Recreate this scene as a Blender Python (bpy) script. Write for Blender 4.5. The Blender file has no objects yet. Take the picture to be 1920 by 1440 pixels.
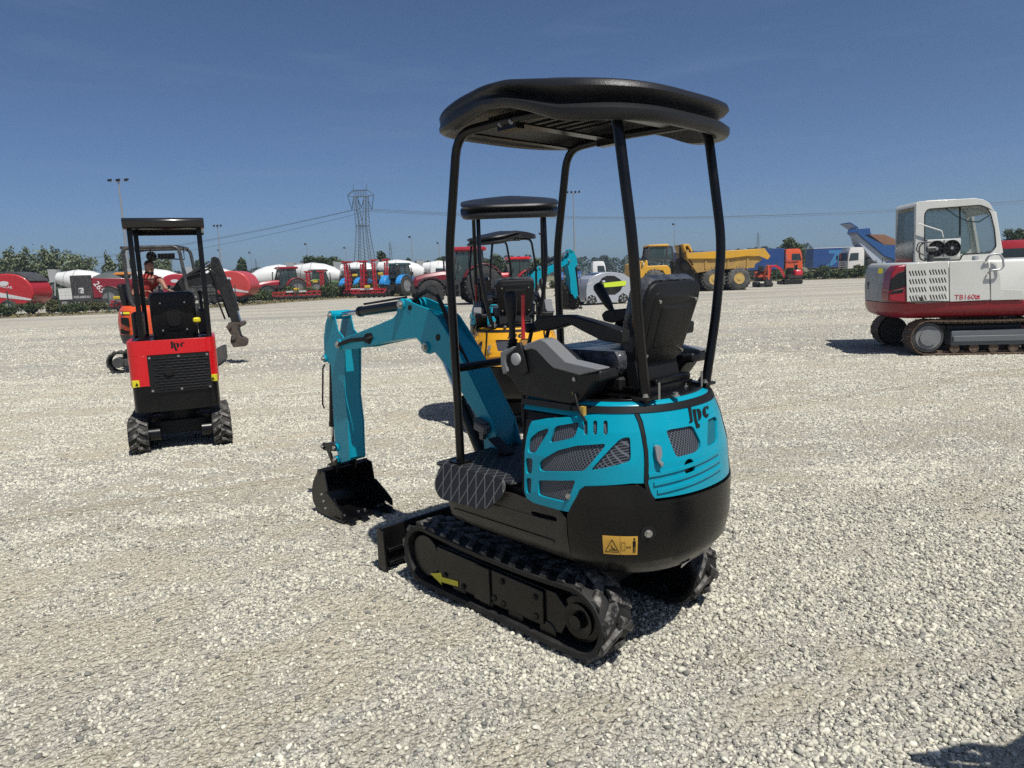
import bpy, bmesh, math, random
import numpy as np
from mathutils import Vector, Matrix
from mathutils.geometry import tessellate_polygon
R = math.radians
PI = math.pi
scene = bpy.context.scene
COL = scene.collection

# ---------------------------------------------------------------- camera
FPX, CAMH, PITCH, ROLL = 1331.0, 1.6, R(8.75), R(2.1)
cam_d = bpy.data.cameras.new('camera')
cam_d.sensor_width = 36.0
cam_d.lens = 36.0 * FPX / 1920.0
cam_d.clip_start = 0.05
cam_d.clip_end = 6000.0
cam = bpy.data.objects.new('camera', cam_d)
COL.objects.link(cam)
cam.matrix_world = (Matrix.Translation((0, 0, CAMH)) @ Matrix.Rotation(PI / 2 - PITCH, 4, 'X')
                    @ Matrix.Rotation(-ROLL, 4, 'Z'))
scene.camera = cam

# ---------------------------------------------------------------- sky and sun
SUN = Vector((0.296, -0.451, 1.0)).normalized()          # direction towards the sun
sun_el = math.asin(SUN.z)
sun_rot = math.atan2(SUN.x, SUN.y)
world = bpy.data.worlds.new('World')
scene.world = world
world.use_nodes = True
wn, wl = world.node_tree.nodes, world.node_tree.links
wn.clear()
w_out = wn.new('ShaderNodeOutputWorld')
w_bg = wn.new('ShaderNodeBackground')
w_sky = wn.new('ShaderNodeTexSky')
w_sky.sky_type = 'NISHITA'
w_sky.sun_disc = False
w_sky.sun_elevation = sun_el
w_sky.sun_rotation = sun_rot
w_sky.altitude = 0
w_sky.air_density = 0.6
w_sky.dust_density = 1.2
w_sky.ozone_density = 9.0
w_bg.inputs['Strength'].default_value = 0.082
# thin high cirrus, seen only as faint streaks
w_tc = wn.new('ShaderNodeTexCoord')
w_mp = wn.new('ShaderNodeMapping'); w_mp.inputs['Scale'].default_value = (1.6, 2.2, 14.0); w_mp.inputs['Rotation'].default_value = (R(7), R(-9), 0)
w_no = wn.new('ShaderNodeTexNoise'); w_no.inputs['Scale'].default_value = 2.3; w_no.inputs['Detail'].default_value = 7; w_no.inputs['Roughness'].default_value = .62; w_no.inputs['Distortion'].default_value = .6
w_rm = wn.new('ShaderNodeMapRange'); w_rm.inputs['From Min'].default_value = .52; w_rm.inputs['From Max'].default_value = .80; w_rm.inputs['To Max'].default_value = .11
w_mx = wn.new('ShaderNodeMixRGB'); w_mx.inputs[2].default_value = (3.3, 4.1, 5.0, 1)
wl.new(w_tc.outputs['Generated'], w_mp.inputs[0]); wl.new(w_mp.outputs[0], w_no.inputs['Vector']); wl.new(w_no.outputs['Fac'], w_rm.inputs['Value'])
wl.new(w_rm.outputs[0], w_mx.inputs[0]); wl.new(w_sky.outputs[0], w_mx.inputs[1]); wl.new(w_mx.outputs[0], w_bg.inputs[0])
wl.new(w_bg.outputs[0], w_out.inputs[0])
sun_d = bpy.data.lights.new('sun', 'SUN')
sun_d.energy = 4.9
sun_d.angle = R(0.53)
sun_d.color = (1.0, 0.965, 0.90)
sun = bpy.data.objects.new('sun', sun_d)
COL.objects.link(sun)
sun.rotation_euler = SUN.to_track_quat('Z', 'Y').to_euler()
vs = scene.view_settings
vs.view_transform = 'Standard'
vs.look = 'None'
vs.exposure = 0.12
vs.gamma = 1.0
scene.cycles.use_denoising = False
scene.cycles.max_bounces = 8
scene.cycles.transparent_max_bounces = 12

# ---------------------------------------------------------------- measuring: pixel rays of the photograph
def ray(u, v):
    a = (u - 960) / FPX
    b = -(v - 720) / FPX
    c, s = math.cos(ROLL), math.sin(ROLL)
    a, b = c * a + s * b, -s * a + c * b
    return Vector((a, math.cos(PITCH) + b * math.sin(PITCH), -math.sin(PITCH) + b * math.cos(PITCH)))
def proj(p):
    x, y, z = p[0], p[1], p[2] - CAMH
    d = y * math.cos(PITCH) - z * math.sin(PITCH)
    up = y * math.sin(PITCH) + z * math.cos(PITCH)
    a, b = x / d, up / d
    c, s = math.cos(ROLL), math.sin(ROLL)
    return 960 + FPX * (c * a - s * b), 720 - FPX * (s * a + c * b)
def ground(u, v, z=0.0):
    d = ray(u, v)
    return Vector((0, 0, CAMH)) + d * ((z - CAMH) / d.z)
def column(u, y, z=1.5):
    """x of the point at depth y and height z seen in pixel column u"""
    x = (u - 960) / FPX * y
    for _ in range(4):
        x += (u - proj((x, y, z))[0]) * y / FPX
    return x

# ---------------------------------------------------------------- materials
MATS = {}
def nt(name):
    m = bpy.data.materials.new(name)
    m.use_nodes = True
    b = m.node_tree.nodes['Principled BSDF']
    return m, m.node_tree.nodes, m.node_tree.links, b
def lin(c):
    return tuple(((x / 255) / 12.92 if x / 255 <= 0.04045 else ((x / 255 + 0.055) / 1.055) ** 2.4) for x in c)
def mat(name, col, rough=0.5, metal=0.0, coat=0.0, dirt=0.0, dirtcol=(0.34, 0.30, 0.24), bump=0.0, bscale=60.0, bdist=0.004, spec=0.5, scale=6.0, var=0.0, trans=0.0, alpha=1.0):
    if name in MATS:
        return MATS[name]
    m, n, l, b = nt(name)
    b.inputs['Base Color'].default_value = (*col, 1)
    b.inputs['Roughness'].default_value = rough
    b.inputs['Metallic'].default_value = metal
    b.inputs['Coat Weight'].default_value = coat
    b.inputs['Coat Roughness'].default_value = 0.06
    b.inputs['Specular IOR Level'].default_value = spec
    b.inputs['Transmission Weight'].default_value = trans
    b.inputs['Alpha'].default_value = alpha
    tc = n.new('ShaderNodeTexCoord')
    if dirt > 0 or var > 0:
        no = n.new('ShaderNodeTexNoise'); no.inputs['Scale'].default_value = scale
        no.inputs['Detail'].default_value = 8; no.inputs['Roughness'].default_value = 0.65
        l.new(tc.outputs['Object'], no.inputs['Vector'])
        cr = n.new('ShaderNodeValToRGB')
        cr.color_ramp.elements[0].position = 0.42; cr.color_ramp.elements[1].position = 0.72
        l.new(no.outputs['Fac'], cr.inputs['Fac'])
        mu = n.new('ShaderNodeMath'); mu.operation = 'MULTIPLY'; mu.inputs[1].default_value = dirt if dirt > 0 else var
        l.new(cr.outputs['Color'], mu.inputs[0])
        mx = n.new('ShaderNodeMixRGB'); mx.inputs['Color1'].default_value = (*col, 1)
        mx.inputs['Color2'].default_value = (*(dirtcol if dirt > 0 else tuple(c * 0.6 for c in col)), 1)
        l.new(mu.outputs[0], mx.inputs['Fac']); l.new(mx.outputs[0], b.inputs['Base Color'])
        rr = n.new('ShaderNodeMapRange'); rr.inputs['To Min'].default_value = rough; rr.inputs['To Max'].default_value = min(1, rough + 0.35 * max(dirt, var))
        l.new(cr.outputs['Color'], rr.inputs['Value']); l.new(rr.outputs[0], b.inputs['Roughness'])
    if bump > 0:
        nb = n.new('ShaderNodeTexNoise'); nb.inputs['Scale'].default_value = bscale; nb.inputs['Detail'].default_value = 4
        l.new(tc.outputs['Object'], nb.inputs['Vector'])
        bp = n.new('ShaderNodeBump'); bp.inputs['Strength'].default_value = bump; bp.inputs['Distance'].default_value = bdist
        l.new(nb.outputs['Fac'], bp.inputs['Height']); l.new(bp.outputs[0], b.inputs['Normal'])
    MATS[name] = m
    return m
def math_node(n, l, op, a, b=None):
    k = n.new('ShaderNodeMath'); k.operation = op
    for i, x in enumerate((a, b)):
        if x is None: continue
        if isinstance(x, (int, float)): k.inputs[i].default_value = x
        else: l.new(x, k.inputs[i])
    return k.outputs[0]
def lattice_mat(name, lo, hi, freq, width, axes, skew=1.0, metal=0.0, rough=0.5, hiM=0.0, noise=0.0):
    """diamond lattice of thin lines (expanded metal, quilting) in object space"""
    if name in MATS: return MATS[name]
    m, n, l, b = nt(name)
    tc = n.new('ShaderNodeTexCoord'); sp = n.new('ShaderNodeSeparateXYZ'); l.new(tc.outputs['Object'], sp.inputs[0])
    def comb(ax):
        o = None
        for i, k in enumerate('XYZ'):
            if ax[i]:
                t = math_node(n, l, 'MULTIPLY', sp.outputs[k], float(ax[i])); o = t if o is None else math_node(n, l, 'ADD', o, t)
        return o
    u, v = comb(axes[0]), comb(axes[1])
    v = math_node(n, l, 'MULTIPLY', v, skew)
    lines = None
    for sgn in (1, -1):
        t = math_node(n, l, 'ADD', u, math_node(n, l, 'MULTIPLY', v, sgn))
        t = math_node(n, l, 'FRACT', math_node(n, l, 'ADD', math_node(n, l, 'MULTIPLY', t, freq), 100.0))
        t = math_node(n, l, 'ABSOLUTE', math_node(n, l, 'SUBTRACT', t, 0.5))
        t = math_node(n, l, 'GREATER_THAN', t, 0.5 - width)
        lines = t if lines is None else math_node(n, l, 'MAXIMUM', lines, t)
    mx = n.new('ShaderNodeMixRGB'); mx.inputs['Color1'].default_value = (*lo, 1); mx.inputs['Color2'].default_value = (*hi, 1)
    l.new(lines, mx.inputs['Fac']); l.new(mx.outputs[0], b.inputs['Base Color'])
    b.inputs['Roughness'].default_value = rough
    l.new(math_node(n, l, 'MULTIPLY', lines, hiM), b.inputs['Metallic'])
    bp = n.new('ShaderNodeBump'); bp.inputs['Strength'].default_value = 0.6; bp.inputs['Distance'].default_value = 0.003
    l.new(lines, bp.inputs['Height']); l.new(bp.outputs[0], b.inputs['Normal'])
    MATS[name] = m
    return m

# ---------------------------------------------------------------- mesh builder
class MB:
    def __init__(s):
        s.v = []; s.f = []; s.m = []; s.T = Matrix.Identity(4); s.mi = 0
    def add(s, vs, fs, T=None):
        o = len(s.v)
        T = s.T if T is None else s.T @ T
        s.v += [T @ Vector(p) for p in vs]
        s.f += [tuple(o + i for i in f) for f in fs]
        s.m += [s.mi] * len(fs)
        return s
    def box(s, c, d, rot=(0, 0, 0), ch=0.0):
        x, y, z = d[0] / 2, d[1] / 2, d[2] / 2
        T = Matrix.Translation(c) @ Matrix.Rotation(rot[2], 4, 'Z') @ Matrix.Rotation(rot[1], 4, 'Y') @ Matrix.Rotation(rot[0], 4, 'X')
        if ch <= 0:
            vs = [(a * x, b * y, e * z) for a in (-1, 1) for b in (-1, 1) for e in (-1, 1)]
            fs = [(0, 1, 3, 2), (4, 6, 7, 5), (0, 4, 5, 1), (2, 3, 7, 6), (0, 2, 6, 4), (1, 5, 7, 3)]
            return s.add(vs, fs, T)
        ch = min(ch, x * .9, y * .9, z * .9)
        pts = []
        for zz, k in ((-z, ch), (-z + ch, 0), (z - ch, 0), (z, ch)):
            X, Y = x - k, y - k
            c2 = ch if k == 0 else ch * 0.5
            pts.append([(X - c2, -Y, zz), (X, -Y + c2, zz), (X, Y - c2, zz), (X - c2, Y, zz), (-X + c2, Y, zz), (-X, Y - c2, zz), (-X, -Y + c2, zz), (-X + c2, -Y, zz)])
        return s.loft(pts, T=T, cap=True)
    def loft(s, rings, T=None, cap=True, closed=True, loop=False):
        n = len(rings[0]); vs = [p for r in rings for p in r]; fs = []
        m = len(rings)
        for i in range(m if loop else m - 1):
            for j in range(n if closed else n - 1):
                a, b = i * n + j, i * n + (j + 1) % n
                i2 = (i + 1) % m
                fs.append((a, b, i2 * n + (j + 1) % n, i2 * n + j))
        if cap and not loop:
            fs.append(tuple(range(n))[::-1]); fs.append(tuple((m - 1) * n + j for j in range(n)))
        return s.add(vs, fs, T)
    def prism(s, pts, a, b, ax='Y', T=None, holes=()):
        """outline in the plane across ax, extruded from a to b"""
        def P(p, h):
            return {'Y': (p[0], h, p[1]), 'X': (h, p[0], p[1]), 'Z': (p[0], p[1], h)}[ax]
        polys = [list(pts)] + [list(h) for h in holes]
        flat = [p for q in polys for p in q]
        n = len(flat)
        if holes:
            tris = tessellate_polygon([[Vector((p[0], p[1], 0)) for p in q] for q in polys])
        else:
            tris = [tuple(range(len(pts)))]
        vs = [P(p, a) for p in flat] + [P(p, b) for p in flat]
        fs = [tuple(t) for t in tris] + [tuple(n + i for i in t[::-1]) for t in tris]
        o = 0
        for q in polys:
            k = len(q)
            for j in range(k):
                fs.append((o + j, o + (j + 1) % k, n + o + (j + 1) % k, n + o + j))
            o += k
        return s.add(vs, fs, T)
    def cyl(s, p0, p1, r0, r1=None, seg=16, cap=True):
        r1 = r0 if r1 is None else r1
        p0, p1 = Vector(p0), Vector(p1)
        q = (p1 - p0).to_track_quat('Z', 'Y')
        rings = []
        for p, r in ((p0, r0), (p1, r1)):
            rings.append([p + q @ Vector((r * math.cos(2 * PI * j / seg), r * math.sin(2 * PI * j / seg), 0)) for j in range(seg)])
        return s.loft(rings, cap=cap)
    def lathe(s, p, ax, prof, seg=24, cap=True):
        """prof: (distance along ax, radius)"""
        p, ax = Vector(p), Vector(ax).normalized()
        q = ax.to_track_quat('Z', 'Y')
        rings = [[p + q @ Vector((r * math.cos(2 * PI * j / seg), r * math.sin(2 * PI * j / seg), h)) for j in range(seg)] for h, r in prof]
        return s.loft(rings, cap=cap)
    def tube(s, pts, r, seg=10, bend=0.0, closed=False):
        pts = [Vector(p) for p in pts]
        if bend > 0 and len(pts) > 2:
            out = [pts[0]]
            for i in range(1, len(pts) - 1):
                a, b, c = pts[i - 1], pts[i], pts[i + 1]
                d1, d2 = min(bend, (a - b).length * .49), min(bend, (c - b).length * .49)
                A, B = b + (a - b).normalized() * d1, b + (c - b).normalized() * d2
                for k in range(6):
                    t = k / 5
                    out.append(A * (1 - t) ** 2 + b * 2 * t * (1 - t) + B * t * t)
            out.append(pts[-1]); pts = out
        n = len(pts); rings = []; up = None
        for i, p in enumerate(pts):
            if closed: d = pts[(i + 1) % n] - pts[i - 1]
            else: d = pts[min(i + 1, n - 1)] - pts[max(i - 1, 0)]
            d.normalize()
            if up is None:
                up = Vector((0, 0, 1)) if abs(d.z) < .9 else Vector((1, 0, 0))
            up = (up - d * up.dot(d)).normalized()
            sd = d.cross(up)
            rr = r[i] if isinstance(r, (list, tuple)) else r
            rings.append([p + up * (rr * math.cos(2 * PI * j / seg)) + sd * (rr * math.sin(2 * PI * j / seg)) for j in range(seg)])
        return s.loft(rings, loop=closed)
    def sphere(s, c, r, seg=16, rings=10):
        r = r if isinstance(r, (tuple, list)) else (r, r, r)
        rs = []
        for i in range(1, rings):
            t = PI * i / rings
            rs.append([(c[0] + r[0] * math.sin(t) * math.cos(2 * PI * j / seg), c[1] + r[1] * math.sin(t) * math.sin(2 * PI * j / seg), c[2] - r[2] * math.cos(t)) for j in range(seg)])
        return s.loft(rs, cap=True)
    def rbar(s, a, b, w, h, up=(0, 0, 1)):
        a, b = Vector(a), Vector(b); d = (b - a).normalized(); up = Vector(up)
        sd = d.cross(up).normalized() * (w / 2); u = sd.cross(d).normalized() * (h / 2)
        return s.loft([[p - sd - u, p + sd - u, p + sd + u, p - sd + u] for p in (a, b)])

def tag(o, label=None, cat=None, group=None, kind=None):
    if label: o['label'] = label
    if cat: o['category'] = cat
    if group: o['group'] = group
    if kind: o['kind'] = kind
    return o
def empty(name, label, cat, loc=(0, 0, 0), rz=0.0, group=None):
    o = bpy.data.objects.new(name, None)
    o.empty_display_size = 0.2
    COL.objects.link(o)
    o.location = loc; o.rotation_euler = (0, 0, rz)
    return tag(o, label, cat, group)
SPLIT = {'bolt', 'pin', 'cross_bar', 'rubber_trim', 'moulded_rib', 'connector', 'tine', 'hydraulic_hose', 'louvre', 'mirror', 'work_lamp', 'insulator', 'window_line', 'underside_rib', 'pictogram', 'stem'}
def islands(mb):
    """groups of faces that touch or whose boxes overlap: each one a piece of its own"""
    par = list(range(len(mb.v)))
    def find(a):
        while par[a] != a: par[a] = par[par[a]]; a = par[a]
        return a
    for f in mb.f:
        for i in f[1:]: par[find(i)] = find(f[0])
    g = {}
    for k, f in enumerate(mb.f): g.setdefault(find(f[0]), []).append(k)
    L = []
    for fs in g.values():
        P = [mb.v[i] for k in fs for i in mb.f[k]]
        L.append([fs, [min(p[j] for p in P) - .002 for j in range(3)], [max(p[j] for p in P) + .002 for j in range(3)]])
    go = True
    while go:
        go = False
        for i in range(len(L)):
            for j in range(i + 1, len(L)):
                if all(L[i][1][k] <= L[j][2][k] and L[j][1][k] <= L[i][2][k] for k in range(3)):
                    L[i] = [L[i][0] + L[j][0], [min(a, b) for a, b in zip(L[i][1], L[j][1])], [max(a, b) for a, b in zip(L[i][2], L[j][2])]]
                    del L[j]; go = True; break
            if go: break
    return [x[0] for x in L]
def obj(name, mb, mats, parent=None, smooth=38, bevel=0.0, seg=2, label=None, recalc=True):
    if name in SPLIT and len(mb.f) > 12:
        gs = islands(mb)
        if len(gs) > 1:
            first = None
            for fs in gs:
                ids = sorted({i for k in fs for i in mb.f[k]}); ix = {a: b for b, a in enumerate(ids)}
                q = MB(); q.v = [mb.v[i] for i in ids]; q.f = [tuple(ix[i] for i in mb.f[k]) for k in fs]; q.m = [mb.m[k] for k in fs]
                o = obj1(name, q, mats, parent, smooth, bevel, seg, label, recalc); first = first or o
            return first
    return obj1(name, mb, mats, parent, smooth, bevel, seg, label, recalc)
def obj1(name, mb, mats, parent=None, smooth=38, bevel=0.0, seg=2, label=None, recalc=True):
    me = bpy.data.meshes.new(name)
    me.from_pydata([tuple(v) for v in mb.v], [], mb.f)
    if not isinstance(mats, (list, tuple)): mats = [mats]
    for m in mats: me.materials.append(m)
    if len(mats) > 1: me.polygons.foreach_set('material_index', mb.m)
    me.update()
    if recalc:
        bm = bmesh.new(); bm.from_mesh(me)
        bmesh.ops.recalc_face_normals(bm, faces=bm.faces); bm.to_mesh(me); bm.free()
    if smooth:
        me.polygons.foreach_set('use_smooth', [True] * len(me.polygons))
        me.set_sharp_from_angle(angle=R(smooth))
    o = bpy.data.objects.new(name, me)
    COL.objects.link(o)
    if parent: o.parent = parent
    if bevel > 0:
        md = o.modifiers.new('bevel', 'BEVEL'); md.width = bevel; md.segments = seg; md.limit_method = 'ANGLE'; md.angle_limit = R(40); md.harden_normals = False
    if label: o['label'] = label
    return o
def kids(o): return [c for c in bpy.data.objects if c.parent == o]
def dup(o, parent=None, swap=None):
    c = o.copy(); COL.objects.link(c)
    if parent: c.parent = parent
    if swap and c.type == 'MESH' and any(m and m.name in swap for m in c.data.materials):
        c.data = c.data.copy()
        for i, m in enumerate(c.data.materials):
            if m and m.name in swap: c.data.materials[i] = swap[m.name]
    for k in kids(o): dup(k, c, swap)
    return c
def text(name, body, size, loc, rot, m, parent=None, ext=0.002, sx=1.0, shear=0.0, align='CENTER'):
    cu = bpy.data.curves.new(name, 'FONT'); cu.body = body; cu.size = size; cu.extrude = ext; cu.align_x = align; cu.align_y = 'CENTER'; cu.shear = shear
    cu.resolution_u = 4; cu.offset = 0.0
    cu.materials.append(m)
    tmp = bpy.data.objects.new('tmp_text', cu)
    me = bpy.data.meshes.new_from_object(tmp); bpy.data.objects.remove(tmp); me.name = name
    o = bpy.data.objects.new(name, me); COL.objects.link(o)
    o.location = loc; o.rotation_euler = rot; o.scale = (sx, 1, 1)
    if parent: o.parent = parent
    return o
def arc(c, r, a0, a1, n=8):
    return [(c[0] + r * math.cos(R(a0 + (a1 - a0) * i / n)), c[1] + r * math.sin(R(a0 + (a1 - a0) * i / n))) for i in range(n + 1)]
def rrect(x0, y0, x1, y1, r, n=4):
    return arc((x1 - r, y0 + r), r, -90, 0, n) + arc((x1 - r, y1 - r), r, 0, 90, n) + arc((x0 + r, y1 - r), r, 90, 180, n) + arc((x0 + r, y0 + r), r, 180, 270, n)
# ---------------------------------------------------------------- shared materials
BLK = mat('black paint', (0.0025, 0.0025, 0.003), 0.26, spec=.34, dirt=0.16, dirtcol=(0.035, 0.031, 0.025), scale=3.5)
BLKP = mat('black plastic', (0.008, 0.008, 0.0085), 0.48, spec=.35, bump=0.25, bscale=300)
BLKM = mat('matt black', (0.006, 0.006, 0.006), 0.6, spec=.3)
CANP = mat('canopy plastic', (0.011, 0.0115, 0.013), 0.40, spec=.42, bump=0.3, bscale=260)
RUB = mat('rubber', (0.010, 0.010, 0.010), 0.6, spec=.3, dirt=0.5, dirtcol=(0.05, 0.046, 0.04), scale=9)
RUBT = mat('dusty tread', (0.014, 0.013, 0.013), 0.62, spec=.3, dirt=0.9, dirtcol=(0.27, 0.255, 0.23), scale=26)
STEEL = mat('steel', (0.55, 0.55, 0.56), 0.25, metal=1.0)
ZINC = mat('zinc bolt', (0.45, 0.44, 0.41), 0.38, metal=0.9)
CHROME = mat('chrome rod', (0.62, 0.63, 0.65), 0.12, metal=1.0)
GREYP = mat('grey plastic', (0.17, 0.175, 0.18), 0.42, coat=0.2)
REDP = mat('red handle', (0.45, 0.02, 0.025), 0.35)
YEL = mat('yellow decal', (0.62, 0.55, 0.02), 0.45)
AMB = mat('amber decal', (0.58, 0.33, 0.05), 0.45)
WRAP = mat('plastic film', (0.03, 0.033, 0.038), 0.24, bump=1.0, bscale=13, bdist=.03, spec=.45, dirt=0.3, dirtcol=(0.25, 0.26, 0.29), scale=14)
GLS = mat('clear glass', (0.04, 0.06, 0.06), 0.05, coat=0.5)
TEAL = mat('turquoise paint', (0.0, 0.265, 0.365), 0.3, coat=0.0, spec=.3, dirt=0.10, dirtcol=(0.06, 0.23, 0.28), scale=5)
def quilt():
    return lattice_mat('quilted mat', (0.009, 0.009, 0.010), (0.10, 0.10, 0.095), 17.0, 0.04, ((1, 0, 0), (0, 1, 1)), skew=0.8, rough=0.55)
MESHG = lattice_mat('expanded metal grille', (0.006, 0.007, 0.010), (0.13, 0.14, 0.165), 98.0, 0.13, ((1, -1, 0), (0, 0, 1)), skew=0.6, rough=0.5, hiM=0.4)
QUILT = quilt()

# ---------------------------------------------------------------- frame of the turquoise machine
TH = R(133.929)
ORG = Vector((0.237, 3.361, 0))
FW = Vector((math.cos(TH), math.sin(TH), 0)); LF = Vector((-math.sin(TH), math.cos(TH), 0))
def loc(w):
    d = w - ORG
    return Vector((d.dot(FW), d.dot(LF), w.z))
def onY(u, v, Y):
    d = ray(u, v); C = Vector((0, 0, CAMH))
    return loc(C + d * ((Y - (C - ORG).dot(LF)) / d.dot(LF)))
def S(Y, pts, c=None):
    """pixel outline -> outline in the machine's X-Z plane at offset Y; c = (ox, oy, scale) of an enlargement"""
    out = []
    for p in pts:
        if c: p = (c[0] + p[0] / c[2], c[1] + p[1] / c[2])
        q = onY(p[0], p[1], Y)
        out.append((q.x, q.z))
    return out
CB = (560, 540, 3.13)      # boom enlargement
CS = (820, 720, 3.4286)    # body enlargement
CK = (920, 500, 4.174)     # console enlargement

# shell of the upper body: plan outline by arc length and a profile over height
def _plan():
    pts = []
    for i in range(7): 
        a = R(90 * i / 6); pts.append((0.33 + 0.05 * math.cos(a), 0.40 + 0.05 * math.sin(a)))
    for i in range(1, 12): pts.append((0.33 - 0.68 * i / 12, 0.45))
    n = 2.2
    for i in range(0, 41):
        a = PI / 2 * i / 40
        pts.append((-0.35 - 0.44 * math.sin(a) ** (2 / n), 0.45 * max(0.0, math.cos(a)) ** (2 / n)))
    pts += [(x, -y) for x, y in pts[-2::-1]]
    P = np.array(pts); d = np.r_[0, np.cumsum(np.hypot(*np.diff(P, axis=0).T))]
    ss = np.linspace(0, d[-1], 900)
    Q = np.c_[np.interp(ss, d, P[:, 0]), np.interp(ss, d, P[:, 1])]
    T = np.gradient(Q, axis=0); T /= np.hypot(*T.T)[:, None]
    for _ in range(12): T[1:-1] = (T[:-2] + 2 * T[1:-1] + T[2:]) / 4
    T /= np.hypot(*T.T)[:, None]
    N = np.c_[-T[:, 1], T[:, 0]]
    if N[450][0] > 0: N = -N
    return ss, Q, N
PS, PQ, PN = _plan()
SMAX = PS[-1]
def ez(z):
    return float(np.interp(z, [0.36, 0.40, 0.47, 0.56, 0.70, 0.86, 0.98, 1.06, 1.10], [0.14, 0.075, 0.022, 0.004, 0.0, 0.012, 0.042, 0.072, 0.09]))
def shell(s, z, off=0.0):
    q = np.array([np.interp(s, PS, PQ[:, 0]), np.interp(s, PS, PQ[:, 1])])
    n = np.array([np.interp(s, PS, PN[:, 0]), np.interp(s, PS, PN[:, 1])]); n /= np.hypot(*n)
    p = q + n * (off - ez(z))
    return Vector((p[0], p[1], z))
def hit(u, v, off=0.012, lim=None):
    d = ray(u, v); C = Vector((0, 0, CAMH)); best = None
    prev = None
    for i in range(420):
        t = 1.6 + i * 0.006
        w = loc(C + d * t)
        k = int(np.argmin((PQ[:, 0] - w.x) ** 2 + (PQ[:, 1] - w.y) ** 2))
        sd = (w.x - PQ[k, 0]) * PN[k, 0] + (w.y - PQ[k, 1]) * PN[k, 1] + ez(w.z) - off
        if best is None or abs(sd) < best[0]: best = (abs(sd), PS[k], w.z)
        if prev is not None and prev[0] > 0 >= sd:
            a = prev[0] / (prev[0] - sd)
            return (prev[1] + (PS[k] - prev[1]) * a, prev[2] + (w.z - prev[2]) * a)
        prev = (sd, PS[k], w.z)
    return (best[1], best[2])
def HC(pts, c=CS, off=0.012):
    return [hit(c[0] + x / c[2], c[1] + y / c[2], off) for x, y in pts]
def rounded(pts, r, n=3):
    """round the corners of an outline"""
    out = []; k = len(pts)
    for i in range(k):
        a, b, c = Vector(pts[i - 1]).to_2d(), Vector(pts[i]).to_2d(), Vector(pts[(i + 1) % k]).to_2d()
        d1, d2 = min(r, (a - b).length * .45), min(r, (c - b).length * .45)
        A, B = b + (a - b).normalized() * d1, b + (c - b).normalized() * d2
        for j in range(n + 1):
            t = j / n
            p = A * (1 - t) ** 2 + b * 2 * t * (1 - t) + B * t * t
            out.append((p.x, p.y))
    return out
def patch(mb, poly, off0, off1, holes=(), fine=0.03):
    """outline (s, z) wrapped on the shell between two offsets"""
    bm = bmesh.new()
    polys = [list(poly)] + [list(h) for h in holes]
    flat = [p for q in polys for p in q]
    tris = tessellate_polygon([[Vector((p[0], p[1], 0)) for p in q] for q in polys])
    vs = [bm.verts.new((p[0], p[1], 0)) for p in flat]
    for t in tris:
        try: bm.faces.new([vs[i] for i in t])
        except ValueError: pass
    xs = [p[0] for p in poly]; zs = [p[1] for p in poly]
    x = min(xs)
    while x < max(xs):
        bmesh.ops.bisect_plane(bm, geom=bm.verts[:] + bm.edges[:] + bm.faces[:], plane_co=(x, 0, 0), plane_no=(1, 0, 0)); x += fine
    for z in (0.40, 0.435, 0.47, 0.51, 0.56, 0.63, 0.70, 0.78, 0.86, 0.92, 0.98, 1.01, 1.04):
        if min(zs) < z < max(zs):
            bmesh.ops.bisect_plane(bm, geom=bm.verts[:] + bm.edges[:] + bm.faces[:], plane_co=(0, z, 0), plane_no=(0, 1, 0))
    bmesh.ops.recalc_face_normals(bm, faces=bm.faces)
    bm.verts.index_update()
    co = [(v.co.x, v.co.y) for v in bm.verts]; n = len(co)
    V = [shell(a, b, off0) for a, b in co] + [shell(a, b, off1) for a, b in co]
    F = []
    for f in bm.faces:
        ids = [v.index for v in f.verts]; F.append(tuple(ids)); F.append(tuple(n + i for i in ids[::-1]))
    for e in bm.edges:
        if len(e.link_faces) == 1:
            a, b = e.verts[0].index, e.verts[1].index; F.append((a, b, n + b, n + a))
    bm.free()
    return mb.add(V, F)
def bolt(mb, p, n, r=0.009, h=0.008):
    p, n = Vector(p), Vector(n).normalized()
    mb.cyl(p, p + n * h * 0.4, r * 1.45, r * 1.45, 14); mb.cyl(p + n * h * 0.4, p + n * h * 1.3, r, r, 6)
    return mb
def track_loop(x0, z0, r0, x1, z1, r1, n=12, sag=0.0, segs=14):
    """closed outline (X, Z) round a rear wheel (x0) and a front wheel (x1)"""
    pts = []
    d = math.atan2(z1 - z0, x1 - x0)
    for i in range(n + 1):
        a = PI * 1.5 - PI * i / n + d * (1 if i < n / 2 else 1)
        pts.append((x0 + r0 * math.cos(a), z0 + r0 * math.sin(a)))
    top0 = pts[-1]
    fr = []
    for i in range(n + 1):
        a = PI * 0.5 - PI * i / n + d
        fr.append((x1 + r1 * math.cos(a), z1 + r1 * math.sin(a)))
    for i in range(1, segs):
        t = i / segs
        pts.append((top0[0] + (fr[0][0] - top0[0]) * t, top0[1] + (fr[0][1] - top0[1]) * t - sag * 4 * t * (1 - t)))
    pts += fr
    b0, b1 = fr[-1], pts[0]
    for i in range(1, segs):
        t = i / segs
        pts.append((b0[0] + (b1[0] - b0[0]) * t, b0[1] + (b1[1] - b0[1]) * t))
    return pts
def resample(pts, step):
    P = np.array(pts + [pts[0]]); d = np.r_[0, np.cumsum(np.hypot(*np.diff(P, axis=0).T))]
    n = max(8, int(round(d[-1] / step))); s = np.linspace(0, d[-1], n, endpoint=False)
    Q = np.c_[np.interp(s, d, P[:, 0]), np.interp(s, d, P[:, 1])]
    T = np.roll(Q, -1, 0) - np.roll(Q, 1, 0); T /= np.hypot(*T.T)[:, None]
    return Q, T
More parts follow.
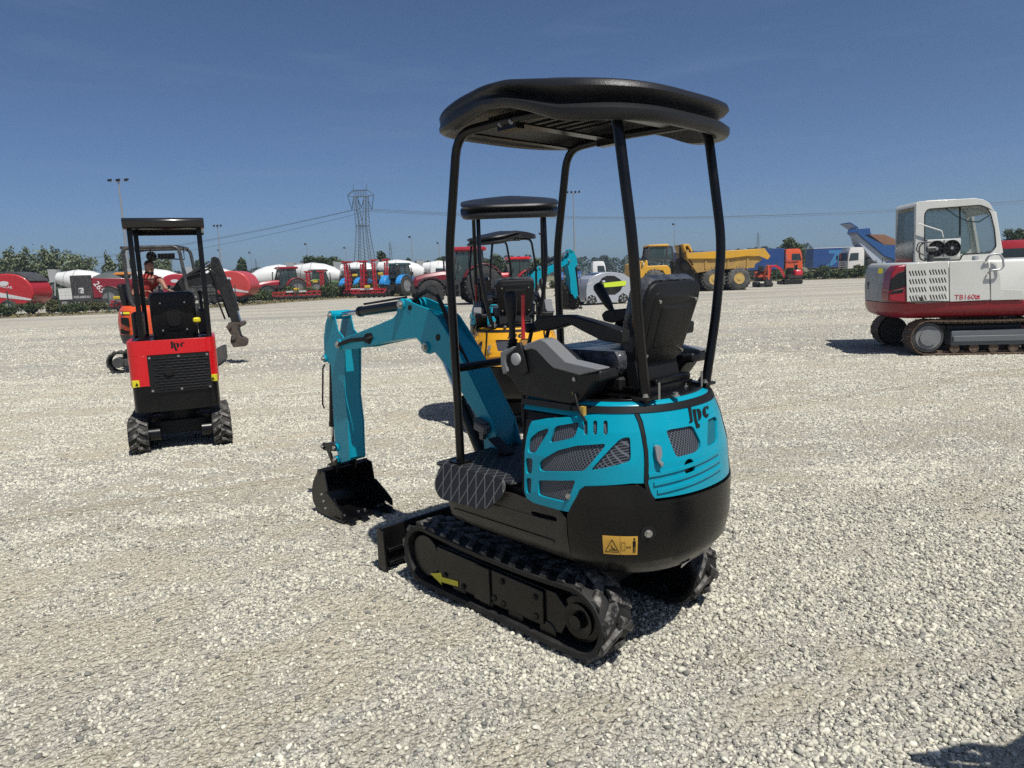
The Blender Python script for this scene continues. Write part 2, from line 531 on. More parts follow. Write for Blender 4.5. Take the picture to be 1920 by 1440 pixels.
def rubber_track(parent, y0, y1, loop, lug=0.024, thick=0.022, step=0.085, mb_mat=None, name='rubber_track', chevron=True, mid=False):
    """belt with tread blocks; loop is the outer face of the belt. Normals point outwards (left of travel is inside)"""
    Q, T = resample(loop, 0.03)
    N = np.c_[-T[:, 1], T[:, 0]]
    c = Q.mean(0)
    if ((Q - c) * N).sum() < 0: N = -N
    mb = MB(); n = len(Q); rings = []
    prof = [(y0, 0), (y0 + .004, -thick), (y0 + (y1 - y0) * .5, -thick * 1.2), (y1 - .004, -thick), (y1, 0), (y1 - .012, .004), (y0 + .012, .004)]
    for i in range(n):
        rings.append([(Q[i, 0] + N[i, 0] * h, y, Q[i, 1] + N[i, 1] * h) for y, h in prof])
    mb.loft(rings, loop=True)
    mb.mi = 1
    Q2, T2 = resample(loop, step); N2 = np.c_[-T2[:, 1], T2[:, 0]]
    if ((Q2 - c) * N2).sum() < 0: N2 = -N2
    w = y1 - y0
    for i in range(len(Q2)):
        q, t, nn = Q2[i], T2[i], N2[i]
        for half in (0, 1):
            sh = 0.5 * step * half
            ya, yb = (y0 + .006, y0 + w * .56) if half else (y0 + w * .44, y1 - .006)
            k = step * 0.30
            sk = (0.35 if half else -0.35) * step if chevron else 0
            vs = []
            for yy, s_ in ((ya, -sk), (yb, sk)):
                for hh, kk in ((-.002, k), (lug, k * .62)):
                    for sg in (-1, 1):
                        along = sh + s_ + sg * kk
                        vs.append((q[0] + t[0] * along + nn[0] * hh, yy, q[1] + t[1] * along + nn[1] * hh))
            mb.add(vs, [(0, 1, 3, 2), (4, 6, 7, 5), (0, 4, 5, 1), (2, 3, 7, 6), (0, 2, 6, 4), (1, 5, 7, 3)])
    return obj(name, mb, [RUB, mb_mat or RUBT], parent, smooth=30)

def rotpts(pts, piv, a):
    c, s = math.cos(a), math.sin(a)
    return [(piv[0] + c * (x - piv[0]) - s * (z - piv[1]), piv[1] + s * (x - piv[0]) + c * (z - piv[1])) for x, z in pts]
# ---------------------------------------------------------------- compact excavator with black canopy
def boom_pins():
    g = lambda Y, x, y: (lambda q: (q.x, q.z))(onY(CB[0] + x / CB[2], CB[1] + y / CB[2], Y))
    return dict(foot=(0.40, 0.66), bs=g(.085, 237, 332), sb=g(.075, 215, 1008), lk=g(.075, 215, 936),
                rod=g(.075, 145, 930), bl=g(.075, 185, 1048), sc=g(.085, 603, 97), bc=g(.085, 748, 347),
                st=g(.07, 188, 160), bu=g(.05, 165, 412))
def add_work_arm(root, PT, da=0.0, db=0.0, dc=0.0):
    """boom, stick and bucket; da, db, dc raise the boom, swing the stick and curl the bucket (radians)"""
    P = boom_pins()
    foot = P['foot']
    A = lambda pts: rotpts(pts, foot, da)
    bs = A([P['bs']])[0]
    def B(pts): return rotpts(A(pts), bs, db)
    sb = B([P['sb']])[0]
    def C(pts): return rotpts(B(pts), sb, dc)
    # boom
    side = S(.08, [(235, 365), (248, 300), (340, 265), (480, 208), (552, 178), (576, 150), (582, 85), (605, 60), (640, 72), (690, 95), (762, 122), (815, 172), (862, 245),
                   (905, 330), (960, 430), (1060, 620)], CB) + [(0.46, 0.80), (0.43, 0.62), (0.36, 0.60), (0.335, 0.70)]
    low = S(.08, [(1010, 760), (940, 610), (880, 480), (840, 425), (800, 378), (768, 388), (742, 380), (728, 350), (716, 322), (690, 293), (600, 300), (480, 327), (345, 357)], CB)
    # order: top edge front->foot, then underside foot->front
    und = S(.08, [(885, 480), (800, 378), (768, 388), (742, 380), (728, 350), (716, 322), (690, 293), (600, 300), (480, 327), (345, 357)], CB)
    top = S(.08, [(235, 365), (222, 330), (248, 300), (340, 265), (480, 208), (552, 178), (576, 150), (582, 85), (605, 60), (640, 72), (690, 95), (762, 122), (815, 172), (862, 245)], CB)
    und_low = S(.08, [(905, 798), (865, 735), (843, 693)])
    top_low = S(.08, [(862, 665), (883, 707), (925, 793)])
    outline = top + top_low + [(0.36, 0.70), (0.34, 0.62), (0.40, 0.58), (0.48, 0.62)] + und_low + und[1:]
    m = MB()
    hole1 = [(x, z) for x, z in S(.08, [(655 + 11 * math.cos(a), 115 + 16 * math.sin(a)) for a in np.linspace(0, 2 * PI, 12, endpoint=False)], CB)]
    hole2 = [(x, z) for x, z in S(.08, [(820 + 13 * math.cos(a), 290 + 20 * math.sin(a)) for a in np.linspace(0, 2 * PI, 12, endpoint=False)], CB)]
    slot = S(.08, rounded([(388, 270), (430, 260), (442, 300), (400, 325), (386, 310)], 14), CB)
    m.prism(A(outline), .072, .082)
    m.prism(A(outline), -.072, -.082)
    # closed box of the boom between its side plates
    core = S(.08, [(300, 352), (300, 285), (480, 216), (575, 172), (650, 140), (750, 160), (800, 200), (850, 265)], CB) + top_low + [(0.40, 0.68), (0.46, 0.64)] + und_low + S(.08, [(790, 372), (716, 318), (690, 289), (480, 323)], CB)
    m.prism(A(core), -.0715, .0715)
    for key, r in (('bs', .034), ('sc', .032), ('bc', .032)):
        q = A([P[key]])[0]
        m.cyl((q[0], -.092, q[1]), (q[0], .092, q[1]), r, r, 20)
    boom = obj('boom', m, PT, root, smooth=40, bevel=.003)
    m = MB()
    for key in ('bs', 'sc', 'bc'):
        q = A([P[key]])[0]
        for s in (-1, 1):
            m.cyl((q[0], s * .091, q[1]), (q[0], s * .097, q[1]), .024, .024, 20); m.cyl((q[0], s * .097, q[1]), (q[0], s * .108, q[1]), .016, .016, 6)
    obj('pin', m, ZINC, boom)
    m = MB()
    for h_ in (slot, hole1, hole2): m.prism(A(h_), .082, .0845); m.prism(A(h_), -.082, -.0845)
    obj('hose_opening', m, BLKM, boom)
    m = MB()
    for dy in (-.045, -.015, .02, .05):
        pth = S(dy, [(640, 190), (650, 150), (672, 108), (705, 84), (760, 78), (820, 110), (866, 200), (905, 300), (985, 450), (1090, 650)], CB)
        lift = [.0, .0, .01, .04, .06, .06, .045, .04, .03, .0]
        m.tube([(x + dy * .1, dy, z + k) for (x, z), k in zip(A(pth), lift)], .011, 8)
    obj('hydraulic_hose', m, BLKM, boom)
    m = MB()
    a, b = A([P['bs']])[0], A(S(.09, [(415, 298)], CB))[0]
    m.tube([(a[0] - .03, .10, a[1] + .005), ((a[0] + b[0]) / 2, .11, (a[1] + b[1]) / 2 + .012), (b[0], .10, b[1]), (b[0] - .05, .03, b[1] + .02)], .013, 8)
    m.cyl((b[0] + .02, .07, b[1] - .004), (b[0] + .02, .086, b[1] - .004), .036, .03, 16)
    obj('hydraulic_hose', m, BLKM, boom)
    # work lamp at the foot
    lp = onY(908, 800, .085)
    m = MB(); m.box((lp.x, .10, lp.z), (.10, .05, .055), (0, -.25, 0), ch=.012)
    for k in range(3): m.box((lp.x, .10, lp.z + .012 * (k - 1) + .024), (.085, .052, .003), (0, -.25, 0))
    m.box((lp.x + .0, .10, lp.z - .045), (.03, .02, .04))
    lamp = obj('work_lamp', m, mat('lamp grey', (0.12, 0.115, 0.115), .5), root, bevel=.002)
    # stick
    side = S(.062, [(172, 160), (178, 140), (196, 136), (212, 150), (218, 190), (232, 250), (262, 285), (272, 330), (272, 372)], CB)
    side2 = S(.062, [(272, 640), (292, 800), (296, 930), (300, 1012), (252, 1026), (236, 1000), (214, 900), (204, 760), (190, 455), (165, 430), (152, 405), (148, 290), (158, 205)], CB)
    plate = side + side2
    m = MB()
    m.prism(B(plate), .056, .064); m.prism(B(plate), -.056, -.064)
    core = S(.062, [(200, 300), (262, 330), (268, 372), (270, 640), (290, 800), (294, 930), (298, 1000), (250, 1014), (226, 900), (214, 760), (202, 455)], CB)
    m.prism(B(core), -.0555, .0555)
    for key, r in (('bu', .026), ('sb', .028), ('lk', .028), ('st', .03)):
        q = B([P[key]])[0]; m.cyl((q[0], -.075, q[1]), (q[0], .075, q[1]), r, r, 18)
    bar = S(-.05, [(300, 540), (318, 560), (318, 590), (306, 604), (318, 620), (319, 660), (308, 672), (317, 690), (316, 712), (300, 712)], CB)
    m.prism(B(bar), -.058, -.050)
    lug = S(-.05, [(300, 860), (326, 858), (340, 880), (338, 900), (318, 912), (300, 905)], CB)
    m.prism(B(lug), -.058, -.048)
    stick = obj('stick', m, PT, root, smooth=40, bevel=.0025)
    m = MB()
    for key in ('st', 'bu', 'sb', 'lk'):
        q = B([P[key]])[0]
        for s in (-1, 1): m.cyl((q[0], s * .074, q[1]), (q[0], s * .08, q[1]), .019, .019, 16); m.cyl((q[0], s * .08, q[1]), (q[0], s * .09, q[1]), .013, .013, 6)
    obj('pin', m, ZINC, stick)
    # cylinders
    def ram(name, a, b, split, r, rr, y=0.0, flip=1):
        a, b = Vector((a[0], y, a[1])), Vector((b[0], y, b[1])); c = a.lerp(b, split); d = (b - a).normalized()
        m = MB(); m.lathe(a, d, [(0, r * .8), (.0, r), ((c - a).length - .03, r), ((c - a).length - .03, r * 1.1), ((c - a).length, r * 1.1), ((c - a).length, rr)], 20)
        m.cyl(a - Vector((0, .03, 0)), a + Vector((0, .03, 0)), r * 1.05, r * 1.05, 16)
        n_ = Vector((-d.z, 0, d.x)) * flip
        m.tube([a + d * .06 + n_ * r * 1.4, a + d * ((c - a).length - .06) + n_ * r * 1.4], .007, 8)
        o = obj(name, m, BLK, root)
        m = MB(); m.cyl(c, b, rr, rr, 16); m.cyl(b - Vector((0, .028, 0)), b + Vector((0, .028, 0)), rr * 1.7, rr * 1.7, 16)
        obj('rod', m, CHROME, o)
        return o
    ram('stick_cylinder', A([P['sc']])[0], B([P['st']])[0], .70, .031, .015, flip=1)
    rod = C([P['rod']])[0]
    bu = B([P['bu']])[0]
    ram('bucket_cylinder', bu, rod, .78, .026, .012)
    bc = A([P['bc']])[0]
    ram('boom_cylinder', (.52, .50), bc, .60, .033, .016)
    m = MB()
    q0 = B(S(.02, [(160, 450), (150, 470), (148, 680), (158, 705)], CB)); m.tube([(x - .0, .03, z) for x, z in q0], .006, 8)
    obj('hydraulic_hose', m, BLKM, root)
    # bucket link
    lk, bl = B([P['lk']])[0], C([P['bl']])[0]
    m = MB()
    for s in (-1, 1):
        m.rbar((lk[0], s * .06, lk[1]), (rod[0], s * .06, rod[1]), .016, .05, (0, 1, 0)) if False else None
        m.prism([(lk[0] - .0, lk[1] + .028), (rod[0], rod[1] + .028), (rod[0] + .022, rod[1]), (rod[0], rod[1] - .028), (lk[0], lk[1] - .028), (lk[0] - .02, lk[1])], s * .066, s * .078)
        m.prism([(rod[0] + .02, rod[1] - .02), (bl[0] + .022, bl[1] + .01), (bl[0] - .02, bl[1] - .012), (rod[0] - .02, rod[1] - .005)], s * .036, s * .05)
    for q in (lk, rod, bl): m.cyl((q[0], -.082, q[1]), (q[0], .082, q[1]), .02, .02, 14)
    link = obj('bucket_link', m, BLK, root, bevel=.002)
    m = MB()
    for q in (lk, rod, bl):
        for s in (-1, 1): m.cyl((q[0], s * .082, q[1]), (q[0], s * .092, q[1]), .014, .014, 6)
    obj('pin', m, ZINC, link)
    # bucket
    prof = S(.19, [(112, 1075), (86, 1130), (76, 1190), (84, 1250), (110, 1310), (150, 1352), (205, 1380), (250, 1385)], CB)
    prof = [(x, max(z, .012)) for x, z in prof]
    mouth = S(.19, [(180, 1262), (150, 1085), (125, 1072)], CB)
    W_ = .19
    m = MB()
    sidep = prof + mouth
    m.prism(C(sidep), W_ - .008, W_); m.prism(C(sidep), -W_ + .008, -W_)
    # curved wrapper between the cheeks
    inner = [(x + (0.010 if i < 7 else 0.0), z + (.004 if i > 2 else 0)) for i, (x, z) in enumerate(prof)]
    wrap = prof
    rings = []
    cx = sum(p[0] for p in sidep) / len(sidep); cz = sum(p[1] for p in sidep) / len(sidep)
    inn = [(x + (cx - x) * .06, z + (cz - z) * .06) for x, z in wrap]
    m.prism(C(list(wrap) + inn[::-1]), -W_ + .001, W_ - .001)
    t0 = C([S(.19, [(118, 1078)], CB)[0]])[0]
    m.cyl((t0[0], -W_ - .004, t0[1]), (t0[0], W_ + .004, t0[1]), .018, .018, 14)
    bp = C([P['bl'], P['sb'], S(.075, [(215, 1080)], CB)[0], S(.075, [(170, 1090)], CB)[0]])
    for s in (-1, 1): m.prism([(bp[0][0] + .03, bp[0][1] + .012), (bp[1][0] - .03, bp[1][1] + .015), (bp[2][0] - .02, bp[2][1]), (bp[3][0] + .03, bp[3][1] - .01)], s * .068, s * .080)
    buck = obj('bucket', m, BLK, root, smooth=50)
    # cutting lip, side cutters and teeth
    m = MB()
    lip = C([(1.94, .014), (1.84, .012)])
    lx, lz = lip[1]
    a_l = math.atan2(lip[1][1] - lip[0][1], lip[1][0] - lip[0][0])
    dx, dz = math.cos(a_l), math.sin(a_l)
    m.prism([(lx - .10 * dx, lz - .10 * dz), (lx + .05 * dx, lz + .05 * dz), (lx + .05 * dx - .0, lz + .05 * dz + .016), (lx - .10 * dx, lz - .10 * dz + .016)], -W_ - .006, W_ + .006)
    obj('cutting_edge', m, BLK, buck, bevel=.002)
    for k in (-.155, -.052, .052, .155):
        m = MB()
        for j, (ww, t) in enumerate(((.05, .0),)):
            pts = [(lx - .01 * dx, lz - .012), (lx - .01 * dx, lz + .024), (lx + .06 * dx, lz + .06 * dz + .018), (lx + .115 * dx, lz + .115 * dz + .002), (lx + .06 * dx, lz + .06 * dz - .012)]
            m.prism(pts, k - .024, k + .024)
        t = obj('tooth', m, BLK, buck, bevel=.002)
    ear = C(S(.2, [(150, 1190), (205, 1262), (215, 1330), (180, 1345), (140, 1290)], CB))
    for s in (-1, 1):
        m = MB(); m.prism([(x - .02, z) for x, z in ear], s * (W_ + .0005), s * (W_ + .012)); 
        m.prism([(ear[1][0] - .02, ear[1][1]), (ear[1][0] - .10, ear[1][1] - .05), (ear[2][0] - .09, ear[2][1] - .02), (ear[2][0] - .02, ear[2][1])], s * (W_ + .0005), s * (W_ + .012))
        sc = obj('side_cutter', m, BLK, buck, bevel=.002)
        m = MB()
        for j in range(3): m.cyl((ear[0][0] + .03 - .02 * j, s * (W_ + .012), ear[0][1] - .03 - .045 * j), (ear[0][0] + .03 - .02 * j, s * (W_ + .02), ear[0][1] - .03 - .045 * j), .009, .009, 6)
        obj('bolt', m, ZINC, sc)
    m = MB()
    for k in (-.16, -.13, -.02, .03, .14):
        m.cyl((lx - .035 * dx, k, lz - .035 * dz + .014), (lx - .035 * dx, k, lz - .035 * dz + .026), .009, .009, 8)
    obj('bolt', m, ZINC, buck)

def canopy_roof(root):
    """one-piece moulded roof: wavy rim, groove round the back, hollow below"""
    n = 112
    XB = [-.76, -.56, -.445, -.30, -.18, -.03, .108, .216, .45]
    ZB = [2.130, 2.143, 2.158, 2.214, 2.250, 2.266, 2.246, 2.228, 2.243]
    ZT = [2.262, 2.288, 2.304, 2.330, 2.352, 2.360, 2.350, 2.332, 2.300]
    def sm(x, A): return sum(float(np.interp(x + d, XB, A)) for d in (-.03, -.015, 0, .015, .03)) / 5
    ctr = (-.145, 0.0)
    def plan(a):
        c, s = math.cos(a), math.sin(a); k = 3.3
        r = (abs(c / .59) ** k + abs(s / .49) ** k) ** (-1 / k)
        return r * (1 - .03 * math.exp(-((abs(math.degrees(a)) - 66) / 14) ** 2))
    def ring(dr, t, dome=0.0):
        out = []
        for i in range(n):
            a = -PI + 2 * PI * i / n
            r = plan(a); X = ctr[0] + r * math.cos(a)
            rear = 1 / (1 + math.exp(-(-X - .12) / .04))
            rr = r + dr if dr > -.12 else max(.02, r * (1 + dr / .45))
            Xi = ctr[0] + rr * math.cos(a)
            zb, zt = sm(X, ZB), sm(X if dr > -.12 else Xi, ZT)
            if .2 < t < .8: rr -= .045 * math.exp(-((t - .52) / .13) ** 2) * rear
            out.append((ctr[0] + rr * math.cos(a), rr * math.sin(a), zb + (zt - zb) * t + dome * (1 + .5 * rear)))
        return out
    m = MB()
    m.loft([ring(-.05, .02), ring(-.02, -.03), ring(-.006, 0), ring(.004, .10), ring(.006, .25), ring(.0, .40), ring(0, .46), ring(0, .52), ring(0, .58), ring(.002, .64), ring(.003, .78), ring(-.004, .92),
            ring(-.02, .99), ring(-.045, 1.04), ring(-.08, 1.05, .004), ring(-.13, 1.05, .009), ring(-.25, 1.05, .016), ring(-.35, 1.05, .02), ring(-.42, 1.05, .021)], cap=False)
    base = len(m.v) - n
    m.f.append(tuple(base + i for i in range(n))); m.m.append(0)
    m.loft([ring(-.05, .02), ring(-.065, .35), ring(-.10, .66), ring(-.18, .72), ring(-.30, .72), ring(-.42, .72)], cap=False)
    base = len(m.v) - n
    m.f.append(tuple(base + i for i in range(n))); m.m.append(0)
    # raised panel on the crown and two moulded humps
    T0 = m.T
    m.loft([[(x, y, sm(x, ZT) + .012 + h) for x, y in rrect(-.52 + g, -.25 + g, .12 - g, .25 - g, .07, 5)] for h, g in ((-.01, 0), (.010, .0), (.019, .014), (.021, .04))])
    roof = obj('roof', m, CANP, root, smooth=50)
    m = MB()
    for y in np.linspace(-.24, .24, 8): m.box((.0, y, 2.285), (.34, .022, .02))
    obj('underside_rib', m, CANP, roof)
    return roof

def make_mini(name, label, PT, PTN, loc_, rz, arm=(0, 0, 0), detail=True):
    root = empty(name, label, 'excavator', loc_, rz)
    Z = lambda p: p
    # --- tracks
    loop = track_loop(-.425, .168, .154, .60, .180, .158, sag=.020)
    for s in (1, -1):
        ya, yb = sorted((s * .44, s * .245))
        tr = rubber_track(root, ya, yb, loop, lug=.017, step=.098)
        fr = MB()
        fr.prism([(-.33, .07), (.50, .06), (.56, .12), (.50, .26), (-.30, .25), (-.38, .18)], s * .27, s * .405)
        plate = [(-.235, .085), (.50, .075), (.50, .255), (-.235, .24)]
        fr.prism(plate, s * .405, s * .418)
        fr.prism([(.10, .07), (.215, .07), (.215, .23), (.19, .25), (.10, .25)], s * .419, s * .428)
        for k in range(4): fr.cyl((-.25 + k * .2, s * .28, .055), (-.25 + k * .2, s * .41, .055), .05, .05, 18)
        fr.cyl((.605, s * .27, .175), (.605, s * .41, .175), .11, .11, 24)
        fo = obj('track_frame', fr, BLK, root, bevel=.004)
        m = MB()
        for bx, bz in ((-.19, .11), (-.19, .2), (.02, .10), (.02, .21), (.08, .11), (.30, .10), (.44, .12)): bolt(m, (bx, s * .428 if .1 < bx < .21 else s * .418, bz), (0, s, 0), .011, .007)
        obj('bolt', m, BLKM, fo)
        m = MB()
        cx, cz = -.425, .165
        m.lathe((cx, s * .36, cz), (0, s, 0), [(-.05, .12), (.0, .12), (.01, .10), (.03, .10), (.035, .075), (.05, .075), (.05, .06), (.04, .035), (.06, .03), (.068, .03), (.068, .0)], 28)
        for k in range(14):
            a = 2 * PI * k / 14; m.box((cx + .125 * math.cos(a), s * .335, cz + .125 * math.sin(a)), (.03, .03, .03), (0, -a, 0))
        obj('sprocket', m, BLK, root, smooth=30)
        if s == 1 or True:
            m = MB()
            ar = [(.505, .172), (.425, .212), (.435, .190), (.255, .183), (.245, .148), (.43, .155), (.44, .130)]
            ar = S(.43, [(804, 1076), (824, 1075), (826, 1083), (856, 1091), (856, 1101), (824, 1092), (826, 1098)])
            m.prism(ar, s * .4195, s * .4215)
            obj('arrow_decal', m, YEL, fo)
    m = MB()
    m.box((.0, 0, .22), (.62, .56, .16), ch=.02); m.cyl((0, 0, .28), (0, 0, .385), .26, .26, 40)
    m.box((.0, 0, .17), (.2, .60, .12))
    obj('undercarriage', m, BLKM, root)
    # --- dozer blade
    m = MB()
    bp = [(.975, .0), (.94, .06), (.94, .13), (.965, .245), (.985, .245), (.96, .13), (.96, .06), (.995, .0)]
    m.prism(bp, -.44, .44)
    for s in (-1, 1): m.prism([(.92, .0), (1.0, .0), (1.0, .225), (.975, .25), (.935, .23)], s * .44, s * .452)
    for zz in (.05, .125): m.box((.93, 0, zz), (.03, .86, .02))
    for s in (-1, 1): m.rbar((.28, s * .16, .17), (.935, s * .20, .10), .07, .05)
    obj('dozer_blade', m, BLK, root, bevel=.003)
    # --- base under the floor and body core
    m = MB()
    zs = [.40, .43, .47, .52, .60, .645]
    rings = []
    N = 120
    for z in zs: rings.append([tuple(shell(SMAX * i / (N - 1), z, -.012)) for i in range(N)])
    m.loft(rings)
    obj('slew_base', m, BLKM, root)
    m = MB()
    i0 = float(np.interp(.2, [0, 1], [0, 1]))
    sA = .56
    rings = []
    for z in (.60, .70, .80, .90, .97, 1.02): rings.append([tuple(shell(sA + (SMAX - 2 * sA) * i / (N - 1), z, -.012)) for i in range(N)])
    m.loft(rings)
    obj('engine_bay', m, BLKM, root)
    # --- painted top rim
    m = MB()
    rings = []
    for z, o in ((1.03, 0.002), (1.074, 0.0), (1.085, -.006), (1.089, -.02)): rings.append([tuple(shell(sA - .02 + (SMAX - 2 * sA + .04) * i / (N - 1), z, o)) for i in range(N)])
    m.loft(rings)
    obj('top_cover', m, PT, root, smooth=60)
    # rubber trim under it
    m = MB()
    for z0, z1, o in ((1.052, 1.075, .018),):
        pr = [(sA - .02, z0), (SMAX - sA + .02, z0), (SMAX - sA + .02, z1), (sA - .02, z1)]
        patch(m, pr, .0, o)
    obj('rubber_trim', m, BLKM, root, bevel=.004)
    # --- side panels with grille openings
    out = HC([(612, 238), (700, 222), (1050, 187), (1200, 184), (1268, 192), (1290, 235), (1310, 300), (1325, 420), (1328, 638), (1250, 638), (1100, 650), (950, 655), (915, 680), (890, 740), (855, 823), (800, 813), (620, 763), (575, 733), (560, 690), (563, 480), (575, 340), (590, 275)])
    holes = [rounded(HC(h), .012) for h in (
        [(600, 345), (650, 305), (712, 283), (718, 300), (640, 430), (620, 448), (582, 440), (582, 400)],
        [(770, 268), (905, 245), (912, 258), (890, 330), (870, 348), (730, 378), (722, 370), (755, 285)],
        [(700, 470), (780, 425), (900, 395), (1075, 382), (1083, 395), (960, 540), (930, 562), (680, 563), (658, 555), (660, 500)],
        [(1180, 350), (1220, 340), (1238, 345), (1245, 470), (1235, 500), (1150, 525), (1010, 555), (990, 552), (1050, 480), (1130, 395)],
        [(570, 475), (612, 478), (615, 500), (608, 578), (570, 575)],
        [(572, 602), (608, 605), (605, 705), (574, 700)],
        [(655, 618), (880, 618), (888, 625), (860, 700), (830, 760), (700, 730), (652, 715), (650, 630)])]
    holes += [rounded(HC([(a, 235), (a + 28, 232), (a + 28, 325), (a, 330)]), .012) for a in (940, 1000, 1067)]
    mir = lambda pts: [(SMAX - s, z) for s, z in pts]
    for side in (0, 1):
        f = mir if side else (lambda p: p)
        m = MB(); patch(m, f(out), .004, .014, [f(h) for h in holes])
        sp = obj('side_panel', m, PT, root, smooth=30, bevel=.0025)
        m = MB()
        xs = [p[0] for p in out]; zs_ = [p[1] for p in out]
        g = [(min(xs) + .02, .66), (max(xs) - .04, .70), (max(xs) - .04, .97), (min(xs) + .02, .93)]
        for h in holes:
            hx = [p[0] for p in h]; hz = [p[1] for p in h]
            patch(m, f([(min(hx) - .006, min(hz) - .006), (max(hx) + .006, min(hz) - .006), (max(hx) + .006, max(hz) + .006), (min(hx) - .006, max(hz) + .006)]), -.004, .0035) 
        obj('grille', m, MESHG, sp, smooth=30)
        if not side:
            m = MB()
            s_, z_ = HC([(845, 720)])[0]; p = shell(s_, z_, .014); bolt(m, p, (0, 1, 0), .008, .008)
            obj('bolt', m, ZINC, sp)
    # --- rear panel
    L = HC([(1300, 192), (1320, 240), (1345, 350), (1352, 500), (1350, 630), (1370, 700), (1400, 735)])
    L[0] = (L[0][0], 1.05)
    cen = SMAX / 2
    # left edge top->bottom, then mirrored bottom->top
    out = L + [(SMAX - s, z + .0) for s, z in L[::-1]]
    hs = [rounded(HC([(1470, 300), (1500, 290), (1625, 268), (1645, 275), (1690, 370), (1690, 420), (1665, 442), (1560, 470), (1540, 470), (1525, 450)]), .012)]
    h0 = HC([(1735, 230), (1780, 208), (1795, 225), (1800, 370), (1755, 400), (1730, 395)])
    hs.append(rounded(h0, .012))
    ell = [hit(CS[0] + (1620 + 36 * math.cos(a)) / CS[2], CS[1] + (535 + 56 * math.sin(a)) / CS[2]) for a in np.linspace(0, 2 * PI, 16, endpoint=False)]
    m = MB(); patch(m, out, .004, .014, hs + [ell])
    rp = obj('rear_panel', m, PT, root, smooth=30, bevel=.0025)
    m = MB()
    for k, h in enumerate(hs):
        hx = [p[0] for p in h]; hz = [p[1] for p in h]; m.mi = k
        patch(m, [(min(hx) - .006, min(hz) - .006), (max(hx) + .006, min(hz) - .006), (max(hx) + .006, max(hz) + .006), (min(hx) - .006, max(hz) + .006)], -.004, .0035)
    obj('grille', m, [MESHG, mat(PTN + ' mesh', tuple(c * .45 for c in PT.node_tree.nodes['Principled BSDF'].inputs['Base Color'].default_value[:3]), .5)], rp, smooth=30)
    m = MB()
    for a_, b_ in (((1358, 585), (1800, 430)), ((1390, 640), (1810, 478)), ((1412, 690), (1815, 530))):
        p, q = HC([a_])[0], HC([b_])[0]
        pts = [(p[0] + (q[0] - p[0]) * t, p[1] + (q[1] - p[1]) * t) for t in np.linspace(0, 1, 8)]
        patch(m, [(s, z - .007) for s, z in pts] + [(s, z + .007) for s, z in pts[::-1]], .013, .021)
    patch(m, rounded(HC([(1380, 370), (1440, 355), (1475, 400), (1470, 480), (1430, 545), (1395, 500)]), .02), .013, .0175)
    obj('moulded_rib', m, PT, rp, smooth=40, bevel=.004)
    m = MB()
    s_, z_ = HC([(1405, 430)])[0]
    patch(m, rounded(HC([(1385, 392), (1420, 388), (1428, 440), (1418, 500), (1440, 490), (1430, 530), (1400, 480)]), .008), .014, .036)
    h_ = obj('latch', m, GREYP if detail else BLKP, rp, bevel=.003)
    # emblem lettering
    LT = (1180, 700, 9.0)
    m = MB()
    for poly in (
        [(980, 567), (1034, 554), (1046, 640), (1064, 806), (1048, 826), (1004, 836), (1003, 815), (1018, 790), (995, 640)],
        [(1060, 605), (1110, 600), (1130, 760), (1155, 850), (1178, 848), (1185, 905), (1122, 920), (1115, 880), (1090, 800)],
        [(1128, 600), (1165, 592), (1200, 630), (1213, 690), (1205, 745), (1180, 785), (1160, 795), (1150, 700)],
        [(1262, 560), (1285, 555), (1280, 640), (1298, 745), (1268, 735), (1238, 695), (1228, 645), (1238, 590)],
        [(1292, 553), (1312, 543), (1326, 560), (1326, 595), (1308, 600), (1296, 582)],
        [(1288, 700), (1326, 672), (1330, 705), (1302, 746)]):
        patch(m, HC(poly, LT, .014), .0155, .0170, fine=.01)
    obj('emblem', m, BLKM, rp)
    # --- counterweight
    top = [(SMAX * 0 + s, z) for s, z in HC([(840, 838), (868, 780), (893, 735), (925, 672), (960, 656), (1100, 652), (1290, 645), (1335, 675), (1372, 738), (1405, 752)])]
    top2 = [(SMAX - s, z) for s, z in top[::-1]]
    s0 = top[0][0]
    out = top + top2 + [(SMAX - s0, .385), (s0 + .0, .385)]
    m = MB(); patch(m, out, .0, .020)
    cw = obj('counterweight', m, BLK, root, smooth=40, bevel=.004)
    m = MB()
    for s_, z_ in (HC([(1352, 955)])[0],):
        p = shell(s_, z_, .020); n = (shell(s_, z_, .1) - p).normalized()
        m.lathe(p, n, [(0, .032), (.004, .032), (.005, .022)], 20)
    obj('bolt_cup', m, BLKM, cw)
    m = MB(); bolt(m, p + n * .003, n, .011, .010)
    obj('bolt', m, ZINC, cw)
    # warning sticker with its pictograms
    st = HC([(1064, 968), (1287, 950), (1290, 1070), (1070, 1085)])
    st = [(st[0][0], st[0][1]), (st[1][0], st[0][1] + 0), (st[1][0], st[3][1]), (st[0][0], st[3][1])]
    x0, x1, z1, z0 = st[0][0], st[1][0], st[0][1], st[3][1]
    w_, h_ = x1 - x0, z1 - z0
    U = lambda a, b: (x0 + w_ * a, z0 + h_ * b)
    m = MB(); patch(m, [U(0, 0), U(1, 0), U(1, 1), U(0, 1)], .0202, .0212)
    sk = obj('warning_sticker', m, AMB, cw)
    m = MB()
    def ln(a, b, t=.012):
        ax, az = U(*a); bx, bz = U(*b); L_ = math.hypot(bx - ax, bz - az); nx, nz = -(bz - az) / L_ * t * w_ * .5, (bx - ax) / L_ * t * w_ * .5
        patch(m, [(ax - nx, az - nz), (bx - nx, bz - nz), (bx + nx, bz + nz), (ax + nx, az + nz)], .0213, .0218)
    ln((.06, .14), (.27, .82), .02); ln((.27, .82), (.46, .14), .02); ln((.46, .14), (.06, .14), .02)
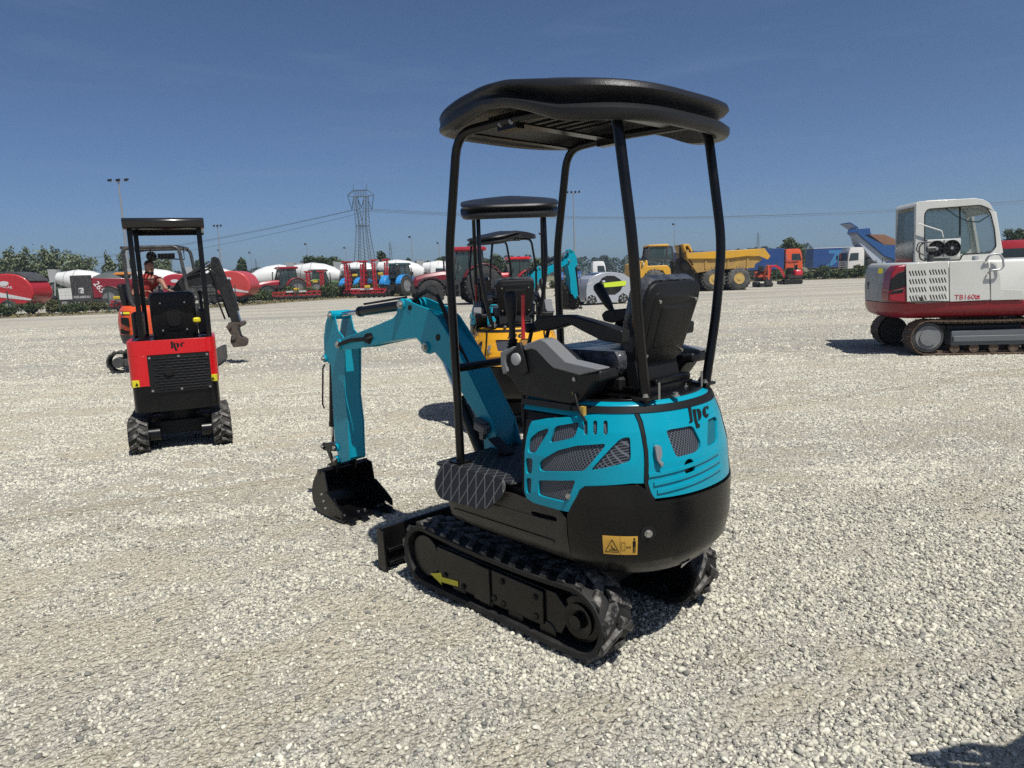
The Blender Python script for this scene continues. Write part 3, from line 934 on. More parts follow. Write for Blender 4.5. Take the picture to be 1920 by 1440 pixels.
    ln((.18, .25), (.40, .25), .03); ln((.26, .38), (.34, .30), .03); ln((.26, .38), (.24, .52), .02)
    ln((.5, .0), (.5, 1), .006); ln((.54, .25), (.54, .68), .006); ln((.64, .25), (.64, .68), .006); ln((.54, .25), (.64, .25), .006); ln((.54, .68), (.64, .68), .006)
    ln((.68, .42), (.80, .42), .012); ln((.68, .42), (.71, .50), .012); ln((.68, .42), (.71, .34), .012); ln((.80, .42), (.77, .5), .012); ln((.80, .42), (.77, .34), .012)
    for a, b in (((.85, .30), (.93, .78)),):
        patch(m, [U(.86, .45), U(.945, .45), U(.945, .76), U(.86, .76)], .0213, .0218)
        patch(m, [U(.865, .12), U(.895, .12), U(.895, .45), U(.865, .45)], .0213, .0218); patch(m, [U(.91, .12), U(.94, .12), U(.94, .45), U(.91, .45)], .0213, .0218)
        patch(m, [U(.88, .79), U(.925, .79), U(.925, .92), U(.88, .92)], .0213, .0218)
    obj('pictogram', m, BLKM, cw)
    # seams either side of the rear panel
    m = MB()
    for mirr in (0, 1):
        sm = HC([(1280, 190), (1300, 240), (1322, 320), (1340, 430), (1340, 640), (1360, 700), (1388, 745)])
        if mirr: sm = mir(sm)
        a_ = [(s - .008, z) for s, z in sm]; b_ = [(s + .008, z) for s, z in sm]
        patch(m, a_ + b_[::-1], .0, .019)
    obj('rubber_trim', m, BLKM, root, bevel=.003)
    # --- skirt below the floor
    m = MB()
    sB = s0 - .010
    for side in (0, 1):
        pl = [(.03, .66), (sB - .05, .665), (sB, .62), (sB, .42), (.03, .44)]
        sl = rounded(HC([(600, 815), (765, 855), (770, 888), (605, 845)]), .012)
        if side: pl = mir(pl)
        patch(m, pl, .0, .0115, [sl] if not side else [])
        for zz in (.50, .585):
            q = [(.10, zz - .006), (sB - .08, zz - .006), (sB - .08, zz + .006), (.10, zz + .006)]
            patch(m, mir(q) if side else q, .0105, .016)
    obj('skirt', m, mat('skirt black', (.012, .011, .010), .38, dirt=.5, dirtcol=(.055, .047, .036), scale=4), root, smooth=40, bevel=.003)
    # --- floor and quilted mat
    m = MB(); m.box((.12, 0, .672), (.54, .86, .045), ch=.01)
    obj('floor_plate', m, BLKM, root)
    m = MB()
    pts = rounded([(.44, -.40), (.44, .46), (-.13, .46), (-.13, -.40)], .05)
    m.prism(pts, .700, .712, ax='Z')
    fl = rounded([(.375, .02), (.39, -.09), (.32, -.145), (-.0, -.135), (-.085, -.05), (-.07, .02)], .035)
    T0 = m.T
    m.T = Matrix.Translation((0, .46, .706)) @ Matrix.Rotation(R(24), 4, 'X')
    m.prism([(x, z - .006) for x, z in fl], -.006, .006)
    m.T = T0
    obj('floor_mat', m, QUILT, root, smooth=30, bevel=.004)
    # --- canopy posts and rails
    for s in (1, -1):
        m = MB()
        m.tube([(.33, s * .375, .70), (.33, s * .375, 1.0), (.345, s * .372, 1.70), (.25, s * .37, 2.228), (-.12, s * .345, 2.236), (-.585, s * .318, 2.215), (-.66, s * .32, 1.70), (-.655, s * .285, 1.40), (-.642, s * .22, 1.085)], .0205, 14, bend=.10)
        m.box((-.635, s * .218, 1.104), (.075, .075, .012)); m.box((.33, s * .375, .716), (.08, .08, .012))
        m.box((-.05, s * .33, 2.222), (.11, .05, .05))
        po = obj('canopy_post', m, BLK, root)
        m = MB()
        for dx_ in (-.085, -.02): bolt(m, (dx_ , s * .357, 2.222), (0, s, 0), .008, .01)
        for dx_, dy_ in ((-.022, .025), (.03, -.028)): bolt(m, (-.635 + dx_, s * .218 + dy_, 1.110), (0, 0, 1), .009, .01)
        obj('bolt', m, ZINC, po)
    m = MB()
    m.box((-.05, 0, 2.225), (.06, .68, .008)); m.box((-.40, 0, 2.225), (.05, .64, .008)); m.box((.22, 0, 2.225), (.04, .70, .008))
    m.tube([(.335, .375, 1.17), (.34, 0, 1.17), (.335, -.375, 1.17)], .02, 12)
    obj('cross_bar', m, BLK, root)
    canopy_roof(root)
    # --- rear deck
    m = MB()
    sD = .80
    rg = [tuple(shell(sD + (SMAX - 2 * sD) * i / 59, 1.06, -.03))[:2] for i in range(60)]
    m.prism(rg, 1.086, 1.098, ax='Z')
    m.box((-.46, 0, 1.112), (.30, .34, .03)); m.box((-.47, -.06, 1.137), (.24, .26, .03), ch=.006)
    obj('deck_plate', m, BLK, root, bevel=.002)
    m = MB()
    for p in ((-.70, .10, 1.098), (-.60, -.12, 1.098)): bolt(m, p, (0, 0, 1), .012, .012)
    for p in ((-.69, .20, 1.098), (-.66, -.16, 1.098)): m.cyl(p, (p[0], p[1], 1.165), .005, .005, 8)
    obj('bolt', m, ZINC, root)
    # --- seat
    seat = bpy.data.objects.new('seat', None); COL.objects.link(seat); seat.parent = root
    m = MB()
    rings = []
    for z, k in ((1.17, 0), (1.21, 1), (1.25, 1), (1.275, .7)):
        g = .02 * (1 - k)
        rings.append([(x, y, z) for x, y in rrect(-.50 + g, -.21 + g, -.08 - g, .21 - g, .05)])
    m.loft(rings)
    obj('seat_cushion', m, WRAP, seat, smooth=60)
    m = MB(); m.box((-.31, 0, 1.135), (.36, .36, .06), ch=.01); m.box((-.52, 0, 1.20), (.05, .30, .22), (0, .2, 0)); 
    obj('seat_base', m, BLKM, seat)
    T = Matrix.Translation((-.51, 0, 1.24)) @ Matrix.Rotation(R(-17), 4, 'Y')
    def backring(x, g, zlo, zhi, rad=.055):
        pts = []
        for y, z in rrect(-.205 + g, zlo + g, .175 - g, zhi - g, rad):
            ww = 1 - .16 * max(0, (.12 - z)) / .12
            pts.append((x, y * ww, z))
        return pts
    m = MB(); m.T = T
    m.loft([backring(.075, .05, -.02, .33), backring(.07, .02, -.02, .335), backring(.03, .0, -.02, .345), backring(-.012, .004, -.02, .34)])
    obj('seat_cushion', m, WRAP, seat, smooth=60)
    m = MB(); m.T = T
    m.loft([backring(-.0125, .0, -.03, .33), backring(-.03, .0, -.03, .33), backring(-.045, .02, -.03, .33)])
    m.loft([backring(-.0455, .030, -.03, .33, .03), backring(-.053, .040, -.03, .33, .03)])
    m.loft([backring(-.0535, .085, -.03, .33, .012), backring(-.060, .095, -.03, .33, .012)])
    sb_ = obj('seat_shell', m, BLKP, seat, smooth=35, bevel=.003)
    m = MB(); m.T = T
    for y, z in ((-.145, .26), (.115, .26), (-.145, .03), (.115, .03)): m.cyl((-.053, y, z), (-.06, y, z), .007, .007, 10)
    obj('bolt', m, ZINC, seat)
    # armrest
    for s in (1, -1):
        m = MB()
        ar = S(.235, rounded([(372, 430), (400, 392), (520, 378), (640, 376), (760, 405), (960, 462), (1062, 500), (1055, 598), (900, 575), (760, 505), (650, 445), (560, 478), (450, 500), (390, 482)], 14), CK)
        rings = []
        m.prism(ar, s * .205, s * .265)
        obj('armrest', m, BLKP, seat, bevel=.014, seg=3)
    # --- consoles
    for s in (1, -1):
        m = MB()
        body = S(.39, [(105, 700), (140, 650), (215, 630), (300, 612), (385, 604), (450, 640), (600, 760), (720, 830), (855, 812), (862, 900), (790, 905), (700, 1050), (620, 1082), (240, 1012), (180, 910), (120, 850)], CK)
        m.prism(body, s * .268, s * .39)
        con = obj('console', m, BLKP, root, bevel=.012, seg=3)
        m = MB()
        t1 = S(.39, [(270, 612), (400, 562), (440, 580), (600, 738), (858, 798), (850, 815), (705, 846), (505, 792), (470, 762), (370, 655), (330, 640), (275, 655)], CK)
        t2 = S(.39, [(88, 668), (192, 622), (184, 655), (135, 690), (128, 740), (145, 820), (112, 842), (92, 760)], CK)
        m.prism(t1, s * .325, s * .402); m.prism(t2, s * .262, s * .402)
        tr = obj('console_trim', m, GREYP, con, bevel=.006)
        m = MB()
        k = onY(CK[0] + 210 / CK[2], CK[1] + 722 / CK[2], .40)
        m.lathe((k.x, s * .392, k.z), (0, s, 0), [(0, .026), (.022, .026), (.024, .02)], 20)
        kn = obj('knob', m, mat('disc grey', (.38, .38, .37), .4), con)
        m = MB()
        lv = S(.40, [(205, 600), (235, 590), (265, 700), (285, 830), (250, 850), (225, 780), (185, 700)], CK)
        m.prism(lv, s * .391, s * .405); obj('lock_lever', m, BLKP, con, bevel=.004)
        m = MB()
        d0 = onY(CK[0] + 548 / CK[2], CK[1] + 690 / CK[2], .30)
        m.lathe((d0.x, s * .30, d0.z), (-.45, s * .25, .9), [(-.03, .045), (.0, .052), (.012, .048), (.013, .036), (.008, .034)], 24)
        mo = obj('gauge', m, BLKP, con)
        m = MB(); m.T = Matrix.Translation((d0.x, s * .30, d0.z)) @ Vector((-.45, s * .25, .9)).to_track_quat('Z', 'Y').to_matrix().to_4x4()
        m.box((0, 0, .0095), (.04, .026, .002)); obj('display', m, mat('display', (.16, .18, .17), .2), mo)
        m = MB(); bolt(m, (onY(1077, 711, .39).x, s * .392, onY(1077, 711, .39).z), (0, s, 0), .006, .004); obj('bolt', m, ZINC, con)
        # joystick
        if s == 1: base, tip = onY(962, 648, .33), onY(957, 556, .33)
        else: base, tip = onY(1160, 612, -.31), onY(1118, 540, -.31)
        b_, t_ = Vector((base.x, s * .33, base.z)), Vector((tip.x, s * .33, tip.z))
        d = (t_ - b_)
        m = MB()
        prof = [(0, .034)]
        for i in range(5): prof += [(.008 + i * .014, .036 - i * .003), (.015 + i * .014, .026 - i * .003)]
        m.lathe(b_ - d.normalized() * .04, d, prof, 18)
        m.lathe(b_ + d.normalized() * .02, d, [(0, .013), (d.length * .35, .014), (d.length * .5, .022), (d.length * .75, .026), (d.length * .93, .028), (d.length, .020), (d.length * 1.02, .008)], 16)
        obj('joystick', m, BLKP, con, smooth=60)
    m = MB()
    a_, b_ = onY(973, 636, .40), onY(973, 556, .40)
    m.tube([(a_.x, .375, a_.z), (b_.x, .375, b_.z)], .0085, 10); m.sphere((b_.x, .375, b_.z), .0088)
    obj('lock_lever', m, REDP, root, smooth=60)
    # travel levers and pedals
    for y in (.06, -.06):
        m = MB()
        m.tube([(.20, y, .72), (.20, y, 1.12), (.13, y, 1.33)], .010, 10, bend=.04)
        m.lathe((.12, y - .05, 1.345), (0, 1, 0), [(0, .012), (.01, .022), (.05, .024), (.09, .022), (.10, .012)], 16)
        obj('travel_lever', m, BLKP, root, smooth=60)
    for y in (.13, -.15):
        m = MB(); m.box((.30, y, .75), (.14, .07, .012), (0, -.5, 0), ch=.004); m.box((.30, y, .73), (.03, .03, .04)); obj('foot_pedal', m, BLKP, root, bevel=.002)
    # under the seat: brackets, wiring
    m = MB(); m.box((-.28, 0, 1.06), (.30, .62, .03)); m.box((-.14, 0, .86), (.02, .70, .40))
    for x, y in ((-.12, .38), (-.12, .30), (-.36, .36), (-.42, .28)): m.cyl((x, y, .98), (x, y, 1.10), .010, .010, 10)
    obj('seat_frame', m, BLKM, root)
    m = MB()
    m.tube([(-.40, .36, 1.14), (-.43, .40, 1.12), (-.46, .41, 1.06), (-.49, .405, 1.02)], .005, 8, bend=.02)
    m.tube([(-.36, .33, 1.13), (-.40, .37, 1.12), (-.44, .38, 1.11)], .014, 10)
    obj('wiring', m, BLKM, root, smooth=60)
    m = MB(); m.box((-.42, .375, 1.125), (.035, .02, .014), (0, .2, .4)); m.box((-.47, .40, 1.06), (.02, .018, .035))
    obj('connector', m, mat('amber plug', (.42, .27, .05), .5), root)
    add_work_arm(root, PT, *arm)
    return root

main = make_mini('mini_excavator', 'turquoise mini excavator with black canopy closest to the camera, boom folded down to the gravel', TEAL, 'turquoise', ORG, TH)
# a strip of torn tape hangs under its counterweight
m = MB(); p0 = Vector((-.60, -.20, .40))
s_, z_ = hit(1297, 1018)
q = [shell(s_, .40, .024), shell(s_ + .05, .41, .026), shell(s_ + .055, .385, .03), shell(s_ + .01, .375, .05)]
m.add(q, [(0, 1, 2, 3)]); m.add([p + Vector((0.002, 0.002, 0.001)) for p in q], [(3, 2, 1, 0)])
obj('torn_tape', m, mat('white film', (.6, .58, .54), .4), main, recalc=False)
# ---------------------------------------------------------------- gravel yard
def ground_mat():
    m, n, l, b = nt('gravel ground')
    tc = n.new('ShaderNodeTexCoord')
    def noise(sc, det=6, rough=.6):
        k = n.new('ShaderNodeTexNoise'); k.inputs['Scale'].default_value = sc; k.inputs['Detail'].default_value = det; k.inputs['Roughness'].default_value = rough
        l.new(tc.outputs['Object'], k.inputs['Vector']); return k
    def ramp(src, stops):
        k = n.new('ShaderNodeValToRGB')
        while len(k.color_ramp.elements) < len(stops): k.color_ramp.elements.new(.5)
        for e, (p, c) in zip(k.color_ramp.elements, stops): e.position = p; e.color = (*c, 1)
        l.new(src, k.inputs['Fac']); return k
    vo = n.new('ShaderNodeTexVoronoi'); vo.inputs['Scale'].default_value = 62; l.new(tc.outputs['Object'], vo.inputs['Vector'])
    vo2 = n.new('ShaderNodeTexVoronoi'); vo2.inputs['Scale'].default_value = 30; l.new(tc.outputs['Object'], vo2.inputs['Vector'])
    sep = n.new('ShaderNodeSeparateColor'); l.new(vo.outputs['Color'], sep.inputs[0])
    sep2 = n.new('ShaderNodeSeparateColor'); l.new(vo2.outputs['Color'], sep2.inputs[0])
    stone = ramp(sep.outputs[0], [(0, (.29, .28, .25)), (.35, (.43, .415, .37)), (.7, (.52, .50, .445)), (1, (.64, .62, .55))])
    stone2 = ramp(sep2.outputs[1], [(0, (.29, .28, .25)), (.5, (.47, .455, .405)), (1, (.62, .60, .53))])
    big = noise(.55, 5); mid = noise(2.6, 6); fine = noise(90, 4)
    dust = ramp(fine.outputs['Fac'], [(.3, (.45, .405, .30)), (.7, (.57, .515, .39))])
    mx0 = n.new('ShaderNodeMixRGB'); mx0.inputs[0].default_value = .45; l.new(stone.outputs[0], mx0.inputs[1]); l.new(stone2.outputs[0], mx0.inputs[2])
    add = math_node(n, l, 'ADD', math_node(n, l, 'MULTIPLY', big.outputs['Fac'], .5), math_node(n, l, 'MULTIPLY', mid.outputs['Fac'], .5))
    f = ramp(add, [(.44, (0, 0, 0)), (.58, (1, 1, 1))])
    va = n.new('ShaderNodeVertexColor'); va.layer_name = 'bare'
    vs_ = n.new('ShaderNodeSeparateColor'); l.new(va.outputs[0], vs_.inputs[0])
    # inside the near sheet the bare patches follow the drifts of stones (r), outside them a noise does (g = 1)
    fm = math_node(n, l, 'ADD', math_node(n, l, 'MULTIPLY', vs_.outputs[0], .75), math_node(n, l, 'MULTIPLY', math_node(n, l, 'MULTIPLY', f.outputs[0], .62), vs_.outputs[1]))
    mx = n.new('ShaderNodeMixRGB'); l.new(fm, mx.inputs[0]); l.new(mx0.outputs[0], mx.inputs[1]); l.new(dust.outputs[0], mx.inputs[2])
    # wide pale and grey bands left by wheels
    sp = n.new('ShaderNodeMapping'); sp.inputs['Scale'].default_value = (.05, .35, 1); sp.inputs['Rotation'].default_value = (0, 0, .35); l.new(tc.outputs['Object'], sp.inputs[0])
    bn = n.new('ShaderNodeTexNoise'); bn.inputs['Scale'].default_value = 1.0; bn.inputs['Detail'].default_value = 5; l.new(sp.outputs[0], bn.inputs['Vector'])
    br = ramp(bn.outputs['Fac'], [(.35, (.80, .81, .83)), (.65, (1.14, 1.12, 1.08))])
    mm = n.new('ShaderNodeMixRGB'); mm.blend_type = 'MULTIPLY'; mm.inputs[0].default_value = 1; l.new(mx.outputs[0], mm.inputs[1]); l.new(br.outputs[0], mm.inputs[2])
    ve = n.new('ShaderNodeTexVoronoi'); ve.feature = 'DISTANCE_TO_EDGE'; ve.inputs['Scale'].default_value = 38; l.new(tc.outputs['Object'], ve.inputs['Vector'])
    ec = ramp(ve.outputs['Distance'], [(.0, (.50, .48, .44)), (.10, (1, 1, 1))])  # dirt and crevice shade between the stones, painted into the colour
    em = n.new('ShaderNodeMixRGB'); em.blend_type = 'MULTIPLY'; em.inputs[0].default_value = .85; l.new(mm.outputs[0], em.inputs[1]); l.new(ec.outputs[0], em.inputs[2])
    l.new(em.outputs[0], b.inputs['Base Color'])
    b.inputs['Roughness'].default_value = .92; b.inputs['Specular IOR Level'].default_value = .2
    h = math_node(n, l, 'ADD', math_node(n, l, 'MULTIPLY', vo.outputs['Distance'], -.6), math_node(n, l, 'MULTIPLY', vo2.outputs['Distance'], -1.0))
    h = math_node(n, l, 'ADD', h, math_node(n, l, 'MULTIPLY', fine.outputs['Fac'], .3))
    bp = n.new('ShaderNodeBump'); bp.inputs['Strength'].default_value = 1.0; bp.inputs['Distance'].default_value = .022
    l.new(h, bp.inputs['Height']); l.new(bp.outputs[0], b.inputs['Normal'])
    return m
def grid_sheet(name, x0, x1, y0, y1, z, m, kind='structure'):
    g = MB(); g.add([(x0, y0, z), (x1, y0, z), (x1, y1, z), (x0, y1, z)], [(0, 1, 2, 3)])
    o = obj(name, g, m, smooth=0); o['kind'] = kind
    return o
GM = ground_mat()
# vnoise: smooth value noise for drifts of stones and bare patches
_rs = np.random.RandomState(7)
_tab = _rs.rand(256, 256)
def vnoise(x, y):
    xi, yi = np.floor(x).astype(int), np.floor(y).astype(int); fx, fy = x - xi, y - yi
    fx, fy = fx * fx * (3 - 2 * fx), fy * fy * (3 - 2 * fy)
    a = _tab[xi % 256, yi % 256]; b = _tab[(xi + 1) % 256, yi % 256]; c = _tab[xi % 256, (yi + 1) % 256]; d = _tab[(xi + 1) % 256, (yi + 1) % 256]
    return (a * (1 - fx) + b * fx) * (1 - fy) + (c * (1 - fx) + d * fx) * fy
def drift(x, y):
    u = x * .94 + y * .34; v = -x * .34 + y * .94
    n_ = .34 * vnoise(u * .6 + 3, v * 1.5 + 9) + .33 * vnoise(u * 1.9, v * 3.6) + .33 * vnoise(u * 4.5 + 40, v * 8 + 11)
    return n_ + .10 * np.clip(rut(x, y), -1, 1)
RUTS = [(1.15, .62, -.06, 1), (1.9, .55, -.05, 1), (4.6, -.22, .03, 1), (5.5, -.20, .025, 1), (7.6, .10, -.01, 1), (8.5, .11, -.012, 1), (2.9, -.45, .02, -1), (3.7, -.42, .03, -1), (10.2, .05, 0, 1)]
def rut(x, y):
    r = 0 * x
    for a, b, c, sd in RUTS:
        d = (y - (a + b * x + c * x * x)) / math.sqrt(1 + b * b)
        on = 1 / (1 + np.exp(-sd * (x - .3) * 4)) if a < 4 else 1.0
        r = r + on * (np.exp(-(d / .10) ** 2) - .9 * np.exp(-((np.abs(d) - .19) / .06) ** 2)) * (.5 + vnoise(x * 1.3 + a, y * 1.3))
    return r
def relief(x, y):
    return -.010 * rut(x, y) + .018 * (drift(x, y) - .5) + .004 * (vnoise(x * 14, y * 14) - .5)
# near ground carries a little relief, the rest is flat
xs = np.linspace(-9, 9, 361); ys = np.linspace(-2, 12, 281)
X, Y = np.meshgrid(xs, ys)
edge = np.clip(np.minimum.reduce([X + 9, 9 - X, Y + 2, 12 - Y]) / 1.0, 0, 1)
Zg = relief(X, Y) * edge - .004
m = MB(); nx = len(xs)
m.v = [Vector(p) for p in zip(X.ravel(), Y.ravel(), Zg.ravel())]
m.f = [(j * nx + i, j * nx + i + 1, (j + 1) * nx + i + 1, (j + 1) * nx + i) for j in range(len(ys) - 1) for i in range(nx - 1)]
m.m = [0] * len(m.f)
# outer ring of the same sheet
o = len(m.v)
m.v += [Vector(p) for p in ((-1500, -30, -.004), (1500, -30, -.004), (1500, 1560, -.004), (-1500, 1560, -.004), (-9, -2, -.004), (9, -2, -.004), (9, 12, -.004), (-9, 12, -.004))]
m.f += [(o, o + 1, o + 5, o + 4), (o + 1, o + 2, o + 6, o + 5), (o + 2, o + 3, o + 7, o + 6), (o + 3, o, o + 4, o + 7)]; m.m += [0] * 4
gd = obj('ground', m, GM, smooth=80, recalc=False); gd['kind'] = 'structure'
_at = gd.data.color_attributes.new('bare', 'FLOAT_COLOR', 'POINT')
_c = np.ones((len(m.v), 4), np.float32); _n0 = X.size
_c[:_n0, 0] = (np.clip((drift(X, Y) - .42) / .26, 0, 1) * edge).ravel(); _c[:_n0, 1] = (1 - edge).ravel(); _c[_n0:, 0] = 0; _c[_n0:, 1] = 1; _c[:, 2] = 0
_at.data.foreach_set('color', _c.ravel())

def pebbles(name, pts, size, base, seed):
    """one mesh of many stones, each with a colour of its own"""
    rs = np.random.RandomState(seed); n = len(pts)
    if base == 12:
        t = (1 + 5 ** .5) / 2
        V = np.array([(-1, t, 0), (1, t, 0), (-1, -t, 0), (1, -t, 0), (0, -1, t), (0, 1, t), (0, -1, -t), (0, 1, -t), (t, 0, -1), (t, 0, 1), (-t, 0, -1), (-t, 0, 1)]) / 1.9
        F = np.array([(0, 11, 5), (0, 5, 1), (0, 1, 7), (0, 7, 10), (0, 10, 11), (1, 5, 9), (5, 11, 4), (11, 10, 2), (10, 7, 6), (7, 1, 8), (3, 9, 4), (3, 4, 2), (3, 2, 6), (3, 6, 8), (3, 8, 9), (4, 9, 5), (2, 4, 11), (6, 2, 10), (8, 6, 7), (9, 8, 1)])
    else:
        V = np.array([(1, .1, -.3), (.1, 1, -.3), (-1, -.1, -.3), (0, -1, -.3), (.45, .1, .8), (-.4, .0, .75)]); F = np.array([(0, 1, 4), (1, 2, 5), (1, 5, 4), (2, 3, 5), (3, 0, 4), (3, 4, 5)])
    nv, nf = len(V), len(F)
    P = V[None] * (1 + .32 * (rs.rand(n, nv, 3) - .5) * 1.6)
    sc = size[:, None, None] * np.stack([.75 + .6 * rs.rand(n), .6 + .45 * rs.rand(n), .48 + .40 * rs.rand(n)], 1)[:, None, :]
    P = P * sc * .5
    a = rs.rand(n) * 6.283; c, s = np.cos(a)[:, None], np.sin(a)[:, None]
    tl = (rs.rand(n)[:, None] - .5) * .7
    x, y, z = P[..., 0], P[..., 1], P[..., 2]
    z = z + x * tl
    P = np.stack([x * c - y * s, x * s + y * c, z], 2)
    P += pts[:, None, :]
    P[..., 2] += (size * .17)[:, None]
    me = bpy.data.meshes.new(name)
    me.vertices.add(n * nv); me.vertices.foreach_set('co', P.astype(np.float32).ravel())
    FF = (F[None] + (np.arange(n) * nv)[:, None, None]).ravel()
    me.loops.add(n * nf * 3); me.loops.foreach_set('vertex_index', FF.astype(np.int32))
    me.polygons.add(n * nf); me.polygons.foreach_set('loop_start', np.arange(0, n * nf * 3, 3, dtype=np.int32))
    me.polygons.foreach_set('loop_total', np.full(n * nf, 3, dtype=np.int32))
    me.update(calc_edges=True); me.validate()
    k = rs.rand(n)
    base_c = np.stack([np.interp(k, [0, .16, .5, .85, 1], v) for v in ([.15, .30, .46, .55, .69], [.148, .29, .443, .527, .66], [.135, .25, .36, .425, .545])], 1)
    tint = 1 + .03 * (rs.rand(n, 3) - .5)
    base_c = np.clip(base_c * tint, 0, 1)
    colr = np.ones((n, nv, 4), np.float32); colr[..., :3] = base_c[:, None]
    at = me.color_attributes.new('stone_colour', 'FLOAT_COLOR', 'POINT'); at.data.foreach_set('color', colr.ravel())
    me.materials.append(PEB)
    o = bpy.data.objects.new(name, me); COL.objects.link(o); o['kind'] = 'stuff'
    return o
PEB, _n, _l, _b = nt('pebble')
_a = _n.new('ShaderNodeVertexColor'); _a.layer_name = 'stone_colour'
_tc = _n.new('ShaderNodeTexCoord'); _no = _n.new('ShaderNodeTexNoise'); _no.inputs['Scale'].default_value = 140; _l.new(_tc.outputs['Object'], _no.inputs['Vector'])
_mr = _n.new('ShaderNodeMapRange'); _mr.inputs['To Min'].default_value = .78; _mr.inputs['To Max'].default_value = 1.2; _l.new(_no.outputs['Fac'], _mr.inputs['Value'])
_mx = _n.new('ShaderNodeMixRGB'); _mx.blend_type = 'MULTIPLY'; _mx.inputs[0].default_value = 1; _l.new(_a.outputs[0], _mx.inputs[1]); _l.new(_mr.outputs[0], _mx.inputs[2])
_l.new(_mx.outputs[0], _b.inputs['Base Color']); _b.inputs['Roughness'].default_value = .85; _b.inputs['Specular IOR Level'].default_value = .25

def scatter(n, y0, y1, smin, smax, seed, base, name, pw=1.6, keep=.5):
    rs = np.random.RandomState(seed)
    # uniform over the wedge the camera sees, a little wider
    N = int(n * 1.75)
    y = np.sqrt(rs.rand(N) * (y1 ** 2 - y0 ** 2) + y0 ** 2); x = (rs.rand(N) * 2 - 1) * (.82 * y + .5)
    d = drift(x, y)
    p = np.clip((.62 - d) / .26, .20, 1) * keep
    k = rs.rand(N) < np.clip(p, 0, 1)
    x, y, d = x[k][:n], y[k][:n], d[k][:n]
    s = smin + (smax - smin) * rs.rand(len(x)) ** pw
    s *= 1 + .5 * np.clip(.5 - d, -.3, .3)
    z = relief(x, y) * np.clip((12 - y), 0, 1) * (np.abs(x) < 9) - .004
    return pebbles(name, np.stack([x, y, z], 1), s, base, seed + 1)
scatter(62000, 1.45, 5.0, .010, .029, 11, 12, 'gravel', 2.4, .9)
scatter(150000, 1.45, 5.5, .005, .014, 21, 5, 'gravel', 1.2, .9)
scatter(240000, 4.6, 13, .011, .028, 31, 5, 'gravel', 1.5, .9)
scatter(90000, 12, 32, .025, .05, 51, 5, 'gravel', 1.5, .9)
# ---------------------------------------------------------------- measuring frame for the other machines
class Frame:
    def __init__(s, o, deg):
        s.o = Vector((o[0], o[1], 0)); a = R(deg); s.a = a
        s.f = Vector((math.cos(a), math.sin(a), 0)); s.l = Vector((-math.sin(a), math.cos(a), 0))
    def _c(s, w):
        d = w - s.o; return Vector((d.dot(s.f), d.dot(s.l), w.z))
    def y(s, u, v, Y):
        d = ray(u, v); C = Vector((0, 0, CAMH)); return s._c(C + d * ((Y - (C - s.o).dot(s.l)) / d.dot(s.l)))
    def x(s, u, v, X):
        d = ray(u, v); C = Vector((0, 0, CAMH)); return s._c(C + d * ((X - (C - s.o).dot(s.f)) / d.dot(s.f)))
    def XZ(s, Y, pts, c=None):
        out = []
        for p in pts:
            if c: p = (c[0] + p[0] / c[2], c[1] + p[1] / c[2])
            q = s.y(p[0], p[1], Y); out.append((q.x, q.z))
        return out
    def YZ(s, X, pts, c=None):
        out = []
        for p in pts:
            if c: p = (c[0] + p[0] / c[2], c[1] + p[1] / c[2])
            q = s.x(p[0], p[1], X); out.append((q.y, q.z))
        return out
RED = mat('red paint', (0.56, 0.003, 0.008), 0.28, coat=0.3, dirt=.08, dirtcol=(.3, .06, .05), scale=4)
ORG_P = mat('orange paint', (0.62, 0.075, 0.015), 0.38, coat=0.2, dirt=.12, dirtcol=(.35, .16, .1), scale=5)
YELP = mat('yellow paint', (0.72, 0.35, 0.008), 0.34, coat=0.25, dirt=.12, dirtcol=(.4, .27, .12), scale=5)
DGREY = mat('dark grey paint', (0.035, 0.036, 0.038), 0.45, dirt=.3, dirtcol=(.14, .13, .11), scale=6)
WHT = mat('white paint', (0.62, 0.62, 0.59), 0.35, coat=.2, dirt=.18, dirtcol=(.40, .39, .35), scale=3)

# ---------------------------------------------------------------- red mini excavator, seen from behind
A_, B_ = ground(244, 856), ground(438, 833)
ax = (B_ - A_); wdt = ax.length
RF = math.degrees(math.atan2(ax.y, ax.x)) + 90
fr_dir = Vector((math.cos(R(RF)), math.sin(R(RF)), 0))
mid = (A_ + B_) / 2 + fr_dir * .50
RMF = Frame(mid, RF)
red = empty('mini_excavator', 'red and black mini excavator with a flat black roof seen from straight behind', 'excavator', (mid.x, mid.y, 0), R(RF))
loop = track_loop(-.36, .17, .155, .42, .16, .145, sag=.01)
for s in (1, -1):
    ya, yb = sorted((s * wdt / 2, s * (wdt / 2 - .18)))
    rubber_track(red, ya, yb, loop, lug=.022, step=.085, name='rubber_track')
    m = MB(); m.box((.03, s * (wdt / 2 - .10), .16), (.72, .13, .14), ch=.01); m.cyl((-.36, s * (wdt / 2 - .17), .17), (-.36, s * (wdt / 2 - .01), .17), .11, .11, 20)
    m.cyl((-.36, s * (wdt / 2 - .28), .17), (-.36, s * (wdt / 2 - .17), .17), .07, .07, 16)
    obj('track_frame', m, BLK, red, bevel=.003)
m = MB(); m.box((0, 0, .20), (.45, wdt - .34, .14), ch=.01); m.cyl((0, 0, .2), (0, 0, .36), .2, .2, 24)
for k in (-1, 1): m.rbar((-.30, k * .20, .32), (-.15, k * .30, .22), .03, .03)
obj('undercarriage', m, BLKM, red)
def rbody(z0, z1, grow=0.0, X0=-.50, X1=.32, W=.40):
    return [(x, y) for x, y in rrect(X0 - grow, -W - grow, X1 + grow, W + grow, .10, 5)]
Xr = -.50
zt = .5 * (RMF.x(243, 641, Xr).z + RMF.x(412, 632, Xr).z)
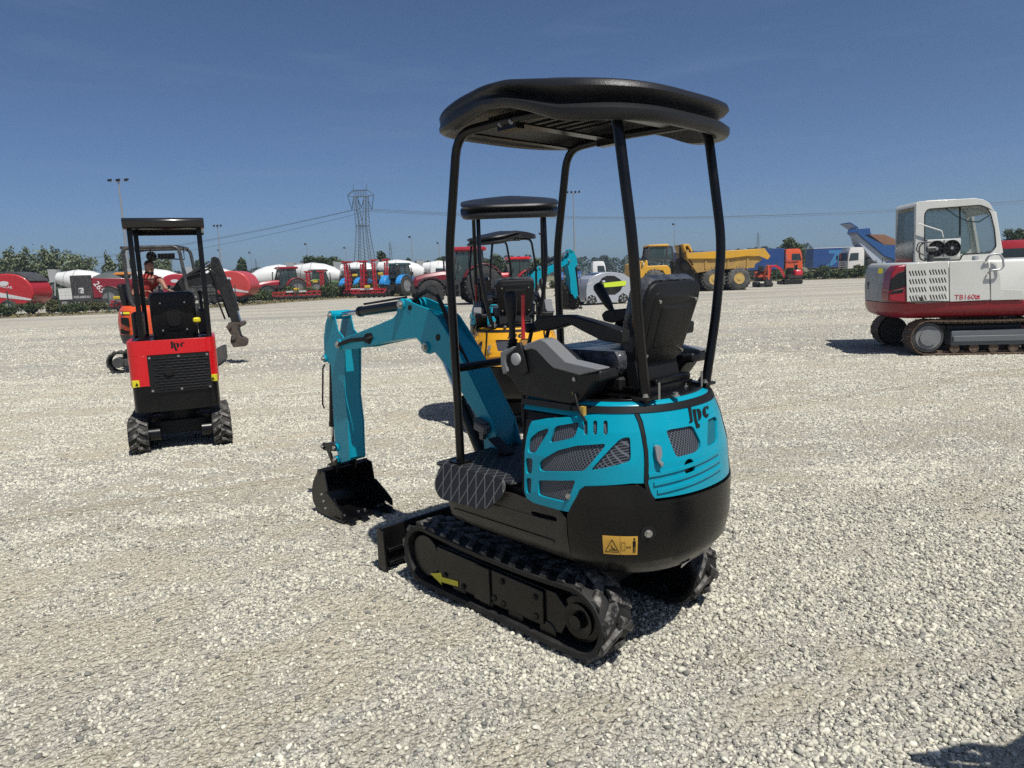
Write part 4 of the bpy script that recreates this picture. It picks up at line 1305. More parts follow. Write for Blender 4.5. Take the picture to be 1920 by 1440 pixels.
Wl = .5 * (RMF.x(243, 641, Xr).y - RMF.x(412, 632, Xr).y)
zb_ = .5 * (RMF.x(255, 775, Xr).z + RMF.x(422, 762, Xr).z)
zm = .5 * (RMF.x(245, 727, Xr).z + RMF.x(418, 713, Xr).z)
m = MB(); m.prism(rbody(0, 0, -.01, W=Wl), zb_, zt - .01, ax='Z')
bd = obj('body', m, BLK, red, bevel=.006)
# red cowl wraps the rear, open in the middle for the grille
gy0, gy1 = RMF.x(275, 667, Xr).y, RMF.x(392, 662, Xr).y
gz1 = RMF.x(330, 664, Xr).z; gz0 = RMF.x(330, 733, Xr).z
m = MB()
pl = rbody(0, 0, 0, W=Wl)
band = [p for p in pl]
m.prism(pl, gz1 + .005, zt, ax='Z', holes=[[(x * .9, y * .93) for x, y in rbody(0, 0, -.012, W=Wl)]])
for s in (1, -1):
    g = gy0 if s > 0 else gy1
    side = [p for p in pl if p[1] * s > abs(g) and p[0] < .1]
    side.sort(key=lambda p: (p[0] > Xr + .001, p[0] + 0 * p[1], p[1] * s))
    ol = [(Xr, g)] + [p for p in sorted([q for q in side if q[0] < Xr + .11], key=lambda q: math.atan2((q[1] * s - (Wl - .10)), -(q[0] - (Xr + .10))))] + [(.05, s * Wl), (.05, s * (Wl - .03)), (Xr + .03, s * (Wl - .06)), (Xr + .03, g)]
    m.prism(ol, zm, gz1 + .004, ax='Z')
obj('cowl', m, RED, red, bevel=.004)
GRL = lattice_mat('louvred grille', (.004, .004, .004), (.022, .022, .022), 15.0, .16, ((0, 1, 0), (0, 0, 1)), skew=2.4, rough=.4)
m = MB(); m.box((Xr - .004, (gy0 + gy1) / 2, (gz0 + gz1) / 2), (.014, gy0 - gy1, gz1 - gz0))
gr = obj('grille', m, BLKM, red)
m = MB()
for r_ in range(12):
    zz = gz0 + .03 + (gz1 - gz0 - .06) * r_ / 11
    for c_ in range(7):
        yy = gy1 + .04 + (gy0 - gy1 - .08) * (c_ + (.5 if r_ % 2 else 0)) / 7
        m.box((Xr - .014, yy, zz), (.006, .055, .007), (0, .4, 0))
obj('louvre', m, BLK, gr)
m = MB()
for yy in (gy0 - .02, (gy0 + gy1) / 2, gy1 + .02):
    for zz in (gz0 + .02, gz1 - .02): bolt(m, (Xr - .011, yy, zz), (-1, 0, 0), .008, .006)
obj('bolt', m, ZINC, gr)
m = MB(); m.cyl((Xr - .03, .05, .80), (Xr, .05, .80), .045, .045, 18)
obj('exhaust_outlet', m, BLKM, red)
# emblem
def emblem(parent, cx, cz, X, h, m_):
    P = [[(985, 565), (1045, 552), (1058, 640), (1080, 810), (1060, 828), (1008, 838), (1005, 815), (1022, 790), (1000, 640)],
         [(1060, 605), (1110, 600), (1130, 760), (1155, 850), (1178, 848), (1185, 905), (1122, 920), (1115, 880), (1090, 800)],
         [(1128, 600), (1165, 592), (1200, 630), (1213, 690), (1205, 745), (1180, 785), (1160, 795), (1150, 700)],
         [(1262, 560), (1285, 555), (1280, 640), (1298, 745), (1268, 735), (1238, 695), (1228, 645), (1238, 590)],
         [(1292, 553), (1312, 543), (1326, 560), (1326, 595), (1308, 600), (1296, 582)]]
    m = MB()
    for p in P:
        q = [(-((x - .12 * (y - 560) - 1140)) / 370 * h * 1.55 + cx, -(y + (x - 985) * .25 - 730) / 370 * h + cz) for x, y in p]
        m.prism(q, X, X - .002, ax='X')
    return obj('emblem', m, m_, parent)
ec = RMF.x(332, 647, Xr)
emblem(red, ec.y, ec.z, Xr - .001, .085, BLKM)
for (u, v), s in (((257, 720), 1), ((414, 707), -1)):
    q = RMF.x(u, v, Xr)
    m = MB(); m.box((Xr + .012, s * (Wl - .055), q.z), (.035, .075, .065), (0, 0, s * .35)); st = obj('warning_sticker', m, YEL, red, bevel=.001)
    m = MB(); m.prism([(s * (Wl - .075), q.z - .015), (s * (Wl - .045), q.z - .015), (s * (Wl - .06), q.z + .012)], Xr - .012, Xr - .014, ax='X'); obj('pictogram', m, BLKM, st)
# posts and roof
PX = [RMF.x(243, 432, -.40), RMF.x(266, 640, -.40), RMF.x(374, 432, -.40), RMF.x(392, 632, -.40)]
rt = .5 * (RMF.x(238, 420, -.46).z + RMF.x(377, 420, -.46).z)
ly, ry = .5 * (PX[0].y + PX[1].y), .5 * (PX[2].y + PX[3].y)
for y_, tilt in ((ly, 0), (ry, 0)):
    for X in (-.40, .34):
        m = MB(); m.box((X, y_, (zt + rt) / 2 - .02), (.045, .045, rt - zt - .02))
        obj('canopy_post', m, BLK, red, bevel=.004)
m = MB()
m.box((-.02, (ly + ry) / 2, rt + .035), (.98, ly - ry + .10, .03), ch=.008)
rr_ = [(-.51, rt - .03), (-.475, rt - .05), (-.46, rt - .05), (-.46, rt + .05), (-.50, rt + .055), (-.52, rt + .03)]
m.prism(rr_, ry - .05, ly + .05)
m.prism([(-x - .02, z) for x, z in rr_], ry - .05, ly + .05)
for y_ in (ly + .03, ry - .03): m.box((-.02, y_, rt), (.92, .03, .07))
obj('roof', m, mat('gloss black roof', (.004, .004, .005), .16, coat=.3), red, bevel=.008, seg=3)
# seat
Ts = Matrix.Translation((-.30, 0, .5 * (RMF.x(288, 635, -.32).z + RMF.x(368, 632, -.32).z)))
sc_ = RMF.x(325, 590, -.30)
sl, sr = RMF.x(281, 592, -.30).y, RMF.x(366, 592, -.30).y; s0_, s1_ = RMF.x(325, 640, -.30).z, RMF.x(325, 549, -.30).z
seat = bpy.data.objects.new('seat', None); COL.objects.link(seat); seat.parent = red
def sring(x, g):
    return [(x + (z - s0_) * -.12, y * (1 - .0 * z), z) for y, z in rrect(sr + g, s0_ + g, sl - g, s1_ - g, .06)]
m = MB(); m.loft([sring(-.0, .0), sring(-.02, .0), sring(-.032, .02)]); m.loft([sring(-.033, .09), sring(-.040, .10)]); m.loft([sring(-.041, .13), sring(-.047, .135)])
sh_ = obj('seat_shell', m, BLKP, seat, smooth=35, bevel=.003)
m = MB(); m.loft([sring(.08, .04), sring(.07, -.002), sring(.03, -.012), sring(.001, -.008)])
obj('seat_cushion', m, WRAP, seat, smooth=60)
m = MB()
for y in (sr + .09, sl - .09):
    for z in (s0_ + .10, s1_ - .10): m.cyl((-.045 - (z - s0_) * .12, y, z), (-.055 - (z - s0_) * .12, y, z), .009, .009, 10)
obj('bolt', m, ZINC, seat)
for s in (1, -1):
    m = MB(); m.box((.02, s * .30, zt + .14), (.34, .10, .26), ch=.02)
    obj('console', m, BLKP, red, bevel=.01)
    m = MB(); m.tube([(.12, s * .30, zt + .27), (.13, s * .30, zt + .42)], .016, 10); m.sphere((.13, s * .30, zt + .43), .028)
    obj('joystick', m, BLKP, red, smooth=60)
m = MB(); q = RMF.x(371, 600, -.2); m.box((-.16, q.y + .01, q.z), (.10, .07, .05), ch=.012)
obj('fuel_cap', m, YEL, red)
m = MB(); m.box((.18, .0, zb_ + .02), (.30, .70, .05)); m.tube([(.4, 0, .5), (.9, 0, 1.15), (1.35, 0, 1.35)], .05, 8)
obj('boom', m, RED, red)
m = MB(); m.rbar((1.33, 0, 1.38), (1.42, 0, .55), .08, .10, (0, 1, 0)); obj('stick', m, RED, red)
m = MB(); m.prism([(1.30, .55), (1.52, .50), (1.62, .30), (1.50, .14), (1.28, .12), (1.30, .2)], -.15, .15); obj('bucket', m, BLK, red, bevel=.004)
m = MB(); m.box((.78, 0, .12), (.04, wdt, .22)); m.rbar((.2, .15, .18), (.78, .15, .12), .05, .04); m.rbar((.2, -.15, .18), (.78, -.15, .12), .05, .04); obj('dozer_blade', m, BLK, red)

# ---------------------------------------------------------------- the other two of the main machine's kind
YM = column(964, 7.6, .6)
def retint(base, name, col):
    m_ = base.copy(); m_.name = name
    m_.node_tree.nodes['Principled BSDF'].inputs['Base Color'].default_value = (*col, 1)
    for k in m_.node_tree.nodes:
        if k.type == 'MIX_RGB': k.inputs['Color1'].default_value = (*col, 1)
    MATS[name] = m_
    return m_
yellow = dup(main, None, {TEAL.name: YELP, 'turquoise mesh': mat('yellow mesh', (.25, .12, .01), .5)})
yellow.location = (YM, 7.60, 0); yellow.rotation_euler = (0, 0, R(92))
tag(yellow, 'yellow mini excavator with black canopy standing right behind the turquoise one')
for k in list(kids(yellow)):
    if k.name.startswith('torn_tape'): bpy.data.objects.remove(k)
    elif k.name.startswith('rear_panel'):
        pass
teal2 = make_mini('mini_excavator', 'distant turquoise mini excavator with raised boom and curled bucket beyond the yellow one', TEAL, 'turquoise', (column(958, 13.3, .6), 13.3, 0), R(38), arm=(.50, -.42, -1.6))
# ---------------------------------------------------------------- white and red excavator
N_ = ground(1745, 667)
TBA = -9.0
_f = Vector((math.cos(R(TBA)), math.sin(R(TBA)), 0)); _l = Vector((-math.sin(R(TBA)), math.cos(R(TBA)), 0))
TO = Vector((N_.x, N_.y, 0)) + _f * .95 + _l * 1.0
TF = Frame(TO, TBA)
C5 = (1540, 340, 4.0)
TBW = mat('off white paint', (.56, .56, .52), .42, coat=.15, dirt=.3, dirtcol=(.36, .35, .31), scale=2.2)
TBR = mat('dark red paint', (.26, .006, .018), .38, coat=.2, dirt=.25, dirtcol=(.20, .05, .05), scale=3)
TBG = mat('frame grey', (.11, .12, .13), .5, dirt=.5, dirtcol=(.10, .10, .09), scale=4)
RUST = mat('rusty track steel', (.10, .07, .05), .6, metal=.4, dirt=.7, dirtcol=(.26, .19, .13), scale=14)
CGL = mat('tinted cab glass', (.06, .10, .095), .04, coat=.3, alpha=.28)
tb = empty('excavator', 'white and dark red crawler excavator with a glazed cab at the right of the yard', 'excavator', (TO.x, TO.y, 0), R(TBA))
# tracks of steel shoes
loop = track_loop(-.98, .30, .295, 1.02, .30, .295, sag=.02)
for s in (-1, 1):
    y0, y1 = sorted((s * 1.0, s * .60))
    m = MB(); Q, T = resample(loop, .112); Nn = np.c_[-T[:, 1], T[:, 0]]
    if ((Q - Q.mean(0)) * Nn).sum() < 0: Nn = -Nn
    for q, t, n_ in zip(Q, T, Nn):
        a = math.atan2(t[1], t[0])
        prof = [(-.055, 0), (.055, 0), (.055, .012), (.050, .030), (.040, .012), (.01, .012), (.004, .026), (-.004, .012), (-.03, .012), (-.036, .026), (-.044, .012), (-.055, .012)]
        pts = [(q[0] + t[0] * x + n_[0] * (z - .02), q[1] + t[1] * x + n_[1] * (z - .02)) for x, z in prof]
        m.prism(pts, y0, y1)
        m.prism([(q[0] + t[0] * x + n_[0] * z, q[1] + t[1] * x + n_[1] * z) for x, z in ((-.05, -.02), (.05, -.02), (.045, -.06), (-.045, -.06))], (y0 + y1) / 2 - .07, (y0 + y1) / 2 + .07)
    obj('crawler_track', m, RUST, tb, smooth=20)
    m = MB()
    m.prism([(-.62, .16), (.75, .16), (.80, .28), (.75, .42), (-.62, .40)], s * .68, s * .94)
    m.box((.05, s * .955, .27), (1.30, .03, .10))
    fr = obj('track_frame', m, [TBG], tb, bevel=.01)
    m = MB(); m.cyl((-.98, s * .80, .30), (-.98, s * .965, .30), .135, .135, 24); m.cyl((-.98, s * .66, .30), (-.98, s * .94, .30), .20, .20, 24)
    obj('drive_hub', m, [mat('hub grey', (.15, .16, .17), .45, dirt=.3)], tb)
    m = MB(); m.cyl((-.98, s * .62, .30), (-.98, s * .93, .30), .245, .245, 28); m.cyl((1.02, s * .66, .30), (1.02, s * .93, .30), .235, .235, 28)
    obj('sprocket', m, DGREY, tb)
    for k in range(5):
        m = MB(); m.lathe((-.55 + k * .30, s * .70, .105), (0, s, 0), [(0, .07), (.06, .07), (.06, .05), (.18, .05), (.18, .075), (.22, .075)], 16)
        obj('roller', m, RUST, tb)
m = MB(); m.box((0, 0, .38), (1.2, 1.3, .22), ch=.03); m.cyl((.1, 0, .4), (.1, 0, .66), .5, .5, 32)
obj('undercarriage', m, DGREY, tb)
# upper body
def ring_tb(z, g, X0=-1.57, X1=1.18, Wd=.97, r0=.45):
    pts = []
    pts += arc((X1 - .06, -Wd + .06), .06, -90, 0, 3) + arc((X1 - .06, Wd - .06), .06, 0, 90, 3)
    n = 14
    for i in range(n + 1):
        a = PI * i / n
        c, s_ = math.cos(a), math.sin(a)
        k = 3.3
        pts.append((-.80 - (abs(X0 + .80) - g) * abs(s_) ** (2 / k), (Wd - g) * (1 if c > 0 else -1) * abs(c) ** (2 / k)))
    return [(x if x > -.8 else x, max(-Wd + g, min(Wd - g, y)), z) for x, y in pts]
zA, zB, zC = .62, .72, .99
pA = TF.XZ(-.97, [(360, 1000), (640, 1035), (1520, 890), (640, 915), (950, 600), (350, 640)], C5)
z_bot = pA[1][1]; z_mid = pA[3][1]; z_top = pA[4][1]
m = MB()
m.loft([ring_tb(z_bot, .16), ring_tb(z_bot + .05, .06), ring_tb(z_bot + .14, .012), ring_tb(z_mid, .0)])
obj('lower_skirt', m, TBR, tb, smooth=40, bevel=.006)
m = MB()
rg = lambda z, g: [p for p in ring_tb(z, g)]
m.loft([ring_tb(z_mid + .002, .03), ring_tb(z_top - .05, .035), ring_tb(z_top - .01, .06), ring_tb(z_top, .10)])
obj('engine_housing', m, TBW, tb, smooth=45, bevel=.004)
# red corner with dark lamp glass behind the near side panel
def tbs(pts, Y=-.975): return TF.XZ(Y, pts, C5)
m = MB()
m.prism(tbs([(478, 845), (500, 690), (545, 632), (632, 622), (632, 800), (640, 910), (478, 900)], -.80), -.97, -.60)
rc = obj('corner_panel', m, TBR, tb, bevel=.03, seg=3)
m = MB(); m.prism(tbs([(482, 820), (495, 735), (540, 690), (628, 655), (630, 778), (560, 800)], -.80), -.978, -.9)
m.prism(tbs([(485, 845), (500, 820), (588, 800), (585, 832)], -.80), -.978, -.9)
obj('rear_lamp', m, BLKP, rc, bevel=.01)
# white rear counterweight cover
m = MB()
g = []
for z, gg in ((z_mid + .01, .0), (z_mid + .25, -.012), (z_top - .12, .0), (z_top - .03, .03), (z_top + .005, .09)):
    rr = ring_tb(z, gg)[9:22]
    g.append(rr)
m.loft(g, closed=True)
cwt = obj('counterweight', m, mat('weathered grey white', (.36, .37, .37), .5, dirt=.45, dirtcol=(.22, .22, .21), scale=3), tb, smooth=45)
lt = text('model_lettering', 'TB', .20, (-1.575, .28, z_mid + .27), (PI / 2, 0, -PI / 2), DGREY, cwt, .002, sx=.55)
# near side doors
def panel(name, pts, yo, m_, bev=.008, par=tb, holes=()):
    m = MB(); m.prism(rounded(tbs(pts), .025), -.972, yo, holes=holes)
    return obj(name, m, m_, par, bevel=bev)
slots = []
for (X0_, n_c, rows) in ((652, 7, (676, 738, 800, 862)), (803, 7, (668, 730, 792, 854))):
    for ri, v in enumerate(rows):
        for c in range(6):
            u = X0_ + c * 22 + ri * 1
            if not (X0_ == 652 and False):
                vv = v - c * 1.0
                sl_ = tbs([(u, vv), (u + 8, vv - 6), (u + 18, vv + 22), (u + 22, vv + 34), (u + 14, vv + 38), (u + 4, vv + 14)])
                slots.append(sl_)
d1 = tbs([(632, 622), (948, 602), (953, 905), (700, 915), (640, 905)])
m = MB(); m.prism(rounded(d1, .02), -.972, -.998, holes=slots); dr = obj('engine_door', m, TBW, tb, bevel=.004)
m = MB(); m.prism(tbs([(640, 640), (945, 625), (948, 895), (650, 900)]), -.9745, -.976); obj('vent_mesh', m, BLKM, dr)
m = MB(); m.prism(rounded(tbs([(957, 602), (1250, 590), (1262, 888), (960, 903)]), .02), -.972, -.998); dr = obj('service_door', m, TBW, tb, bevel=.005)
tcol = mat('red lettering', (.40, .01, .03), .45)
pt = tbs([(1000, 872), (1190, 866)], -1.0)
tx = text('model_lettering', 'TB160', .115, ((pt[0][0] + pt[1][0]) / 2 - .04, -1.0, (pt[0][1] + pt[1][1]) / 2), (PI / 2, 0, 0), tcol, dr, .002, sx=1.02)
cb_ = tbs([(1154, 852), (1188, 851), (1188, 882), (1154, 884)], -1.0)
m = MB(); m.prism(cb_, -.9985, -1.001); bdg = obj('badge', m, tcol, dr)
text('model_lettering', 'C', .075, ((cb_[0][0] + cb_[1][0]) / 2, -1.0012, (cb_[0][1] + cb_[2][1]) / 2 + .002), (PI / 2, 0, 0), TBW, dr, .0008, sx=1.2)
m = MB()
m.prism(rounded(tbs([(1266, 600), (1310, 612), (1335, 700), (1345, 808), (1500, 815), (1512, 835), (1520, 885), (1268, 892)]), .02), -.972, -.995)
m.box((TF.y(1915, 545, -.9).x - .16, -.80, TF.y(1915, 553, -.9).z), (.30, .34, .02))
obj('fuel_step', m, TBW, tb, bevel=.02, seg=3)
m = MB(); hb = tbs([(1228, 598), (1240, 560), (1280, 545), (1325, 548), (1345, 580), (1352, 640), (1330, 660), (1255, 668), (1245, 690)], -1.0)
m.tube([(x, -1.02 - (.05 if 0 < i < 8 else 0), z) for i, (x, z) in enumerate(hb)], .016, 10, bend=.03)
obj('handrail', m, mat('grey tube', (.38, .39, .4), .35, metal=.3), tb, smooth=60)
m = MB(); q = TF.y(C5[0] + 1155 / 4, C5[1] + 580 / 4, -.6); m.cyl((q.x, -.6, z_top), (q.x, -.6, z_top + .07), .05, .045, 16); obj('filler_cap', m, mat('grey tube', 0), tb)
# cab on the far side
YC = .02
cab = TF.XZ(YC, [(700, 600), (710, 170), (735, 150), (1150, 126), (1215, 135), (1265, 165), (1298, 220), (1320, 300), (1340, 400), (1350, 540), (1352, 700), (1345, 800)], C5)
win = TF.XZ(YC, rounded([(775, 590), (775, 240), (800, 208), (1190, 178), (1240, 195), (1270, 240), (1300, 360), (1312, 490), (1270, 535), (1060, 545), (1045, 590)], 18), C5)
m = MB(); m.prism(cab, YC, YC + .05, holes=[win])
m.prism([(x, z) for x, z in cab], .93, .97, holes=[win])
m2 = [(cab[0][0] - .0, cab[0][1]), (cab[1][0], cab[1][1])]
rT = [cab[1], cab[2], cab[3], cab[4], cab[5], cab[6]]
m.prism(rT + [(x - .02, z - .05) for x, z in rT[::-1]], YC + .0505, .9295)
for (xa, za), (xb, zb2) in ((cab[0], cab[1]), (cab[9], cab[6])):
    for yy in (YC + .07, .90): m.rbar((xa + .03, yy, za), (xb + .03, yy, zb2 - .02), .05, .05, (0, 1, 0))
m.box((cab[0][0] + .03, .48, 1.3), (.05, .88, .75))
m.box(((cab[0][0] + cab[9][0]) / 2, .48, .98), (1.25, .88, .10))
cabo = obj('cab', m, TBW, tb, bevel=.012)
wt = [(x, z) for x, z in win]
m = MB(); m.prism(wt, YC + .02, YC + .026); obj('window', m, CGL, cabo, smooth=0)
m = MB(); m.prism(wt, .945, .950); obj('window', m, CGL, cabo, smooth=0)
rw = TF.x(C5[0] + 620 / 4, C5[1] + 400 / 4, cab[0][0] - .03)
m = MB(); zt2 = cab[1][1]
m.prism(rounded([(YC + .08, 1.42), (.90, 1.42), (.90, zt2 - .10), (YC + .08, zt2 - .10)], .04), cab[0][0] - .001, cab[0][0] - .012, ax='X')
obj('window', m, mat('rear cab glass', (.05, .08, .08), .06, coat=.3, alpha=.6), cabo)
m = MB(); mm_ = TF.XZ(YC, [(1045, 185), (1045, 410)], C5); m.rbar((mm_[0][0], YC + .03, mm_[0][1]), (mm_[1][0], YC + .03, mm_[1][1]), .02, .03, (0, 1, 0))
m.tube([(x, -.0 + YC, z) for x, z in TF.XZ(YC, rounded([(775, 590), (775, 240), (800, 208), (1190, 178), (1240, 195), (1270, 240), (1300, 360), (1312, 490), (1270, 535), (1060, 545), (1045, 590)], 18), C5)], .008, 6, closed=True)
obj('window_seal', m, BLKM, cabo)
m = MB()
sx_ = cab[0][0] + .55
m.box((sx_, .48, 1.15), (.50, .48, .14), ch=.04); m.box((sx_ - .27, .48, 1.48), (.14, .46, .62), (0, -.15, 0), ch=.05); m.box((sx_ - .34, .48, 1.88), (.10, .26, .18), ch=.04)
m.box((sx_ + .02, .20, 1.30), (.40, .10, .16), ch=.03); m.cyl((sx_ + .12, .2, 1.36), (sx_ + .14, .2, 1.56), .018, .025, 10)
m.box((sx_ + .55, .30, 1.22), (.12, .14, .5), ch=.02); m.tube([(sx_ + .62, .3, 1.0), (sx_ + .60, .3, 1.5)], .015, 8)
m.tube([(x, .25, z) for x, z in TF.XZ(.25, [(930, 200), (1010, 260), (1100, 300), (1180, 305), (1260, 255)], C5)], .012, 8)
obj('seat', m, BLKP, cabo)
# coolers bolted on the hood
for u, v in ((985, 500), (870, 505)):
    q = TF.y(C5[0] + u / 4, C5[1] + v / 4, -.30)
    m = MB()
    m.box((q.x, -.20, q.z), (.30, .10, .32), ch=.01)
    fo = obj('cooler_fan', m, TBW, tb, bevel=.004)
    m = MB(); m.cyl((q.x, -.255, q.z), (q.x, -.262, q.z), .135, .135, 28)
    bl = obj('fan_ring', m, BLKM, fo)
    m = MB(); m.lathe((q.x, -.264, q.z), (0, -1, 0), [(0, .14), (.015, .14), (.015, .128), (0, .128)], 28)
    for k in range(8):
        a = k * PI / 4; m.box((q.x + .075 * math.cos(a), -.268, q.z + .075 * math.sin(a)), (.10, .006, .03), (0, -a + .3, 0))
    obj('fan_blade', m, BLKP, fo)
    m = MB(); m.cyl((q.x, -.27, q.z), (q.x, -.285, q.z), .03, .025, 14); obj('fan_hub', m, ZINC, fo)
q = TF.y(C5[0] + 775 / 4, C5[1] + 510 / 4, -.30)
m = MB()
m.tube([(q.x + .03 * i % .1, -.3, q.z + .16 - .0 * i) for i in range(2)] + [(q.x - .10, -.32, q.z + .05), (q.x - .08, -.32, q.z - .16), (q.x + .02, -.30, q.z - .20)], .014, 8, bend=.05)
m.tube([(q.x + .08, -.32, q.z + .12), (q.x - .12, -.33, q.z + .12), (q.x - .15, -.33, q.z - .02), (q.x - .02, -.32, q.z - .1)], .011, 8, bend=.05)
m.cyl((q.x + .03, -.31, q.z + .0), (q.x + .16, -.31, q.z + .0), .05, .05, 14)
m.cyl((q.x + .1, -.3, q.z - .1), (q.x + .1, -.3, z_top), .05, .05, 14)
obj('pump', m, DGREY, tb, smooth=50)
m = MB(); pp = TF.XZ(-.05, [(712, 360), (730, 318), (900, 372), (912, 420)], C5); m.tube([(x, -.06, z) for x, z in pp], .012, 8, bend=.02)
obj('grab_rail', m, WHT, tb, smooth=60)
m = MB(); m.box(((cab[3][0] + cab[2][0]) / 2 - .9 * 0, .48, zt2 + .055), (.5, .5, .03), ch=.01); obj('roof_hatch', m, TBW, tb, bevel=.005)
# boom going off to the right
m = MB()
m.prism([(1.15, .75), (1.35, .70), (2.2, 1.9), (3.3, 2.3), (4.6, 1.9), (4.65, 2.1), (3.3, 2.65), (2.1, 2.25), (1.25, 1.15)], -.18, .12)
obj('boom', m, TBR, tb, bevel=.01)
m = MB(); m.prism([(4.5, 2.3), (4.8, 2.2), (5.2, .7), (5.0, .6)], -.15, .09); obj('stick', m, TBW, tb, bevel=.01)
m = MB(); m.prism([(4.9, .7), (5.35, .75), (5.55, .35), (5.35, .03), (4.9, .02), (4.7, .1), (4.9, .3)], -.35, .3); obj('bucket', m, DGREY, tb, bevel=.01)
m = MB(); m.box((2.1, 0, .25), (.08, 2.0, .42)); m.rbar((.7, .4, .35), (2.1, .4, .2), .12, .1); m.rbar((.7, -.4, .35), (2.1, -.4, .2), .12, .1); obj('dozer_blade', m, TBR, tb)
for sdn in (0,):
    q = tbs([(460, 672)], -.85)[0]
    m = MB(); m.box((q[0], -.74, q[1]), (.06, .02, .08), (0, 0, -.6)); obj('warning_sticker', m, YEL, tb)

# a second one of the same kind half in view at the right border
tb2 = dup(tb)
dd = 20.0
tb2.location = (column(1888, dd, 1.2) + 1.55, dd, 0); tb2.rotation_euler = (0, 0, R(-14))
tag(tb2, 'rear end of another white and red machine cut off by the right edge')
for k in kids(tb2):
    if k.name.split('.')[0] in ('cab', 'cooler_fan', 'pump', 'grab_rail', 'roof_hatch', 'handrail', 'filler_cap'):
        for c in kids(k):
            for d_ in kids(c): bpy.data.objects.remove(d_)
            bpy.data.objects.remove(c)
        bpy.data.objects.remove(k)
# ---------------------------------------------------------------- orange mini excavator with its driver
OD = 14.3
OX = column(292, OD, 1.0)
OF = Frame((OX, OD), 12)
C8 = (200, 440, 8.0)
orr = empty('mini_excavator', 'orange mini excavator with dark grey arm driven by a man in a red shirt', 'excavator', (OX, OD, 0), R(12))
loop = track_loop(-.60, .20, .19, .62, .20, .18, sag=.01)
for s in (1, -1):
    ya, yb = sorted((s * .62, s * .38)); rubber_track(orr, ya, yb, loop, lug=.024, step=.11)
    m = MB(); m.box((0, s * .5, .19), (1.1, .16, .16), ch=.02); m.cyl((-.60, s * .45, .2), (-.60, s * .63, .2), .10, .10, 18); m.cyl((.62, s * .45, .2), (.62, s * .60, .2), .12, .12, 18)
    obj('track_frame', m, DGREY, orr, bevel=.004)
m = MB(); m.box((0, 0, .3), (.8, .7, .16)); m.cyl((0, 0, .35), (0, 0, .5), .3, .3, 20); obj('undercarriage', m, DGREY, orr)
def oring(z, g, k=2.6):
    return [(.02 + (.66 - g) * math.copysign(abs(math.cos(a)) ** (2 / k), math.cos(a)), (.62 - g) * math.copysign(abs(math.sin(a)) ** (2 / k), math.sin(a)), z) for a in np.linspace(0, 2 * PI, 40, endpoint=False)]
m = MB(); m.loft([oring(.50, .12), oring(.55, .03), oring(.70, .0), oring(.72, .0)]); obj('slew_base', m, DGREY, orr, smooth=50)
def half(z, g): return [p for p in oring(z, g)][9:32]
m = MB(); m.loft([half(.721, .0), half(.95, -.01), half(1.10, .01), half(1.22, .05), half(1.27, .10)]); hood = obj('hood', m, ORG_P, orr, smooth=50)
# dark vents on the near rear corner
def ohit(u, v, off=.03):
    d = ray(u, v); C = Vector((0, 0, CAMH)); prev = None
    for i in range(400):
        w = OF._c(C + d * (12.0 + i * .01)); g = float(np.interp(w.z, [.7, .95, 1.1, 1.22, 1.27], [0, -.01, .01, .05, .1]))
        f = (abs((w.x - .02) / (.66 - g + off)) ** 2.6 + abs(w.y / (.62 - g + off)) ** 2.6) - 1
        if prev is not None and prev > 0 >= f: return w
        prev = f
    return None
for quad in ([(210, 1240), (330, 1250), (350, 1400), (215, 1330)], [(205, 1410), (345, 1450), (345, 1500), (215, 1490)]):
    P_ = [ohit(C8[0] + x / C8[2], C8[1] + y / C8[2]) for x, y in quad]
    if all(P_):
        m = MB(); n_ = []
        rows = []
        for a in np.linspace(0, 1, 5):
            rows.append([tuple(P_[0].lerp(P_[1], a).lerp(P_[3].lerp(P_[2], a), b)) for b in np.linspace(0, 1, 3)])
        m.loft(rows, cap=False, closed=False); obj('vent', m, BLKM, hood, recalc=False)
def small_plate(u0, v0, u1, v1, m_, name, lift=.02):
    P_ = [ohit(u, v, lift) for u, v in ((u0, v0), (u1, v0), (u1, v1), (u0, v1))]
    if all(P_):
        m = MB(); m.add(P_, [(0, 1, 2, 3)]); return obj(name, m, m_, hood, recalc=False)
st = small_plate(226, 584, 243, 590, BLKM, 'sticker')
small_plate(231, 585, 243, 589, YEL, 'sticker', .026)
small_plate(226, 585, 229, 589, WHT, 'sticker', .026)
# roll-over frame with grid roof
OG = mat('frame tube', (.028, .030, .033), .4, dirt=.2)
z_r = OF.y(262, 464, -.45).z
xl = OF.y(222, 470, -.45).x; xr = OF.y(342, 475, -.45).x
m = MB()
for s in (-1, 1):
    m.tube([(xl + .30, s * .48, 1.05), (xl + .12, s * .48, 1.35), (xl + .07, s * .48, z_r), (xr - .05, s * .48, z_r), (xr + .08, s * .48, 1.0), (xr + .05, s * .48, .75)], .033, 10, bend=.14)
m.tube([(xl + .07, -.48, z_r), (xl + .07, .48, z_r)], .033, 10); m.tube([(xr - .10, -.48, z_r), (xr - .10, .48, z_r)], .033, 10)
fr = obj('roll_bar', m, OG, orr, smooth=60)
m = MB()
for x in np.linspace(xl + .35, xr - .15, 11): m.box((x, 0, z_r), (.018, .92, .03))
for y in np.linspace(-.42, .42, 6): m.box(((xl + xr) / 2 + .08, y, z_r), (xr - xl - .5, .018, .03))
m.box((xl + .20, 0, z_r + .01), (.30, .92, .03))
obj('roof_grid', m, OG, fr)
m = MB()
m.tube([(xl + .5, -.2, z_r), (xl + .5, -.2, z_r - .2), (xl + 1.1, -.2, z_r - .24), (xl + 1.1, -.2, z_r)], .012, 8); m.sphere((xl + .48, -.1, z_r - .16), .10, 12, 8)
m.box((xl + .75, -.1, z_r - .16), (.3, .08, .10))
obj('work_lamp', m, BLKM, fr)
